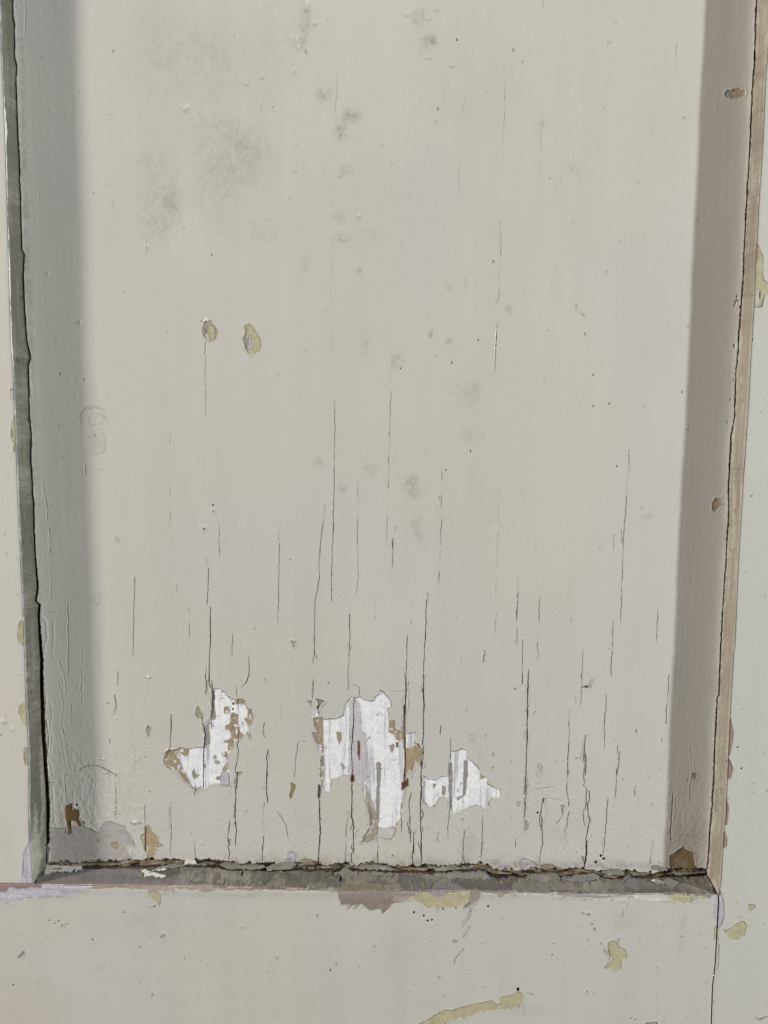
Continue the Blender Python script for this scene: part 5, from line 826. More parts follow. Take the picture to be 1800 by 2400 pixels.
["rail","crack",{"c":"scratch","w":0.092,"d":0.3},[[-17.44,-246.03],[-15.76,-247.09]]],
["rail","crack",{"c":"scratch","w":0.113,"d":0.3},[[96.41,-182.9],[96.95,-184.32]]],
["rail","crack",{"c":"taupe","w":0.24,"d":0.12},[[-3.26,-185.55],[-5.19,-188.09]]],
["rail","crack",{"c":"taupe","w":0.164,"d":0.12},[[-0.46,-186.1],[-1.3,-187.14]]],
["rail","crack",{"c":"taupe","w":0.109,"d":0.12},[[4.35,-185.15],[2.25,-187.88]]],
["rail","crack",{"c":"taupe","w":0.182,"d":0.12},[[-6.93,-183.97],[-8.5,-186.05]]],
["rail","crack",{"c":"taupe","w":0.236,"d":0.12},[[-17.78,-184.02],[-18.93,-185.52]]],
["rail","crack",{"c":"taupe","w":0.113,"d":0.12},[[0.13,-183.64],[-1.86,-186.18]]],
["rail","crack",{"c":"taupe","w":0.229,"d":0.12},[[-3.4,-183.55],[-4.19,-184.53]]],
["rail","crack",{"c":"taupe","w":0.229,"d":0.12},[[-13.09,-183.97],[-15.32,-186.83]]],
["rail","crack",{"c":"taupe","w":0.198,"d":0.12},[[-11.18,-186.34],[-12.75,-188.36]]],
["rail","crack",{"c":"taupe","w":0.244,"d":0.12},[[-13.19,-186.3],[-15.01,-188.64]]],
["rail","crack",{"c":"taupe","w":0.117,"d":0.12},[[3.18,-184.06],[1.86,-185.75]]],
["rail","crack",{"c":"taupe","w":0.186,"d":0.12},[[-14.61,-183.47],[-15.82,-185.03]]],
["rail","crack",{"c":"taupe","w":0.14,"d":0.12},[[-18.01,-185.51],[-19.29,-187.13]]],
["rail","crack",{"c":"taupe","w":0.167,"d":0.12},[[1.36,-184.66],[0.16,-186.29]]],
["rail","crack",{"c":"taupe","w":0.094,"d":0.12},[[-1.33,-183.34],[-3.56,-186.2]]],
["rail","crack",{"c":"taupe","w":0.215,"d":0.12},[[-0.27,-185.84],[-1.06,-186.88]]],
["rail","crack",{"c":"taupe","w":0.098,"d":0.12},[[-9.36,-185.1],[-10.15,-186.07]]],
["rail","crack",{"c":"taupe","w":0.21,"d":0.12},[[-13.74,-186.37],[-14.83,-187.73]]],
["rail","crack",{"c":"taupe","w":0.147,"d":0.12},[[4.06,-186.12],[2.73,-187.75]]],
["rail","crack",{"c":"taupe","w":0.209,"d":0.12},[[-5.58,-185.7],[-6.54,-186.87]]],
["rail","crack",{"c":"taupe","w":0.241,"d":0.12},[[0.88,-185.89],[0.1,-186.93]]],
["rail","crack",{"c":"taupe","w":0.236,"d":0.12},[[-15.89,-184.39],[-17.58,-186.53]]],
["rail","crack",{"c":"taupe","w":0.14,"d":0.12},[[-9.96,-186.2],[-11.6,-188.28]]],
["rail","crack",{"c":"taupe","w":0.114,"d":0.12},[[-10.53,-183.82],[-11.44,-184.92]]],
["rail","crack",{"c":"taupe","w":0.098,"d":0.12},[[-1.67,-186.37],[-2.7,-187.67]]],
["rail","crack",{"c":"taupe","w":0.128,"d":0.12},[[5.38,-184.82],[4.0,-186.57]]],
["rail","crack",{"c":"taupe","w":0.157,"d":0.12},[[-3.93,-185.81],[-5.38,-187.7]]],
["rail","crack",{"c":"taupe","w":0.169,"d":0.12},[[-16.73,-186.27],[-17.58,-187.31]]],
["rail","crack",{"c":"taupe","w":0.241,"d":0.12},[[1.84,-183.56],[-0.03,-185.9]]],
["rail","crack",{"c":"taupe","w":0.159,"d":0.12},[[-3.08,-185.68],[-3.98,-186.91]]],
["rail","crack",{"c":"taupe","w":0.162,"d":0.12},[[-14.54,-185.99],[-15.75,-187.55]]],
["rail","crack",{"c":"taupe","w":0.163,"d":0.12},[[5.7,-185.84],[3.47,-188.71]]],
["rail","crack",{"c":"taupe","w":0.137,"d":0.12},[[-6.49,-185.52],[-7.94,-187.47]]],
["rail","crack",{"c":"taupe","w":0.247,"d":0.12},[[-8.52,-183.67],[-9.79,-185.42]]],
["rail","crack",{"c":"taupe","w":0.144,"d":0.12},[[4.72,-185.08],[3.21,-187.03]]],
["rail","crack",{"c":"taupe","w":0.228,"d":0.12},[[-15.95,-184.2],[-17.89,-186.67]]],
["rail","crack",{"c":"taupe","w":0.201,"d":0.12},[[-9.48,-185.74],[-11.41,-188.28]]],
["rail","crack",{"c":"taupe","w":0.202,"d":0.12},[[-2.29,-185.6],[-3.61,-187.29]]],
["rail","crack",{"c":"taupe","w":0.2,"d":0.12},[[-11.38,-184.79],[-13.31,-187.26]]],
["rail","crack",{"c":"taupe","w":0.183,"d":0.12},[[-11.06,-186.27],[-12.81,-188.55]]],
["rail","crack",{"c":"taupe","w":0.197,"d":0.12},[[-17.77,-185.05],[-18.92,-186.55]]],
["rail","crack",{"c":"taupe","w":0.217,"d":0.12},[[-7.04,-185.85],[-8.79,-188.06]]],
["rail","crack",{"c":"taupe","w":0.222,"d":0.12},[[-9.79,-185.29],[-11.66,-187.7]]],
["rail","crack",{"c":"taupe","w":0.2,"d":0.12},[[-9.72,-185.94],[-11.84,-188.61]]],
["rail","crack",{"c":"taupe","w":0.175,"d":0.12},[[5.15,-186.17],[3.59,-188.13]]],
["rail","crack",{"c":"taupe","w":0.166,"d":0.12},[[-14.11,-185.98],[-16.29,-188.78]]],
["rail","crack",{"c":"taupe","w":0.091,"d":0.12},[[43.16,-191.33],[41.98,-193.28]]],
["rail","crack",{"c":"taupe","w":0.125,"d":0.12},[[42.15,-192.63],[41.08,-194.46]]],
["rail","crack",{"c":"taupe","w":0.166,"d":0.12},[[43.75,-190.35],[42.68,-192.11]]],
["rail","crack",{"c":"taupe","w":0.156,"d":0.12},[[45.76,-181.88],[44.93,-183.3]]],
["rail","crack",{"c":"taupe","w":0.074,"d":0.12},[[46.06,-184.58],[45.0,-186.33]]],
["rail","crack",{"c":"taupe","w":0.086,"d":0.12},[[43.15,-188.22],[42.74,-188.87]]],
["rail","crack",{"c":"taupe","w":0.073,"d":0.12},[[44.02,-186.02],[43.43,-186.93]]],
["rail","crack",{"c":"taupe","w":0.148,"d":0.12},[[43.64,-188.09],[42.58,-189.85]]],
["rail","crack",{"c":"taupe","w":0.123,"d":0.12},[[46.55,-184.83],[46.2,-185.42]]],
["rail","crack",{"c":"taupe","w":0.181,"d":0.12},[[44.92,-185.43],[44.39,-186.27]]],
["rail","crack",{"c":"taupe","w":0.081,"d":0.12},[[43.24,-186.8],[42.18,-188.56]]],
["rail","crack",{"c":"taupe","w":0.198,"d":0.12},[[42.99,-189.26],[41.99,-190.95]]],
["rail","crack",{"c":"taupe","w":0.156,"d":0.12},[[41.48,-193.16],[40.18,-195.25]]],
["rail","crack",{"c":"taupe","w":0.145,"d":0.12},[[43.55,-186.73],[42.55,-188.42]]],
["rail","crack",{"c":"taupe","w":0.116,"d":0.12},[[42.14,-195.16],[41.13,-196.86]]],
["rail","crack",{"c":"taupe","w":0.145,"d":0.12},[[39.8,-194.28],[39.32,-195.06]]],
["rail","crack",{"c":"taupe","w":0.189,"d":0.12},[[41.97,-190.24],[40.91,-192.0]]],
["rail","crack",{"c":"taupe","w":0.108,"d":0.12},[[44.34,-186.86],[43.75,-187.83]]],
["rail","crack",{"c":"taupe","w":0.193,"d":0.12},[[40.37,-195.37],[38.95,-197.72]]],
["rail","crack",{"c":"taupe","w":0.136,"d":0.12},[[42.46,-189.98],[40.98,-192.39]]],
["rail","crack",{"c":"taupe","w":0.135,"d":0.12},[[43.74,-187.38],[42.33,-189.78]]],
["rail","crack",{"c":"taupe","w":0.152,"d":0.12},[[45.05,-185.56],[44.57,-186.34]]],
["rail","crack",{"c":"taupe","w":0.18,"d":0.12},[[43.51,-187.83],[42.27,-189.85]]],
["rail","crack",{"c":"taupe","w":0.195,"d":0.12},[[46.97,-181.67],[46.26,-182.77]]],
["rail","crack",{"c":"taupe","w":0.089,"d":0.12},[[41.23,-192.64],[40.52,-193.75]]],
["rail","crack",{"c":"taupe","w":0.133,"d":0.12},[[40.01,-195.64],[38.94,-197.33]]],
["rail","crack",{"c":"taupe","w":0.084,"d":0.12},[[43.08,-190.68],[41.9,-192.64]]],
["rail","crack",{"c":"taupe","w":0.114,"d":0.12},[[41.47,-192.32],[40.52,-193.88]]],
["rail","crack",{"c":"taupe","w":0.117,"d":0.12},[[45.11,-185.69],[44.23,-187.18]]],
["rail","crack",{"c":"taupe","w":0.102,"d":0.12},[[42.44,-192.11],[42.03,-192.76]]],
["rail","crack",{"c":"taupe","w":0.142,"d":0.12},[[45.22,-187.94],[43.87,-190.22]]],
["rail","crack",{"c":"taupe","w":0.146,"d":0.12},[[47.64,-181.66],[46.82,-183.03]]],
["rail","crack",{"c":"taupe","w":0.192,"d":0.12},[[42.8,-191.59],[41.91,-193.09]]],
["rail","crack",{"c":"taupe","w":0.095,"d":0.12},[[44.16,-186.99],[42.87,-189.13]]],
["rail","crack",{"c":"taupe","w":0.182,"d":0.12},[[45.96,-185.68],[45.55,-186.39]]],
["rail","crack",{"c":"taupe","w":0.174,"d":0.12},[[42.3,-191.4],[41.59,-192.51]]],
["rail","crack",{"c":"taupe","w":0.143,"d":0.12},[[40.11,-194.47],[39.16,-195.97]]],
["rail","crack",{"c":"taupe","w":0.148,"d":0.12},[[43.28,-188.55],[42.75,-189.46]]],
["rail","crack",{"c":"taupe","w":0.18,"d":0.12},[[40.51,-193.1],[39.92,-194.08]]],
["rail","crack",{"c":"taupe","w":0.166,"d":0.12},[[42.33,-192.76],[41.98,-193.41]]],
["rail","crack",{"c":"scratch","w":0.08,"d":0.1},[[41.0,-202.12],[40.29,-203.43]]],
["rail","crack",{"c":"scratch","w":0.08,"d":0.1},[[40.65,-200.31],[39.95,-201.61]]],
["rail","crack",{"c":"scratch","w":0.08,"d":0.1},[[40.43,-201.22],[39.72,-202.53]]],
["rail","crack",{"c":"scratch","w":0.08,"d":0.1},[[41.93,-199.97],[41.23,-201.28]]],
["rail","crack",{"c":"scratch","w":0.08,"d":0.1},[[40.72,-200.37],[40.01,-201.68]]],
["rail","crack",{"c":"scratch","w":0.08,"d":0.1},[[42.92,-197.62],[42.22,-198.93]]],
["rail","crack",{"c":"scratch","w":0.08,"d":0.1},[[42.97,-196.71],[42.26,-198.02]]],
["rail","crack",{"c":"scratch","w":0.08,"d":0.1},[[41.66,-198.41],[40.95,-199.72]]],
["rail","crack",{"c":"scratch","w":0.08,"d":0.1},[[40.89,-199.78],[40.18,-201.09]]],
["rail","crack",{"c":"scratch","w":0.08,"d":0.1},[[42.78,-196.45],[42.07,-197.76]]],
["rail","crack",{"c":"scratch","w":0.08,"d":0.1},[[42.53,-196.19],[41.82,-197.5]]],
["rail","crack",{"c":"scratch","w":0.08,"d":0.1},[[41.86,-199.51],[41.16,-200.82]]],
["rail","crack",{"c":"scratch","w":0.08,"d":0.1},[[40.25,-201.48],[39.54,-202.79]]],
["rail","crack",{"c":"scratch","w":0.08,"d":0.1},[[41.78,-198.54],[41.07,-199.85]]],
["rail","smear",{"c":"redstain","rx":1.726,"rz":4.438,"a":0.35},[[-162.5,-229.15]]],
["rail","smear",{"c":"redstain","rx":2.963,"rz":1.481,"a":0.4},[[-163.17,-234.44]]],
["rail","smear",{"c":"redstain","rx":2.961,"rz":2.961,"a":0.2},[[-158.16,-232.28]]],
["rail","smear",{"c":"redstain","rx":1.482,"rz":0.988,"a":0.35},[[-154.35,-236.47]]],
["rail","smear",{"c":"warm","rx":35.636,"rz":15.591,"a":0.55},[[-175.6,-243.45]]],
["rail","smear",{"c":"warm","rx":13.304,"rz":8.87,"a":0.2},[[-174.98,-226.77]]],
["rail","smear",{"c":"bluestain","rx":0.834,"rz":5.094,"a":0.5},[[133.41,-232.52]]],
["rail","smear",{"c":"bluestain","rx":0.835,"rz":2.783,"a":0.5},[[134.35,-237.99]]],
["rail","smear",{"c":"bluestain","rx":0.929,"rz":2.322,"a":0.4},[[137.37,-242.94]]],
["rail","smear",{"c":"bluestain","rx":1.16,"rz":1.624,"a":0.4},[[139.27,-238.93]]],
["rail","smear",{"c":"bluestain","rx":0.643,"rz":0.551,"a":0.7},[[144.26,-203.1]]],
["rail","smear",{"c":"bluestain","rx":0.367,"rz":0.459,"a":0.5},[[144.06,-198.95]]],
["rail","smear",{"c":"bluestain","rx":0.368,"rz":0.552,"a":0.5},[[144.85,-210.44]]],
["rail","smear",{"c":"bluestain","rx":0.416,"rz":0.416,"a":0.5},[[141.15,-224.76]]],
["rail","smear",{"c":"bluestain","rx":0.276,"rz":0.276,"a":0.5},[[142.88,-212.67]]],
["rail","smear",{"c":"bluestain","rx":1.383,"rz":0.553,"a":0.3},[[153.08,-213.79]]],
["rail","smear",{"c":"bluestain","rx":1.379,"rz":18.391,"a":0.12},[[132.42,-205.42]]],
["rail","smear",{"c":"grime","rx":140.266,"rz":1.972,"a":0.45},[[-26.52,-181.88]]],
["rail","smear",{"c":"grime","rx":8.797,"rz":5.498,"a":0.25},[[116.46,-193.2]]],
["rail","smear",{"c":"grime","rx":2.203,"rz":13.22,"a":0.3},[[144.29,-199.93]]],
["rail","smear",{"c":"grime","rx":26.408,"rz":6.602,"a":0.08},[[-125.51,-198.01]]],
["rail","smear",{"c":"grime","rx":11.038,"rz":13.245,"a":0.15},[[8.86,-208.36]]],
["rail","smear",{"c":"grime","rx":6.598,"rz":4.398,"a":0.2},[[-114.46,-195.57]]],
["rail","smear",{"c":"grime","rx":26.71,"rz":3.116,"a":0.2},[[62.66,-238.62]]],
["stile","loss",{"c":"yellow","l":0.22,"w":0.1},[[163.24,-196.8],[164.65,-197.52],[166.89,-196.52],[168.62,-194.56],[170.84,-193.32],[172.87,-192.57],[174.36,-194.74],[174.27,-197.18],[173.72,-199.62],[171.78,-201.84],[167.63,-201.64],[164.77,-199.71]]],
["stile","loss",{"c":"yellowgrey","l":0.2,"w":0.08},[[174.67,-184.06],[176.29,-184.29],[178.15,-184.75],[177.54,-186.21],[175.8,-187.68],[174.78,-186.0]]],
["stile","smear",{"c":"ochre","rx":1.832,"rz":1.145,"a":0.5},[[171.17,-190.89]]],
["stile","smear",{"c":"ochre","rx":1.833,"rz":1.008,"a":0.5},[[175.34,-191.81]]],
["stile","smear",{"c":"ochre","rx":1.605,"rz":1.146,"a":0.55},[[175.75,-194.97]]],
["stile","loss",{"c":"lilac","l":0.3,"w":0.12},[[159.38,-176.01],[160.83,-177.44],[162.07,-179.36],[162.74,-183.22],[163.56,-187.57],[163.41,-191.45],[161.82,-196.09],[159.99,-196.11],[158.98,-176.98]]],
["stile","loss",{"c":"palegrey","l":0.12,"w":0.1},[[160.39,-203.67],[161.82,-204.63],[162.13,-214.93],[161.45,-219.37],[160.29,-219.38]]],
["stile","loss",{"c":"ochregrey","l":0.12,"w":0.1,"a":0.6},[[158.57,-195.39],[160.96,-195.37],[161.32,-202.19],[159.85,-202.21]]],
["stile","loss",{"c":"pinkbrown","l":0.3,"w":0.1},[[159.9,-93.42],[161.21,-93.96],[163.15,-100.03],[162.7,-105.58],[161.61,-111.17],[160.26,-110.07]]],
["stile","loss",{"c":"pinkbrown","l":0.3,"w":0.1},[[160.41,-112.85],[161.7,-112.84],[163.67,-117.29],[162.55,-122.35],[160.39,-122.37]]],
["stile","loss",{"c":"pinkbrown","l":0.3,"w":0.1},[[160.06,-130.25],[161.2,-131.37],[162.87,-138.13],[162.37,-144.95],[159.98,-144.97]]],
["stile","loss",{"c":"pinkbrown","l":0.3,"w":0.1},[[160.16,-148.38],[161.5,-148.94],[162.85,-151.78],[162.74,-155.77],[160.37,-156.37]]],
["stile","loss",{"c":"yellowgrey","l":0.25,"w":0.15},[[160.09,120.91],[162.05,118.97],[162.84,117.02],[164.18,114.09],[164.47,109.18],[164.08,107.21],[165.08,104.59],[166.85,103.29],[168.23,102.65],[168.45,99.02],[165.81,98.0],[164.75,93.03],[162.73,92.84],[160.18,95.96],[159.89,100.91],[159.91,112.41]]],
["stile","loss",{"c":"pinkbrown","l":0.35,"w":0.25,"a":0.8},[[160.11,120.58],[161.55,118.97],[162.3,114.73],[161.65,111.45],[160.92,112.42],[161.28,103.23],[161.21,98.62],[160.7,98.61],[160.08,112.42]]],
["stile","loss",{"c":"palegrey","l":0.3,"w":0.25,"a":0.7},[[162.22,101.6],[164.02,99.64],[163.94,95.34],[162.7,93.34],[161.87,95.98]]],
["stile","crack",{"c":"crack","w":0.167,"d":1.2},[[166.11,98.67],[165.25,96.01],[164.58,93.03],[162.74,92.68],[161.7,93.0]]],
["stile","crack",{"c":"crack","w":0.146,"d":1.2},[[163.16,99.96],[163.52,96.66]]],
["stile","loss",{"c":"ochregrey","l":0.2,"w":0.1},[[180.97,-241.5],[182.88,-242.48],[186.97,-240.94],[187.47,-241.43],[183.87,-243.46],[182.23,-243.23]]],
["stile","hole",{"r":0.376},[[161.4,78.76]]],
["stile","hole",{"r":0.357},[[167.67,-117.48]]],
["stile","hole",{"r":0.356},[[165.27,-107.34]]],
["stile","hole",{"r":0.199},[[173.75,-129.55]]],
["stile","hole",{"r":0.197},[[166.6,-88.93]]],
["stile","hole",{"r":0.19},[[166.98,47.1]]],
["stile","hole",{"r":0.189},[[167.89,52.71]]],
["stile","hole",{"r":0.191},[[174.6,26.64]]],
["stile","hole",{"r":0.203},[[182.43,-194.28]]],
["stile","smear",{"c":"grime","rx":1.074,"rz":1.504,"a":0.5},[[165.5,-107.56]]],
["stile","smear",{"c":"grime","rx":1.086,"rz":4.345,"a":0.2},[[178.02,-147.06]]],
["stile","smear",{"c":"grime","rx":0.827,"rz":1.034,"a":0.5},[[162.85,27.55]]],
["stile","smear",{"c":"grime","rx":0.63,"rz":1.05,"a":0.4},[[164.36,-24.81]]],
["stile","smear",{"c":"grime","rx":0.528,"rz":1.268,"a":0.5},[[169.61,-48.31]]],
["stile","smear",{"c":"grime","rx":1.247,"rz":0.832,"a":0.3},[[169.88,9.99]]],
["stile","crack",{"c":"scratch","w":0.108,"d":0.2},[[164.02,-24.29],[164.81,-25.34]]],
["muntin","loss",{"c":"yellowgrey","l":0.2,"w":0.08},[[-165.75,-50.81],[-164.43,-50.8],[-161.57,-50.77],[-161.95,-61.58],[-165.26,-61.61],[-166.54,-60.27],[-167.08,-57.12],[-166.54,-54.41]]],
["muntin","loss",{"c":"yellow","l":0.2,"w":0.08},[[-167.43,-90.77],[-165.6,-89.37],[-162.93,-89.34],[-163.3,-99.93],[-164.85,-99.48],[-166.34,-97.65],[-167.79,-94.44]]],
["muntin","loss",{"c":"ochregrey","l":0.2,"w":0.12},[[-165.92,-110.59],[-161.44,-110.55],[-161.76,-119.85],[-165.77,-118.96],[-166.27,-114.31]]],
["muntin","loss",{"c":"ochregrey","l":0.2,"w":0.08},[[-165.99,54.24],[-162.14,54.27],[-162.31,49.62],[-165.95,49.58]]],
["muntin","loss",{"c":"yellowgrey","l":0.2,"w":0.1},[[-164.72,42.37],[-161.72,42.4],[-161.9,25.5],[-165.97,26.11],[-165.39,29.98],[-166.57,32.96],[-166.13,38.95]]],
["muntin","loss",{"c":"lilac","l":0.25,"w":0.1,"streak":1},[[-159.39,-151.59],[-164.89,-150.13],[-165.9,-158.25],[-168.21,-161.83],[-168.73,-169.49],[-169.43,-175.64],[-170.05,-179.24],[-160.32,-179.14]]],
["muntin","smear",{"c":"grime","rx":0.713,"rz":1.338,"a":0.7},[[-173.86,-95.89]]],
["muntin","smear",{"c":"grime","rx":0.536,"rz":1.339,"a":0.5},[[-173.55,-99.57]]],
["muntin","smear",{"c":"grime","rx":0.266,"rz":0.266,"a":0.4},[[-173.86,-78.48]]],
["muntin","smear",{"c":"grime","rx":0.443,"rz":0.443,"a":0.3},[[-167.08,-75.23]]],
["muntin","bump",{"r":1.338,"h":0.35},[[-174.84,-98.2]]],
["muntin","bump",{"r":1.116,"h":0.25},[[-170.96,-101.85]]],
["muntin","bump",{"r":0.532,"h":0.2},[[-166.88,-75.68]]],
["muntin","hole",{"r":0.237},[[-176.43,-104.68]]],
["muntin","hole",{"r":0.233},[[-166.42,-38.96]]],
["muntin","crack",{"c":"scratch","w":0.111,"d":0.2},[[-176.52,-101.45],[-176.78,-102.37]]],
["muntin","smear",{"c":"warm","rx":5.802,"rz":14.506,"a":0.25},[[-178.91,-156.86]]],
["muntin","smear",{"c":"warm","rx":2.561,"rz":8.537,"a":0.25},[[-167.98,58.02]]],
["muntin","smear",{"c":"warm","rx":2.596,"rz":21.633,"a":0.15},[[-169.77,10.97]]],
["moulding_left","loss",{"c":"palegrey","l":0.1,"w":0.3,"a":0.2},[[-162.46,-108.13],[-161.66,-109.43],[-160.89,-129.97],[-161.65,-147.43],[-162.27,-158.4],[-162.92,-157.49],[-162.0,-139.94]]],
["moulding_left","loss",{"c":"greenish","l":0.15,"w":0.3,"a":0.5},[[-164.54,-157.5],[-163.31,-138.43],[-162.92,-157.49],[-162.49,-166.49],[-163.26,-173.45],[-164.27,-176.8]]],
["moulding_left","smear",{"c":"grime","rx":2.577,"rz":10.739,"a":0.35},[[-163.94,36.86]]],
["moulding_left","smear",{"c":"grime","rx":2.148,"rz":10.739,"a":0.4},[[-163.95,15.21]]],
["moulding_left","smear",{"c":"grime","rx":1.718,"rz":8.591,"a":0.3},[[-163.93,54.0]]],
["moulding_left","smear",{"c":"grime","rx":2.576,"rz":17.175,"a":0.3},[[-164.21,178.44]]],
["moulding_left","smear",{"c":"grime","rx":2.576,"rz":12.881,"a":0.35},[[-164.27,138.35]]],
["moulding_left","smear",{"c":"grime","rx":2.577,"rz":21.477,"a":0.35},[[-163.23,-43.62]]],
["moulding_left","smear",{"c":"grime","rx":2.148,"rz":25.773,"a":0.35},[[-162.83,-89.16]]],
["moulding_left","smear",{"c":"grime","rx":2.749,"rz":5.497,"a":0.6},[[-162.45,-165.1]]],
["moulding_left","crack",{"c":"scratch","w":0.106,"d":0.2},[[-162.04,-62.27],[-161.9,-70.45]]],
["moulding_left","crack",{"c":"scratch","w":0.106,"d":0.15},[[-163.23,57.22],[-163.25,49.92]]],
["moulding_right","smear",{"c":"taupedark","rx":1.718,"rz":8.588,"a":0.7},[[160.64,194.16]]],
["moulding_right","smear",{"c":"taupedark","rx":1.718,"rz":10.734,"a":0.5},[[160.56,178.55]]],
["moulding_right","smear",{"c":"taupedark","rx":1.718,"rz":8.588,"a":0.7},[[160.63,163.2]]],
["moulding_right","smear",{"c":"taupedark","rx":1.288,"rz":10.734,"a":0.6},[[160.75,142.2]]],
["moulding_right","smear",{"c":"taupedark","rx":1.718,"rz":10.307,"a":0.55},[[160.7,126.33]]],
["moulding_right","smear",{"c":"taupedark","rx":1.374,"rz":6.872,"a":0.6},[[160.57,113.38]]],
["moulding_right","smear",{"c":"taupedark","rx":1.374,"rz":5.154,"a":0.6},[[160.76,99.97]]],
["moulding_right","smear",{"c":"taupedark","rx":1.031,"rz":5.154,"a":0.4},[[160.53,86.79]]],
["moulding_right","smear",{"c":"taupedark","rx":1.443,"rz":6.185,"a":0.6},[[160.24,20.15]]],
["moulding_right","smear",{"c":"taupedark","rx":1.443,"rz":10.308,"a":0.4},[[160.46,-61.09]]],
["moulding_right","smear",{"c":"taupedark","rx":1.237,"rz":8.246,"a":0.3},[[160.38,-81.21]]],
["moulding_right","smear",{"c":"taupedark","rx":1.237,"rz":10.308,"a":0.5},[[160.06,-136.72]]],
["moulding_right","smear",{"c":"taupedark","rx":1.237,"rz":10.308,"a":0.5},[[159.82,-159.44]]],
["moulding_bottom","loss",{"c":"lilacdark","l":0.2,"w":0.3,"streakh":1},[[-164.99,-177.95],[-163.53,-177.24],[-161.06,-176.13],[-155.37,-175.54],[-144.37,-174.72],[-116.47,-174.19],[-114.08,-175.89],[-100.08,-176.2],[-98.32,-175.62],[-99.63,-175.49],[-95.09,-175.88],[-91.44,-177.01],[-88.86,-177.3],[-72.91,-177.86],[-69.68,-178.22],[-84.74,-178.29],[-109.01,-178.47],[-135.79,-178.07]]],
["moulding_bottom","loss",{"c":"redbrown","l":0.25,"w":0.25,"a":0.75},[[-163.66,-177.86],[-163.29,-177.42],[-152.97,-177.45],[-136.33,-177.44],[-112.0,-177.3],[-100.24,-177.56],[-72.91,-177.86],[-70.35,-178.1],[-102.93,-178.41],[-135.79,-178.07]]],
["moulding_bottom","loss",{"c":"grimebrown","l":0.2,"w":0.25},[[-21.17,-178.68],[-18.75,-178.55],[-17.05,-177.55],[-8.47,-177.45],[0.13,-177.96],[5.63,-180.51],[6.86,-181.46],[-21.8,-188.99]]],
["moulding_bottom","loss",{"c":"lilacdark","l":0.2,"w":0.2},[[25.14,-178.6],[26.5,-177.73],[30.27,-177.17],[36.34,-177.46],[41.01,-178.5],[40.89,-179.04],[25.07,-179.34]]],
["moulding_bottom","loss",{"c":"lilacdark","l":0.15,"w":0.2},[[1.35,-178.29],[3.19,-177.99],[8.7,-178.0],[10.5,-178.65],[5.62,-178.79]]],
["moulding_bottom","loss",{"c":"greytop","l":0.0,"w":0.3,"a":0.35},[[-22.39,-174.89],[-19.93,-174.58],[-16.85,-174.05],[-11.77,-174.86],[-10.74,-175.96],[-10.88,-178.0],[-16.61,-176.16]]],
["moulding_bottom","loss",{"c":"greytop","l":-0.05,"w":0.5,"a":0.3},[[6.31,-175.19],[10.66,-175.41],[25.64,-175.38],[33.14,-174.85],[39.42,-174.37],[50.04,-173.95],[52.8,-176.67],[45.22,-176.09],[26.66,-176.73],[14.34,-176.26]]],
["moulding_bottom","loss",{"c":"dark","l":0.9,"w":0.3,"a":0.85},[[50.72,-174.18],[52.32,-176.05],[53.45,-176.89],[56.95,-177.81],[60.14,-177.74],[59.13,-177.35],[64.21,-177.37],[68.01,-177.42],[68.28,-174.17]]],
["moulding_bottom","loss",{"c":"dark","l":0.9,"w":0.2,"a":0.7},[[131.16,-176.73],[143.41,-175.89],[144.24,-175.56],[159.06,-175.14],[157.19,-175.87],[144.26,-176.21],[143.18,-176.16],[129.34,-177.15],[123.65,-177.08]]],
["moulding_bottom","loss",{"c":"greytop","l":0.1,"w":0.12},[[106.83,-177.25],[109.73,-177.28],[112.93,-178.04],[112.96,-178.43],[109.42,-178.02]]],
["moulding_bottom","loss",{"c":"greydark","l":0.1,"w":0.4,"a":0.6},[[144.14,-176.34],[157.7,-176.0],[158.97,-178.1],[154.79,-178.66],[138.97,-178.71]]],
["moulding_bottom","loss",{"c":"lilacdark","l":0.0,"w":0.3,"a":0.55},[[118.13,-177.29],[128.65,-177.72],[139.57,-176.98],[143.68,-176.55],[142.49,-177.56],[137.63,-178.85],[124.34,-178.72],[114.24,-178.84]]],
["moulding_bottom","smear",{"c":"grime","rx":9.201,"rz":3.68,"a":0.55},[[-86.04,-175.6]]],
["moulding_bottom","smear",{"c":"grime","rx":15.402,"rz":3.08,"a":0.4},[[-67.78,-176.13]]],
["moulding_bottom","smear",{"c":"grime","rx":18.617,"rz":2.482,"a":0.25},[[-43.14,-175.7]]],
["moulding_bottom","smear",{"c":"grime","rx":30.916,"rz":2.473,"a":0.2},[[1.95,-176.48]]],
["moulding_bottom","smear",{"c":"grime","rx":31.855,"rz":2.548,"a":0.3},[[100.26,-177.58]]],
["moulding_bottom","smear",{"c":"grime","rx":7.464,"rz":2.488,"a":0.6},[[153.6,-176.46]]],
["moulding_bottom","hole",{"r":0.614},[[-19.03,-176.53]]],
["moulding_bottom","hole",{"r":0.41},[[-66.7,-175.85]]],
["moulding_bottom","crack",{"c":"dark","w":0.158,"d":0.25},[[-90.83,-177.01],[-80.36,-177.32],[-72.98,-177.75]]],
["moulding_bottom","crack",{"c":"dark","w":0.159,"d":0.25},[[26.36,-178.6],[34.88,-178.67],[40.97,-178.69]]],
["moulding_bottom","crack",{"c":"dark","w":0.16,"d":0.25},[[107.84,-179.3],[113.23,-179.46]]],
["moulding_bottom","crack",{"c":"dark","w":0.16,"d":0.25},[[82.02,-179.42],[105.37,-179.27]]],
["moulding_bottom","crack",{"c":"dark","w":0.159,"d":0.25},[[0.74,-178.02],[5.63,-180.19]]],
["moulding_bottom","crack",{"c":"dark","w":0.159,"d":0.25},[[119.65,-179.65],[127.15,-179.49],[135.19,-179.41]]],
["moulding_bottom","crack",{"c":"dark","w":0.104,"d":0.25},[[-10.53,-174.84],[-10.73,-178.27]]],
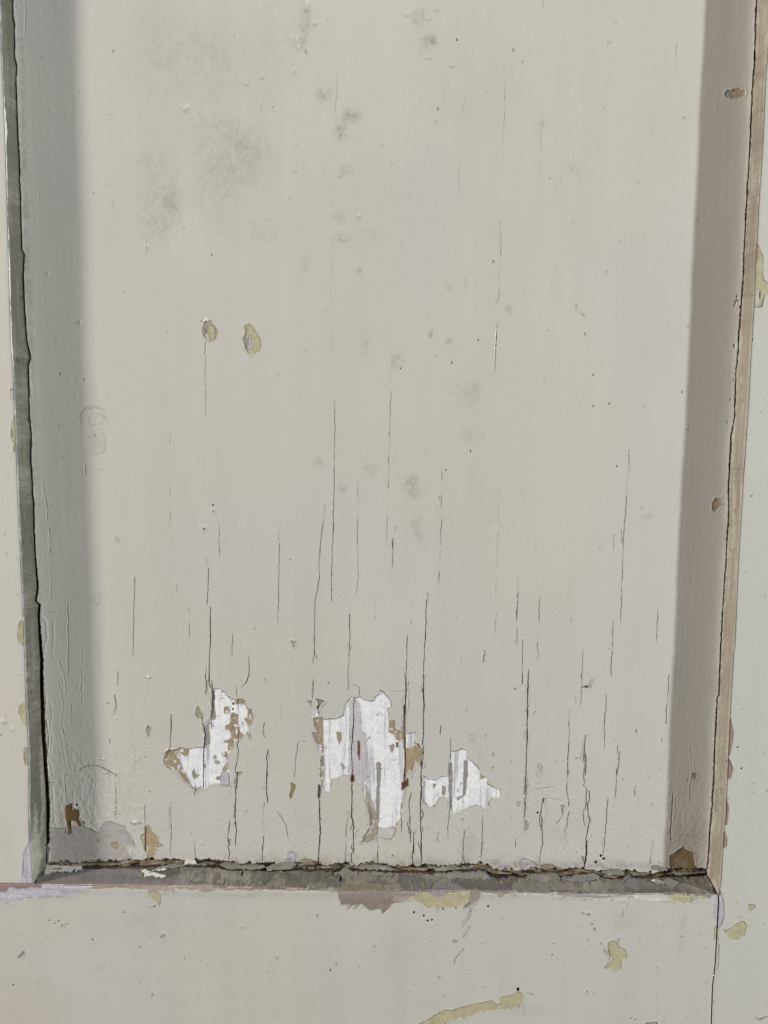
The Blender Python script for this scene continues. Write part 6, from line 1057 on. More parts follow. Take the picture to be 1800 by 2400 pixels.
["moulding_bottom","crack",{"c":"dark","w":0.104,"d":0.25},[[5.99,-175.2],[6.29,-176.08]]],
["moulding_bottom","crack",{"c":"dark","w":0.105,"d":0.25},[[22.53,-175.24],[25.52,-176.13]]],
["moulding_bottom","crack",{"c":"dark","w":0.104,"d":0.25},[[-22.75,-174.61],[-22.59,-176.35]]],
["panel","crack",{"c":"crack","w":0.122,"d":1.2},[[-80.97,-98.03],[-80.56,-100.36],[-80.11,-103.85]]],
["panel","crack",{"c":"crack","w":0.199,"d":1.2},[[-84.54,-105.05],[-85.27,-102.64],[-85.47,-99.01]]],
["panel","crack",{"c":"crack","w":0.072,"d":1.2},[[-68.37,-90.39],[-69.06,-87.3],[-68.9,-82.65]]],
["panel","crack",{"c":"crack","w":0.113,"d":1.2},[[-68.7,-118.16],[-69.42,-120.96],[-70.12,-125.15]]],
["panel","crack",{"c":"crack","w":0.19,"d":1.2},[[-70.24,-146.7],[-70.64,-147.66],[-70.78,-149.08]]],
["panel","crack",{"c":"crack","w":0.194,"d":1.2},[[-54.61,-116.26],[-53.76,-117.31],[-53.94,-118.91]]],
["panel","crack",{"c":"crack","w":0.174,"d":1.2},[[-73.52,-163.01],[-73.19,-161.73],[-72.6,-159.81]]],
["panel","crack",{"c":"crack","w":0.151,"d":1.2},[[-13.64,-149.91],[-14.13,-152.05],[-15.02,-155.26]]],
["panel","crack",{"c":"crack","w":0.21,"d":1.2},[[-13.32,-165.81],[-14.07,-164.38],[-14.35,-162.23]]],
["panel","crack",{"c":"crack","w":0.19,"d":1.2},[[-13.56,-102.2],[-14.09,-103.81],[-14.25,-106.21]]],
["panel","crack",{"c":"crack","w":0.093,"d":1.2},[[10.74,-109.24],[10.08,-106.63],[9.28,-102.72]]],
["panel","crack",{"c":"crack","w":0.198,"d":1.2},[[19.83,-167.69],[19.33,-164.57],[18.32,-159.92]]],
["panel","crack",{"c":"crack","w":0.133,"d":1.2},[[19.64,-155.69],[20.62,-154.5],[20.25,-152.74]]],
["panel","crack",{"c":"crack","w":0.196,"d":1.2},[[19.08,-143.69],[20.13,-146.11],[19.71,-149.75]]],
["panel","crack",{"c":"crack","w":0.129,"d":1.2},[[-29.98,-169.54],[-29.54,-171.77],[-29.17,-175.11]]],
["panel","crack",{"c":"crack","w":0.156,"d":1.2},[[-29.96,-169.09],[-30.5,-170.39],[-31.12,-172.33]]],
["panel","crack",{"c":"crack","w":0.158,"d":1.2},[[14.0,-147.37],[13.05,-150.99],[13.69,-156.4]]],
["panel","crack",{"c":"crack","w":0.173,"d":1.2},[[15.73,-162.72],[16.39,-164.0],[16.57,-165.92]]],
["panel","crack",{"c":"crack","w":0.079,"d":1.2},[[-16.79,-155.79],[-16.42,-156.91],[-15.48,-158.58]]],
["panel","crack",{"c":"crack","w":0.084,"d":1.2},[[-1.51,-166.15],[-1.12,-168.79],[-0.38,-172.75]]],
["panel","crack",{"c":"crack","w":0.071,"d":1.2},[[49.08,-163.07],[48.71,-161.27],[47.58,-158.57]]],
["panel","crack",{"c":"crack","w":0.088,"d":1.2},[[40.08,-166.5],[40.57,-170.1],[41.31,-175.5]]],
["panel","crack",{"c":"crack","w":0.14,"d":1.2},[[69.31,-124.24],[70.19,-127.74],[70.17,-133.01]]],
["panel","crack",{"c":"crack","w":0.158,"d":1.2},[[69.45,-142.22],[68.86,-140.22],[68.76,-137.2]]],
["panel","crack",{"c":"crack","w":0.137,"d":1.2},[[69.42,-137.25],[68.89,-133.56],[68.29,-128.03]]],
["panel","crack",{"c":"crack","w":0.068,"d":1.2},[[89.6,-137.53],[90.57,-138.6],[90.14,-140.23]]],
["panel","crack",{"c":"crack","w":0.088,"d":1.2},[[89.23,-134.65],[90.09,-137.45],[90.29,-141.65]]],
["panel","crack",{"c":"crack","w":0.134,"d":1.2},[[97.23,-125.22],[98.13,-122.04],[97.48,-117.31]]],
["panel","crack",{"c":"crack","w":0.127,"d":1.2},[[99.79,-153.25],[100.34,-150.32],[100.12,-145.93]]],
["panel","crack",{"c":"crack","w":0.329,"d":1.2},[[99.31,-170.48],[98.55,-168.92],[97.78,-166.59]]],
["panel","crack",{"c":"crack","w":0.132,"d":1.2},[[77.67,-153.25],[77.01,-151.15],[76.63,-148.01]]],
["panel","crack",{"c":"crack","w":0.12,"d":1.2},[[77.17,-144.07],[76.57,-146.59],[76.1,-150.37]]],
["panel","crack",{"c":"crack","w":0.088,"d":1.2},[[89.96,-148.91],[90.71,-145.1],[90.38,-139.41]]],
["panel","crack",{"c":"crack","w":0.076,"d":1.2},[[106.01,-100.54],[105.58,-102.39],[104.84,-105.17]]],
["panel","crack",{"c":"crack","w":0.085,"d":1.2},[[113.84,-117.02],[112.78,-114.61],[112.71,-110.98]]],
["panel","crack",{"c":"crack","w":0.076,"d":1.2},[[108.29,-157.62],[107.44,-159.44],[107.12,-162.16]]],
["panel","crack",{"c":"crack","w":0.081,"d":1.2},[[140.29,-157.15],[141.03,-158.62],[141.5,-160.83]]],
["panel","crack",{"c":"crack","w":0.119,"d":1.2,"f":0.99},[[-32.7,-71.7],[-32.36,-69.45],[-31.76,-66.08]]],
["panel","crack",{"c":"crack","w":0.109,"d":1.2,"f":0.99},[[-32.26,-66.4],[-31.71,-67.93],[-30.94,-70.22]]],
["panel","crack",{"c":"crack","w":0.085,"d":1.2,"f":0.96},[[-32.14,-56.26],[-32.63,-54.24],[-33.25,-51.22]]],
["panel","crack",{"c":"crack","w":0.077,"d":1.2,"f":0.89},[[-81.75,-28.23],[-82.27,-25.49],[-82.68,-21.39]]],
["panel","crack",{"c":"crack","w":0.141,"d":1.2},[[-81.93,-79.6],[-82.89,-82.52],[-82.45,-86.9]]],
["panel","crack",{"c":"crack","w":0.132,"d":1.2},[[-81.6,-84.47],[-82.02,-81.13],[-82.12,-76.13]]],
["panel","crack",{"c":"crack","w":0.077,"d":1.2,"f":0.98},[[-15.76,-66.36],[-14.82,-64.62],[-15.17,-62.03]]],
["panel","crack",{"c":"crack","w":0.068,"d":1.2,"f":0.98},[[-15.76,-65.75],[-16.34,-64.55],[-16.61,-62.75]]],
["panel","crack",{"c":"crack","w":0.069,"d":1.2,"f":0.85},[[4.38,-13.78],[4.66,-10.73],[5.45,-6.16]]],
["panel","crack",{"c":"crack","w":0.081,"d":1.2,"f":0.86},[[111.47,-15.61],[110.5,-12.16],[110.4,-6.97]]],
["panel","crack",{"c":"crack","w":0.076,"d":1.2,"f":0.84},[[111.79,-0.1],[112.58,-1.47],[112.37,-3.55]]],
["panel","crack",{"c":"crack","w":0.073,"d":1.2,"f":0.78},[[112.18,26.1],[112.72,23.29],[113.02,19.07]]],
["panel","crack",{"c":"crack","w":0.093,"d":1.2,"f":0.98},[[63.15,-64.52],[63.96,-62.24],[63.66,-58.83]]],
["panel","crack",{"c":"crack","w":0.071,"d":1.2,"f":0.97},[[63.1,-58.88],[62.45,-60.09],[62.41,-61.9]]],
["panel","crack",{"c":"crack","w":0.125,"d":1.2,"f":0.92},[[20.26,-41.54],[21.0,-40.06],[20.94,-37.85]]],
["panel","crack",{"c":"crack","w":0.135,"d":1.2},[[19.65,-87.46],[18.86,-85.5],[18.46,-82.56]]],
["panel","crack",{"c":"crack","w":0.093,"d":1.2},[[11.4,-83.44],[12.33,-82.32],[12.33,-80.64]]],
["panel","crack",{"c":"crack","w":0.085,"d":1.2},[[11.38,-90.4],[10.7,-93.61],[10.31,-98.42]]],
["panel","crack",{"c":"crack","w":0.089,"d":1.2},[[69.08,-89.74],[68.49,-91.96],[68.22,-95.29]]]]''')
FLAKES = json.loads(r'''[["moulding_bottom","cream",1.2,[[-160.64,-162.48],[-159.65,-162.73],[-159.14,-165.35],[-158.36,-169.27],[-157.21,-172.16],[-155.89,-174.33],[-150.01,-174.08],[-145.25,-173.72],[-144.13,-175.06],[-148.63,-175.35],[-155.32,-175.58],[-159.13,-175.72],[-161.64,-175.62],[-163.09,-173.27],[-162.18,-166.95]]],["moulding_bottom","cream",0.9,[[-115.34,-174.64],[-114.35,-174.29],[-110.75,-174.34],[-109.15,-174.46],[-107.6,-173.79],[-104.63,-173.66],[-102.38,-174.01],[-102.25,-174.28],[-107.68,-174.64],[-111.31,-174.83],[-100.41,-175.65],[-107.04,-176.03],[-112.08,-175.91],[-114.89,-175.19]]],["panel","cream",0.8,[[-95.21,-170.98],[-93.95,-169.98],[-89.89,-169.81],[-88.85,-171.24],[-88.99,-171.9],[-94.6,-171.96]]],["panel","greydirty",0.8,[[-78.08,-172.12],[-74.64,-171.1],[-70.9,-171.71],[-67.17,-172.66],[-57.18,-172.36],[-55.63,-173.53],[-57.82,-174.34],[-65.93,-174.29],[-73.42,-174.37],[-77.15,-173.42]]],["panel","greydirty",1.0,[[-55.63,-173.53],[-53.44,-172.19],[-47.2,-170.82],[-45.02,-170.47],[-41.59,-170.76],[-40.65,-172.72],[-43.46,-173.93],[-54.7,-174.83]]],["panel","greydirty",0.8,[[-13.06,-172.76],[-8.7,-171.87],[-1.84,-171.99],[4.41,-172.59],[8.16,-173.86],[4.42,-174.36],[-5.57,-173.81],[-12.43,-173.88]]],["panel","greydirty",0.7,[[-108.35,-173.74],[-102.09,-172.56],[-93.98,-171.95],[-84.62,-171.86],[-84.32,-173.03],[-93.37,-173.26],[-103.37,-174.35],[-108.36,-174.2]]],["moulding_bottom","greytop",0.9,[[-22.96,-175.2],[-19.91,-174.72],[-18.1,-174.22],[-15.91,-173.84],[-12.11,-174.59],[-11.14,-174.99],[-10.94,-175.82],[-16.66,-175.75],[-22.27,-175.63]]],["moulding_bottom","greytop",1.0,[[24.9,-176.13],[26.88,-175.33],[32.52,-174.87],[36.93,-174.44],[42.47,-174.57],[50.02,-174.01],[51.69,-175.73],[53.42,-176.95],[48.29,-176.11],[32.88,-176.28]]],["moulding_bottom","greytop",1.1,[[87.23,-177.37],[90.72,-176.6],[95.41,-175.45],[101.08,-175.28],[104.23,-175.78],[106.22,-175.43],[106.62,-176.98],[106.04,-177.29],[100.64,-177.05],[91.99,-177.32]]],["moulding_bottom","greytop",1.2,[[113.45,-178.35],[115.5,-177.86],[120.84,-176.0],[121.31,-176.74],[119.3,-177.14],[115.52,-178.27],[113.4,-178.5]]],["moulding_bottom","greytop",0.9,[[70.02,-177.46],[73.56,-176.62],[77.62,-176.18],[85.43,-175.64],[86.81,-176.7],[87.19,-177.44],[82.08,-177.72],[71.01,-177.77]]],["moulding_bottom","greytop",1.5,[[130.92,-177.17],[132.68,-177.06],[136.74,-176.95],[139.08,-176.31],[141.3,-176.36],[143.66,-176.37],[143.16,-177.33],[140.87,-178.14],[137.99,-178.8],[139.14,-178.1],[136.42,-177.8],[132.79,-177.96]]],["moulding_bottom","cream",1.6,[[130.07,-177.08],[133.36,-176.96],[136.74,-176.95],[136.05,-177.34],[132.21,-177.92],[131.6,-177.65]]],["moulding_bottom","greytop",0.8,[[-5.53,-175.05],[-3.06,-174.6],[5.68,-175.38],[8.16,-175.68],[5.67,-176.21],[-4.26,-175.69]]],["panel","greydirty",0.7,[[131.86,-170.82],[134.35,-170.6],[138.79,-172.2],[138.83,-172.99],[134.45,-172.9],[132.56,-172.59]]],["panel","greydirty",0.8,[[141.02,-173.16],[142.56,-172.82],[143.86,-173.79],[152.6,-173.7],[157.58,-173.32],[158.24,-174.1],[143.93,-175.3],[141.4,-174.67]]],["panel","greydirty",0.8,[[107.02,-174.17],[111.33,-172.48],[115.71,-172.76],[118.28,-174.38],[117.07,-175.58],[110.2,-175.65]]],["panel","greydirty",0.7,[[25.64,-173.35],[29.99,-172.32],[36.22,-171.93],[37.8,-172.9],[44.34,-172.18],[45.6,-173.02],[36.26,-173.9],[26.9,-174.33]]]]''')
def marks(face, part):
    for k, (p, kind, par, P) in enumerate(MARKS):
        if p == part: apply(face, kind, par, P, k * 7 + 3)
def axis(pieces):
    """sample positions from (start, end, step) pieces"""
    out = []
    for a, b, st in pieces: out.append(np.linspace(a, b, max(2, int(round((b - a) / st)) + 1))[:-1])
    return np.append(np.concatenate(out), pieces[-1][1])
def coat(face, amp=.03, sx=5, sz=40):
    """unevenness of a hand-brushed coat, dust nibs and tiny dirt specks"""
    X, Z = face.X, face.Z
    face.h += amp * fbm(X, Z, sx, 2, 3, sz) + .4 * amp * (noise(X, Z, sx * .22, sz * .9, 6) * np.clip(noise(X, Z, 22, 40, 8) + .4, 0, 1)) + .25 * amp * noise(X, Z, .9, seed=9) + .10 * amp / .03 * fbm(X, Z, 60, 5, 2, 90)
    v = 1 + .02 * fbm(X, Z, 9, 30, 3, 500) + .03 * fbm(X, Z, 45, 20, 3) + .014 * fbm(X, Z, 6, 23, 2, 60)
    face.rgb *= v[..., None]
    face.rgb *= 1 + .018 * fbm(X, Z, 70, 27, 2)[..., None] * np.array([1, .2, -1.4])
def specks(face, n, seed, x0, x1, z0, z1):
    r = np.random.default_rng(seed)
    for i in range(n):
        x, z = r.uniform(x0, x1), r.uniform(z0, z1); q = r.random()
        if q < .12:
            a = r.uniform(.25, .6); u = r.uniform(.8, 2.0)
            apply(face, 'loss', dict(c=['greystreak', 'ochregrey', 'bluegrey', 'palegrey'][int(r.integers(4))], l=.15, w=.12, a=.75), [(x + a * math.cos(g) * r.uniform(.6, 1.1), z + u * a * math.sin(g) * r.uniform(.6, 1.1)) for g in np.linspace(0, 5.5, 7)], 900 + i)
        elif q < .32: apply(face, 'hole', dict(r=r.uniform(.07, .17)), [(x, z)], 900 + i)
        elif q < .75: apply(face, 'bump', dict(r=r.uniform(.25, .6), h=r.uniform(.03, .10)), [(x, z)], 900 + i)
        else:
            a = r.uniform(-.4, .4) + math.pi / 2; l = r.uniform(.6, 2.2)
            apply(face, 'crack', dict(c='scratch', w=r.uniform(.08, .16), d=.1), [(x, z), (x + l * math.cos(a) + r.uniform(-.3, .3), z - l * math.sin(a))], 900 + i)

# ------------------------------------------------------------------ the door
door = bpy.data.objects.new('panelled_door', None); scene.collection.objects.link(door)
door['label'] = 'old cream painted panelled wooden door with cracked and flaking paint'; door['category'] = 'door'; door['kind'] = 'thing'
PB, PT = -174.85, 293.53                                                # foot of the panel, top of the built door
ZT = 223.53                                                    # top of what the photograph shows

# recessed panel
x = axis([(-169.74, 166.43, .25)])
z = axis([(PB - 7, PB + 62, .28), (PB + 62, PB + 150, .36), (PB + 150, ZT + 3, .5), (ZT + 3, PT, 6)])
X, Z = np.meshgrid(x, z)
pan = Face(X, Z, np.zeros(X.shape), 'cream', .25)
coat(pan, .03)
low = sstep(PB + 95, PB + 10, Z)                               # the weathered foot of the panel is lumpier
lump = low * sstep(-95, -130, X) + .65 * low
pan.h += lump * (.09 * np.clip(fbm(X, Z, 2.2, 40, 2, 3.6), -.2, 1) + .06 * noise(X, Z, .9, 1.5, seed=44))
grit = (1 - sstep(.5, 4, X - along_z(LEFT_GAP, Z))) * sstep(.1, .7, noise(X, Z, .7, seed=46) + .5 * noise(X, Z, 2.5, 9, seed=47))
pan.mix(np.s_[:, :], .35 * grit, PIG['taupe'][None, None]); pan.h += .06 * grit
for i in range(70):                                           # hairline checks following the grain, most near the foot
    zc = PB + 4 + abs(rng.normal(0, 55)); xc = rng.uniform(-150, 150); l = rng.uniform(3, 20)
    apply(pan, 'crack', dict(c='grime', w=rng.uniform(.06, .13), d=.15), [(xc, zc), (xc + rng.uniform(-.4, .4), zc + l * .3), (xc + rng.uniform(-.5, .5), zc + l * .6), (xc + rng.uniform(-.8, .8), zc + l)], 300 + i)
specks(pan, 330, 3, -158, 158, PB, ZT)
specks(pan, 160, 4, -150, 150, PB, PB + 60)
marks(pan, 'panel')  # the long smears above the foot seam paint contact shade over dirt
gw = np.interp(Z, *zip(*GAP_WIDTH)) if False else np.interp(Z, [g[0] for g in GAP_WIDTH], [g[1] for g in GAP_WIDTH])
rag = .20 * fbm(X, Z, 1.6, 71, 3) + .12 * noise(X, Z, .6, seed=75)
lx = along_z(LEFT_GAP, Z) + gw / 2 + rag * np.clip(gw, .4, 1.4)
rx = along_z(RIGHT_GAP, Z) - .32 + rag
fz = along_x(FOOT_SEAM, X)
edge = fz + 3.2 + 1.6 * fbm(X, Z * 0, 9, 80, 3) + .9 * noise(X, Z * 0, 1.5, seed=83)      # ragged foot of the top coat
edge = edge + .8 * fbm(X, Z, 1.5, 85, 2) - 1.2 * sstep(-130, -165, X)
m = np.clip(.5 - (Z - edge) / .3, 0, 1)                        # older coats showing below it
n = fbm(X, Z, 3.0, 88, 3, 1.2)
lay = fbm(X, (Z - fz), 5, 89, 2, .9)
under = np.where((n > .25)[..., None], PIG['darkochre'], np.where((n > 0)[..., None], PIG['grimebrown'], np.where((n > -.2)[..., None], PIG['greydirty'], PIG['grimebrown'] * .7)))
under = np.where((lay < -.25)[..., None], PIG['dark'], np.where((lay > .38)[..., None], PIG['taupe'], under))
pan.mix(np.s_[:, :], m, under * (1 + .25 * noise(X, Z, .8, seed=90))[..., None])
pan.h = pan.h * (1 - m) + (-.7 + .5 * np.clip(n, -1, 1) + .8 * np.clip(lay, -1, .4)) * m + .15 * np.exp(-((Z - edge - .3) / .35) ** 2) * np.clip(noise(X, Z, 2, seed=92) + .3, 0, 1)
pan.h += .75 * np.exp(-np.clip(rx - X, 0, None) / 1.5) * (.75 + .35 * noise(Z, Z * 0, 12, seed=99)) + .45 * np.exp(-np.clip(X - lx, 0, None) / 2.5)   # fillets of paint in the corners
out = np.clip(np.maximum(np.maximum(lx - X, X - rx), fz - .2 + rag * 1.5 - Z) / .25 + .5, 0, 1)
bare = ((.55 + .45 * sstep(PB + 120, PB + 60, Z)) * (X < 0) * (.75 + .25 * noise(Z, Z * 0, 5, seed=98)))[..., None]          # bare wood shows in the open joint low on the left
pan.mix(np.s_[:, :], out, PIG['gap'] * (1 - bare) + PIG['gapwood'] * (1 + .4 * noise(X, Z, .5, 5, seed=97))[..., None] * bare)
pan.h = pan.h * (1 - out) - (4.2 - 2.6 * bare[..., 0]) * out
pan.h += .12 * np.exp(-((X - lx - .35) / .3) ** 2) * np.clip(noise(X, Z, 2, 3, seed=95), 0, 1) * (out < .1)
panel = build('panel', pan, UP_GRAIN, door)

# mouldings: (outer arris on the frame face) -> (inner edge against the panel)
def profile(u, worn):
    """depth along the slope; the arris is slightly rounded"""
    y = -DEPTH + DEPTH * np.clip(u, 0, 1) + np.clip(u - 1, 0, 1) * 10
    return y + worn * np.exp(-(u / .05) ** 2)
us = np.concatenate([np.linspace(-.05, 0, 3)[:-1], np.linspace(0, 1, 46), np.linspace(1.02, 1.4, 8)])
def side_moulding(name, arris, gap, off, corner_in, corner_out, pigment):
    v = axis([(0, 1, .32 / (ZT - PB)), (1, 1 + (PT - ZT) / (ZT - PB), .03)])
    U, V = np.meshgrid(us, v)
    uc = np.clip(U, 0, 1)
    z0 = corner_out[1] + (corner_in[1] - corner_out[1]) * uc
    Zz = z0 + (ZT - z0) * V
    xo = along_z(arris, Zz); xi = along_z(gap, Zz) + off(Zz)
    Xx = xo + (xi - xo) * np.clip(U, -.05, 1)
    f = Face(Xx, Zz, profile(U, .25), pigment, .3)
    coat(f, .05, 5, 30)
    f.h += .10 * fbm(Zz, U * 6, 9, 4, 3, 2.5) + .05 * noise(Zz, U * 9, 1.6, 1.3, seed=26)
    return f, U
def off_left(zz): return -np.interp(zz, [g[0] for g in GAP_WIDTH], [g[1] for g in GAP_WIDTH]) / 2
ml, U = side_moulding('moulding', LEFT_ARRIS, LEFT_GAP, off_left, (-162.82, -174.57), (-163.79, -177.64), 'drabgreen')  # green base darkened to hold the shade on this side
pit = sstep(.62, .74, .7 * noise(ml.Z, U * 12, 2.6, 1.6, seed=29) + .5 * noise(ml.Z, U * 12, .9, 1.0, seed=34)); ml.mix(np.s_[:, :], pit * .5, PIG['dark'][None, None]); ml.h -= .12 * pit
pale = sstep(.25, .7, noise(ml.Z, U * 10, 22, 1.8, seed=35) + .5 * noise(ml.Z, U * 10, 5, 1.0, seed=36)); ml.mix(np.s_[:, :], pale * .35, PIG['greydirty'][None, None])
wb = (1 - sstep(.05, .12, U + .04 * noise(ml.Z, ml.Z * 0, 3, seed=5))) * (.75 + .25 * noise(ml.Z, ml.X, 5, seed=6))
ml.mix(np.s_[:, :], wb * .65, PIG['bluegrey'][None, None])
marks(ml, 'moulding_left')
tuck = sstep(1.0, 1.08, U); ml.mix(np.s_[:, :], tuck, PIG['gap'][None, None])
mo_l = build('moulding', ml, UP_GRAIN, door); mo_l['label'] = 'drab grey green moulding with a worn bluish edge beside the dark gap'
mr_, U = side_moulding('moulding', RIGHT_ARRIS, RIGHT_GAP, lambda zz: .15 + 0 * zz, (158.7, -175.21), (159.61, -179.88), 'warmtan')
mr_.mix(np.s_[:, :], (1 - sstep(.05, .16, U)) * .25 * np.ones(U.shape), PIG['cream'][None, None])
st = .7 * noise(U * 8, mr_.Z, 1.2, 26, seed=9) + .5 * noise(U * 20, mr_.Z, 1.1, 9, seed=10); mr_.mix(np.s_[:, :], np.clip(st, 0, 1) * .6, PIG['taupedark'][None, None])
st = sstep(.35, .6, noise(U * 10, mr_.Z, 1.5, 14, seed=15) + .4 * noise(mr_.Z, U * 6, 2, 1.5, seed=18)); mr_.mix(np.s_[:, :], st * .22, PIG['cream'][None, None])
chip = sstep(.80, .93, U + .10 * fbm(mr_.Z, mr_.X * 0, 4, 19, 3)); mr_.mix(np.s_[:, :], chip * .35, PIG['cream'][None, None]); mr_.h += .25 * chip * noise(mr_.Z, mr_.X * 0, 1.4, seed=24)
pit = sstep(.62, .74, .7 * noise(mr_.Z, U * 12, 2.2, 1.6, seed=27) + .5 * noise(mr_.Z, U * 12, .8, 1.0, seed=28)); mr_.mix(np.s_[:, :], pit * .6, PIG['taupedark'][None, None]); mr_.h -= .12 * pit
marks(mr_, 'moulding_right')
tuck = sstep(1.0, 1.08, U); mr_.mix(np.s_[:, :], tuck, PIG['gap'][None, None])
mo_r = build('moulding', mr_, UP_GRAIN, door); mo_r['label'] = 'streaky tan moulding with a pale edge'
v = axis([(0, 1, .3 / 330)])
V, U = np.meshgrid(v, us); uc = np.clip(U, 0, 1)
(cil, col_, cir, cor) = (-162.82, -174.57), (-163.79, -177.64), (158.7, -175.21), (159.61, -179.88)
xl = col_[0] + (cil[0] - col_[0]) * uc + .15; xr = cor[0] + (cir[0] - cor[0]) * uc - .25
Xx = xl + (xr - xl) * V
zo = along_x(FOOT_ARRIS, Xx); zi = along_x(FOOT_SEAM, Xx) - .35
mb = Face(Xx, zo + (zi - zo) * np.clip(U, -.05, 1), profile(U, .3), 'drabgrey', .28)  # base grey darkened so the ledge's shade sits in its colour
coat(mb, .04, 30, 3)
X, Z = mb.X, mb.Z
mb.rgb *= (1 + .18 * fbm(X, Z, 14, 33, 3, 2.0) + .12 * noise(X, Z, 30, .8, seed=37))[..., None]
mb.mix(np.s_[:, :], (1 - sstep(.04, .16, U + .06 * noise(X, Z, 3, seed=38))) * .55, PIG['taupe'][None, None])
n1 = fbm(X, Z, 9, 53, 4, 2.4) + .25 * noise(X, Z, 1.2, .8, seed=57)
n2 = fbm(X, Z, 16, 64, 4, 3.0) + .25 * noise(X, Z, 1.0, .7, seed=58)
a1 = sstep(.10, .16, n1); mb.mix(np.s_[:, :], a1 * .8, PIG['ledge'] * (1 + .2 * noise(X, Z, 2, .6, seed=59))[..., None]); mb.h += .22 * a1
lip = sstep(.1, .5, fbm(X, Z * 0, 4, 67, 3) + .3 * noise(X, Z, .9, seed=68)) * (1 - sstep(.08, .20, U)); mb.mix(np.s_[:, :], lip * .55, PIG['palegrey'] * .7)
a2 = sstep(.22, .28, n2); mb.mix(np.s_[:, :], a2 * .7, PIG['ledgelow'] * (1 + .2 * noise(X, Z, 3, .5, seed=60))[..., None]); mb.h -= .25 * a2
mb.mix(np.s_[:, :], np.exp(-((n1 - .12) / .03) ** 2) * .35, PIG['dark'][None, None])
mb.h += .08 * noise(X, Z, .8, .6, seed=62) * sstep(.3, 1, U)
mb.h -= .35 * np.clip(fbm(X, Z * 0, 5, 66, 3) + .2, 0, 1) * np.exp(-(U / .12) ** 2)
specks(mb, 120, 10, -160, 160, PB - 15, PB)
marks(mb, 'moulding_bottom')
top = .965 + .06 * fbm(X, Z * 0, 7, 41, 3) + .03 * noise(X, Z * 0, 1.1, seed=42)
lipd = sstep(top - .01, top + .02, U); mb.h -= 2.2 * lipd * (U < 1.05); mb.mix(np.s_[:, :], lipd, PIG['gap'][None, None])
mb.h += .25 * np.exp(-((U - top + .05) / .035) ** 2) * np.clip(noise(X, Z * 0, 5, seed=43) + .4, 0, 1)
mb.mix(np.s_[:, :], .6 * np.exp(-((U - top + .03) / .025) ** 2) * np.clip(noise(X, Z * 0, 4, seed=48) + .2, 0, 1), PIG['greytop'][None, None])
mo_b = build('moulding', mb, SIDE_GRAIN, door); mo_b['label'] = 'grimy grey moulding along the foot of the panel with peeling upper edge'

# frame members
def rounded(face, d, r=.7, amt=.28): face.h -= amt * np.exp(-(np.clip(d, 0, None) / r) ** 2)
def up_face(x_line, far, z0, z1, zdense, pigment, sign):
    """upright member: from its inner edge line outwards to X = far"""
    zz = axis([(z0, z0 + 8, .3), (z0 + 8, zdense, .4), (zdense, z1, 6)]) if zdense > z0 + 8 else axis([(z0, z1, .4)])
    return zz
zz = axis([(-177.51, ZT + 2, .36), (ZT + 2, PT, 6)])
s = np.concatenate([np.linspace(-95, -20, 14)[:-1], np.linspace(-20, 0, 64)])   # distance from the arris
Sg, Zg = np.meshgrid(s, zz)
mu = Face(along_z(LEFT_ARRIS, Zg) + Sg, Zg, np.full(Zg.shape, -DEPTH), 'creampink', .3); mu.flat = True
zb = along_x(FOOT_ARRIS, mu.X) + .35; mu.Z = zb + (Zg - Zg.min()) * (PT - zb) / (PT - Zg.min())
mu.X = along_z(LEFT_ARRIS, mu.Z) + Sg
coat(mu); rounded(mu, -Sg); rounded(mu, mu.Z - zb, .5, .2)
specks(mu, 60, 12, -190, -150, PB - 15, ZT); marks(mu, 'muntin')
mun = build('muntin', mu, UP_GRAIN, door, [('bottom', 0, 0, .5), ('bottom', 0, -2.0, 5), ('right', 0, 0, 8)])
mun['label'] = 'cream upright ending on the bottom rail, chipped along its edge'

zz = axis([(-306.9, -248.9, 3.0), (-248.9, ZT + 2, .36), (ZT + 2, PT, 6)])
s = np.concatenate([np.linspace(0, 45, 150)[:-1], np.linspace(45, 130, 14)])
Sg, Zg = np.meshgrid(s, zz)
inner = RIGHT_ARRIS + [[p[0] + .42, p[1]] for p in SHOULDER[1:]]
st_ = Face(along_z(inner, Zg) + Sg, Zg, np.full(Zg.shape, -DEPTH + .1), 'creamgreen', .3); st_.flat = True
coat(st_); rounded(st_, Sg, .6, .3)
specks(st_, 110, 13, 140, 185, -248.9, ZT); marks(st_, 'stile')
below = (Zg[:, :1] < -179.88)
stile = build('stile', st_, UP_GRAIN, door, [('left', 0, 0, np.where(below, .6, .04)), ('left', np.where(below, -3.5, 0), 0, 3), ('left', np.where(below, -5, 0), 0, .5), ('left', 0, 0, 4)])
stile['label'] = 'cream upright with small ochre chips, running past the bottom rail'

zr = axis([(0, .45, .02), (.45, 1, .30 / 90)])
xs_ = axis([(-190, 158, .30)]); xs_ = np.concatenate([np.linspace(-270, -190, 12)[:-1], xs_])
A, B = np.meshgrid((xs_ - xs_[0]) / (xs_[-1] - xs_[0]), zr)
zlow = -306.9
Zn = zlow + (PB - 9 - zlow) * B
Xx = xs_[0] + A * (along_z(SHOULDER, Zn) - .38 - xs_[0])
ztop = along_x(FOOT_ARRIS, Xx)
ra = Face(Xx, zlow + (ztop - zlow) * B, np.full(Xx.shape, -DEPTH), 'cream', .3); ra.flat = True
ra.X = xs_[0] + A * (along_z(SHOULDER, ra.Z) - .38 - xs_[0])
coat(ra, .03, 40, 6); rounded(ra, ztop - ra.Z, .7, .25); rounded(ra, along_z(SHOULDER, ra.Z) - .38 - ra.X, .5, .2)
X, Z = ra.X, ra.Z
fray = ztop - 1.3 + 1.3 * fbm(X, Z * 0, 6, 61, 3) - .3 * noise(X, Z, 1, seed=63)
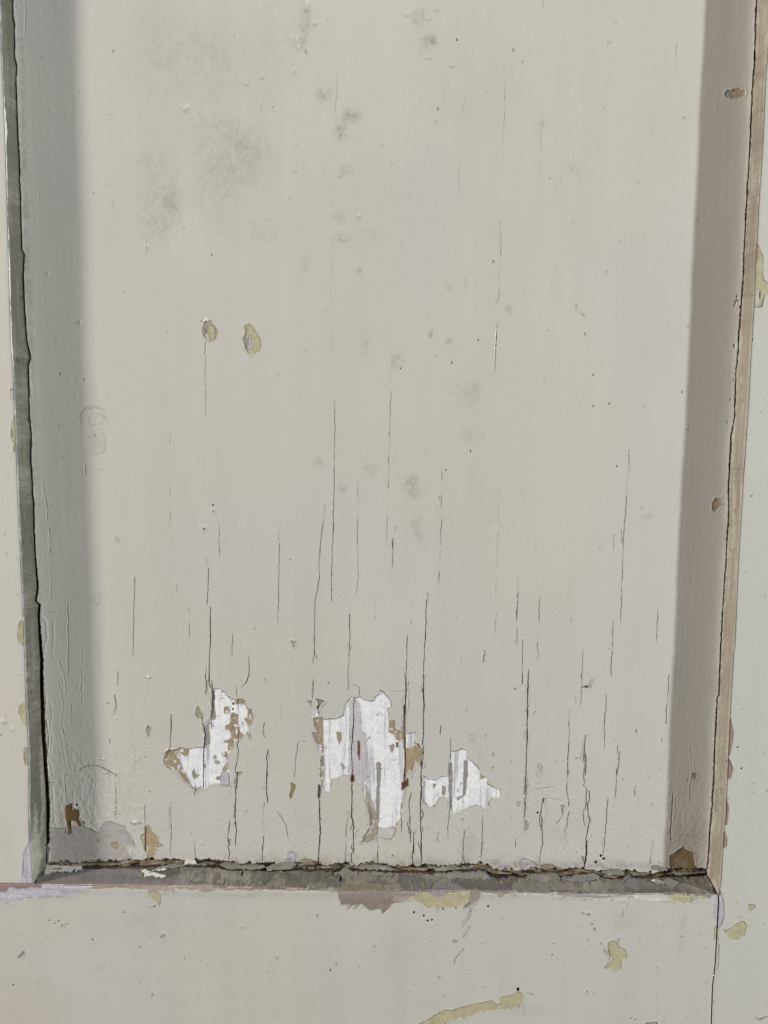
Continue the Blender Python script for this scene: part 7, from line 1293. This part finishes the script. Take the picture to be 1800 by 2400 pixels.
m = np.clip((Z - fray) / .3 + .5, 0, 1) * (X > -150); ra.mix(np.s_[:, :], m * .85, PIG['taupe'] * (1 + .35 * noise(X, Z, 7, .7, seed=65))[..., None]); ra.h -= .2 * m
specks(ra, 170, 14, -175, 160, PB - 60, PB - 12); marks(ra, 'rail')
rail = build('bottom_rail', ra, SIDE_GRAIN, door, [('top', 0, 0, 6), ('right', 0, 0, 2), ('right', 2.5, 0, 6)])
rail['label'] = 'cream bottom rail with yellow and lilac bare patches along its upper edge'

# loose paint flakes standing off the surface: thin curled plates, one mesh each
def surf_y(part, x, z):
    if part == 'panel': return np.zeros(np.shape(x))
    zo = along_x(FOOT_ARRIS, x); zi = along_x(FOOT_SEAM, x)
    return -DEPTH + DEPTH * np.clip((z - zo) / (zi - zo), -.1, 1.15)
FM = paint_material('flaked_paint', (300, 300, 300))
for k, (part, pig, lift, P) in enumerate(FLAKES):
    P = [tuple(p) for p in P]
    x0, x1 = min(p[0] for p in P) - .3, max(p[0] for p in P) + .3; z0, z1 = min(p[1] for p in P) - .3, max(p[1] for p in P) + .3
    c = .14
    X, Z = np.meshgrid(np.arange(x0, x1 + c, c), np.arange(z0, z1 + c, c))
    WX = X + .3 * noise(X, Z, 1.3, seed=k) + .15 * noise(X, Z, .5, seed=k + 2); WZ = Z + .3 * noise(X, Z, 1.3, seed=k + 4) + .2 * noise(X, Z, .5, seed=k + 6)
    keep = inside(WX, WZ, P)
    t = (Z - z0) / (z1 - z0)                                   # lifts towards its free upper edge
    if part == 'panel': t = 1 - t
    curl = 1.5 * lift * (t ** 2) * (1 + .6 * noise(X, Z * 0, 3, seed=k + 9)) + .25 * noise(X, Z, 4, seed=k + 8) * t + .06 * noise(X, Z, .9, seed=k + 11)
    front = surf_y(part, X, Z) - .25 - curl; back = front + .22
    vid = -np.ones(X.shape, int); vid[keep] = np.arange(keep.sum()); nk = int(keep.sum())
    cell = keep[:-1, :-1] & keep[:-1, 1:] & keep[1:, 1:] & keep[1:, :-1]
    r, cc = np.nonzero(cell)
    q = np.stack([vid[r, cc], vid[r, cc + 1], vid[r + 1, cc + 1], vid[r + 1, cc]], -1)
    e = np.concatenate([q[:, [0, 1]], q[:, [1, 2]], q[:, [2, 3]], q[:, [3, 0]]])
    key = np.sort(e, 1); _, inv, cnt = np.unique(key, axis=0, return_inverse=True, return_counts=True)
    b = e[cnt[inv.ravel()] == 1]
    quads = np.concatenate([q, q[:, ::-1] + nk, np.stack([b[:, 1], b[:, 0], b[:, 0] + nk, b[:, 1] + nk], -1)])
    co = np.concatenate([np.stack([X[keep], a[keep], Z[keep]], -1) for a in (front, back)]) * S
    colr = PIG[pig] * (1 + .14 * fbm(X[keep], Z[keep], 3, k + 30)[:, None])
    gr = np.clip(noise(X[keep], Z[keep], 5, seed=k + 33), 0, 1)[:, None] * (.5 if pig != 'white' else .1)
    colr = colr * (1 - gr) + PIG['grime'] * gr
    bk = np.tile(PIG['ochregrey'] * .8, (nk, 1))
    fl = link_mesh('paint_flake', co, quads, np.concatenate([colr, bk]), np.full(2 * nk, .4), FM, panel if part == 'panel' else mo_b)
    fl.data.attributes.new('sharp_face', 'BOOLEAN', 'FACE')

# ------------------------------------------------------------------ small things stuck on the door
def tube(name, pts, radii, material, sides=8):
    P = np.array(pts, float); n = len(P); co = []; q = []
    T = np.gradient(P, axis=0); T /= np.linalg.norm(T, axis=1, keepdims=True)
    for i in range(n):
        a = np.array([0, -1, 0.]); b = np.cross(T[i], a); b /= np.linalg.norm(b); a = np.cross(b, T[i])
        for j in range(sides):
            g = 2 * math.pi * j / sides; co.append(P[i] + radii[i] * (math.cos(g) * b + math.sin(g) * a))
    for i in range(n - 1):
        for j in range(sides): q.append((i * sides + j, i * sides + (j + 1) % sides, (i + 1) * sides + (j + 1) % sides, (i + 1) * sides + j))
    return np.array(co) * S, np.array(q)
hp = [[-144.27, -126.09], [-143.36, -125.11], [-142.35, -124.28], [-140.85, -123.55], [-138.87, -123.12], [-137.15, -123.05], [-135.67, -123.24], [-134.21, -123.84], [-133.0, -124.59], [-131.3, -125.6], [-129.6, -126.5], [-127.9, -127.36], [-126.45, -128.62]]
t = np.linspace(0, len(hp) - 1, 60); hx = np.interp(t, range(len(hp)), [p[0] for p in hp]); hz = np.interp(t, range(len(hp)), [p[1] for p in hp])
sm = np.ones(5) / 5
hx[2:-2] = np.convolve(hx, sm, 'valid'); hz[2:-2] = np.convolve(hz, sm, 'valid')
co, q = tube('hair', np.stack([hx, np.full(60, -.12), hz], -1), .075 * np.sin(np.linspace(.35, 2.8, 60)) + .02, None)
hair = link_mesh('hair', co, q, None, None, plain('dark_hair', (.06, .05, .04), .45), None)
hair['label'] = 'fine dark curved hair stuck across the lower left of the cream panel'; hair['category'] = 'hair'
sx, sz = (96.64, -82.02)
n = 13; pts = []; rad = []
for i in range(n):
    t = i / (n - 1); pts.append((sx - .75 + 1.5 * t, -.22, sz + .02 * math.sin(5 * t))); rad.append(max(.02, .55 * math.sqrt(max(0, 1 - (2 * t - 1) ** 2)) * (1 + .1 * math.sin(9 * t))))
co, q = tube('body', pts, rad, None, 12)
bug = link_mesh('insect', co, q, None, None, plain('dark_insect', (.02, .015, .012), .35), None)
bug['label'] = 'tiny dark insect with a thin bent tail on the lower right of the panel'; bug['category'] = 'insect'
tp = [[97.49, -81.82], [98.14, -81.31], [98.53, -80.43], [99.16, -79.3], [99.95, -77.61]]
co, q = tube('tail', [(sx + .5, -.25, sz)] + [(p[0], -.2, p[1]) for p in tp], [.12, .12, .10, .09, .07, .04], None, 6)
tail = link_mesh('tail', co, q, None, None, plain('insect_tail', (.16, .14, .11), .5), bug)
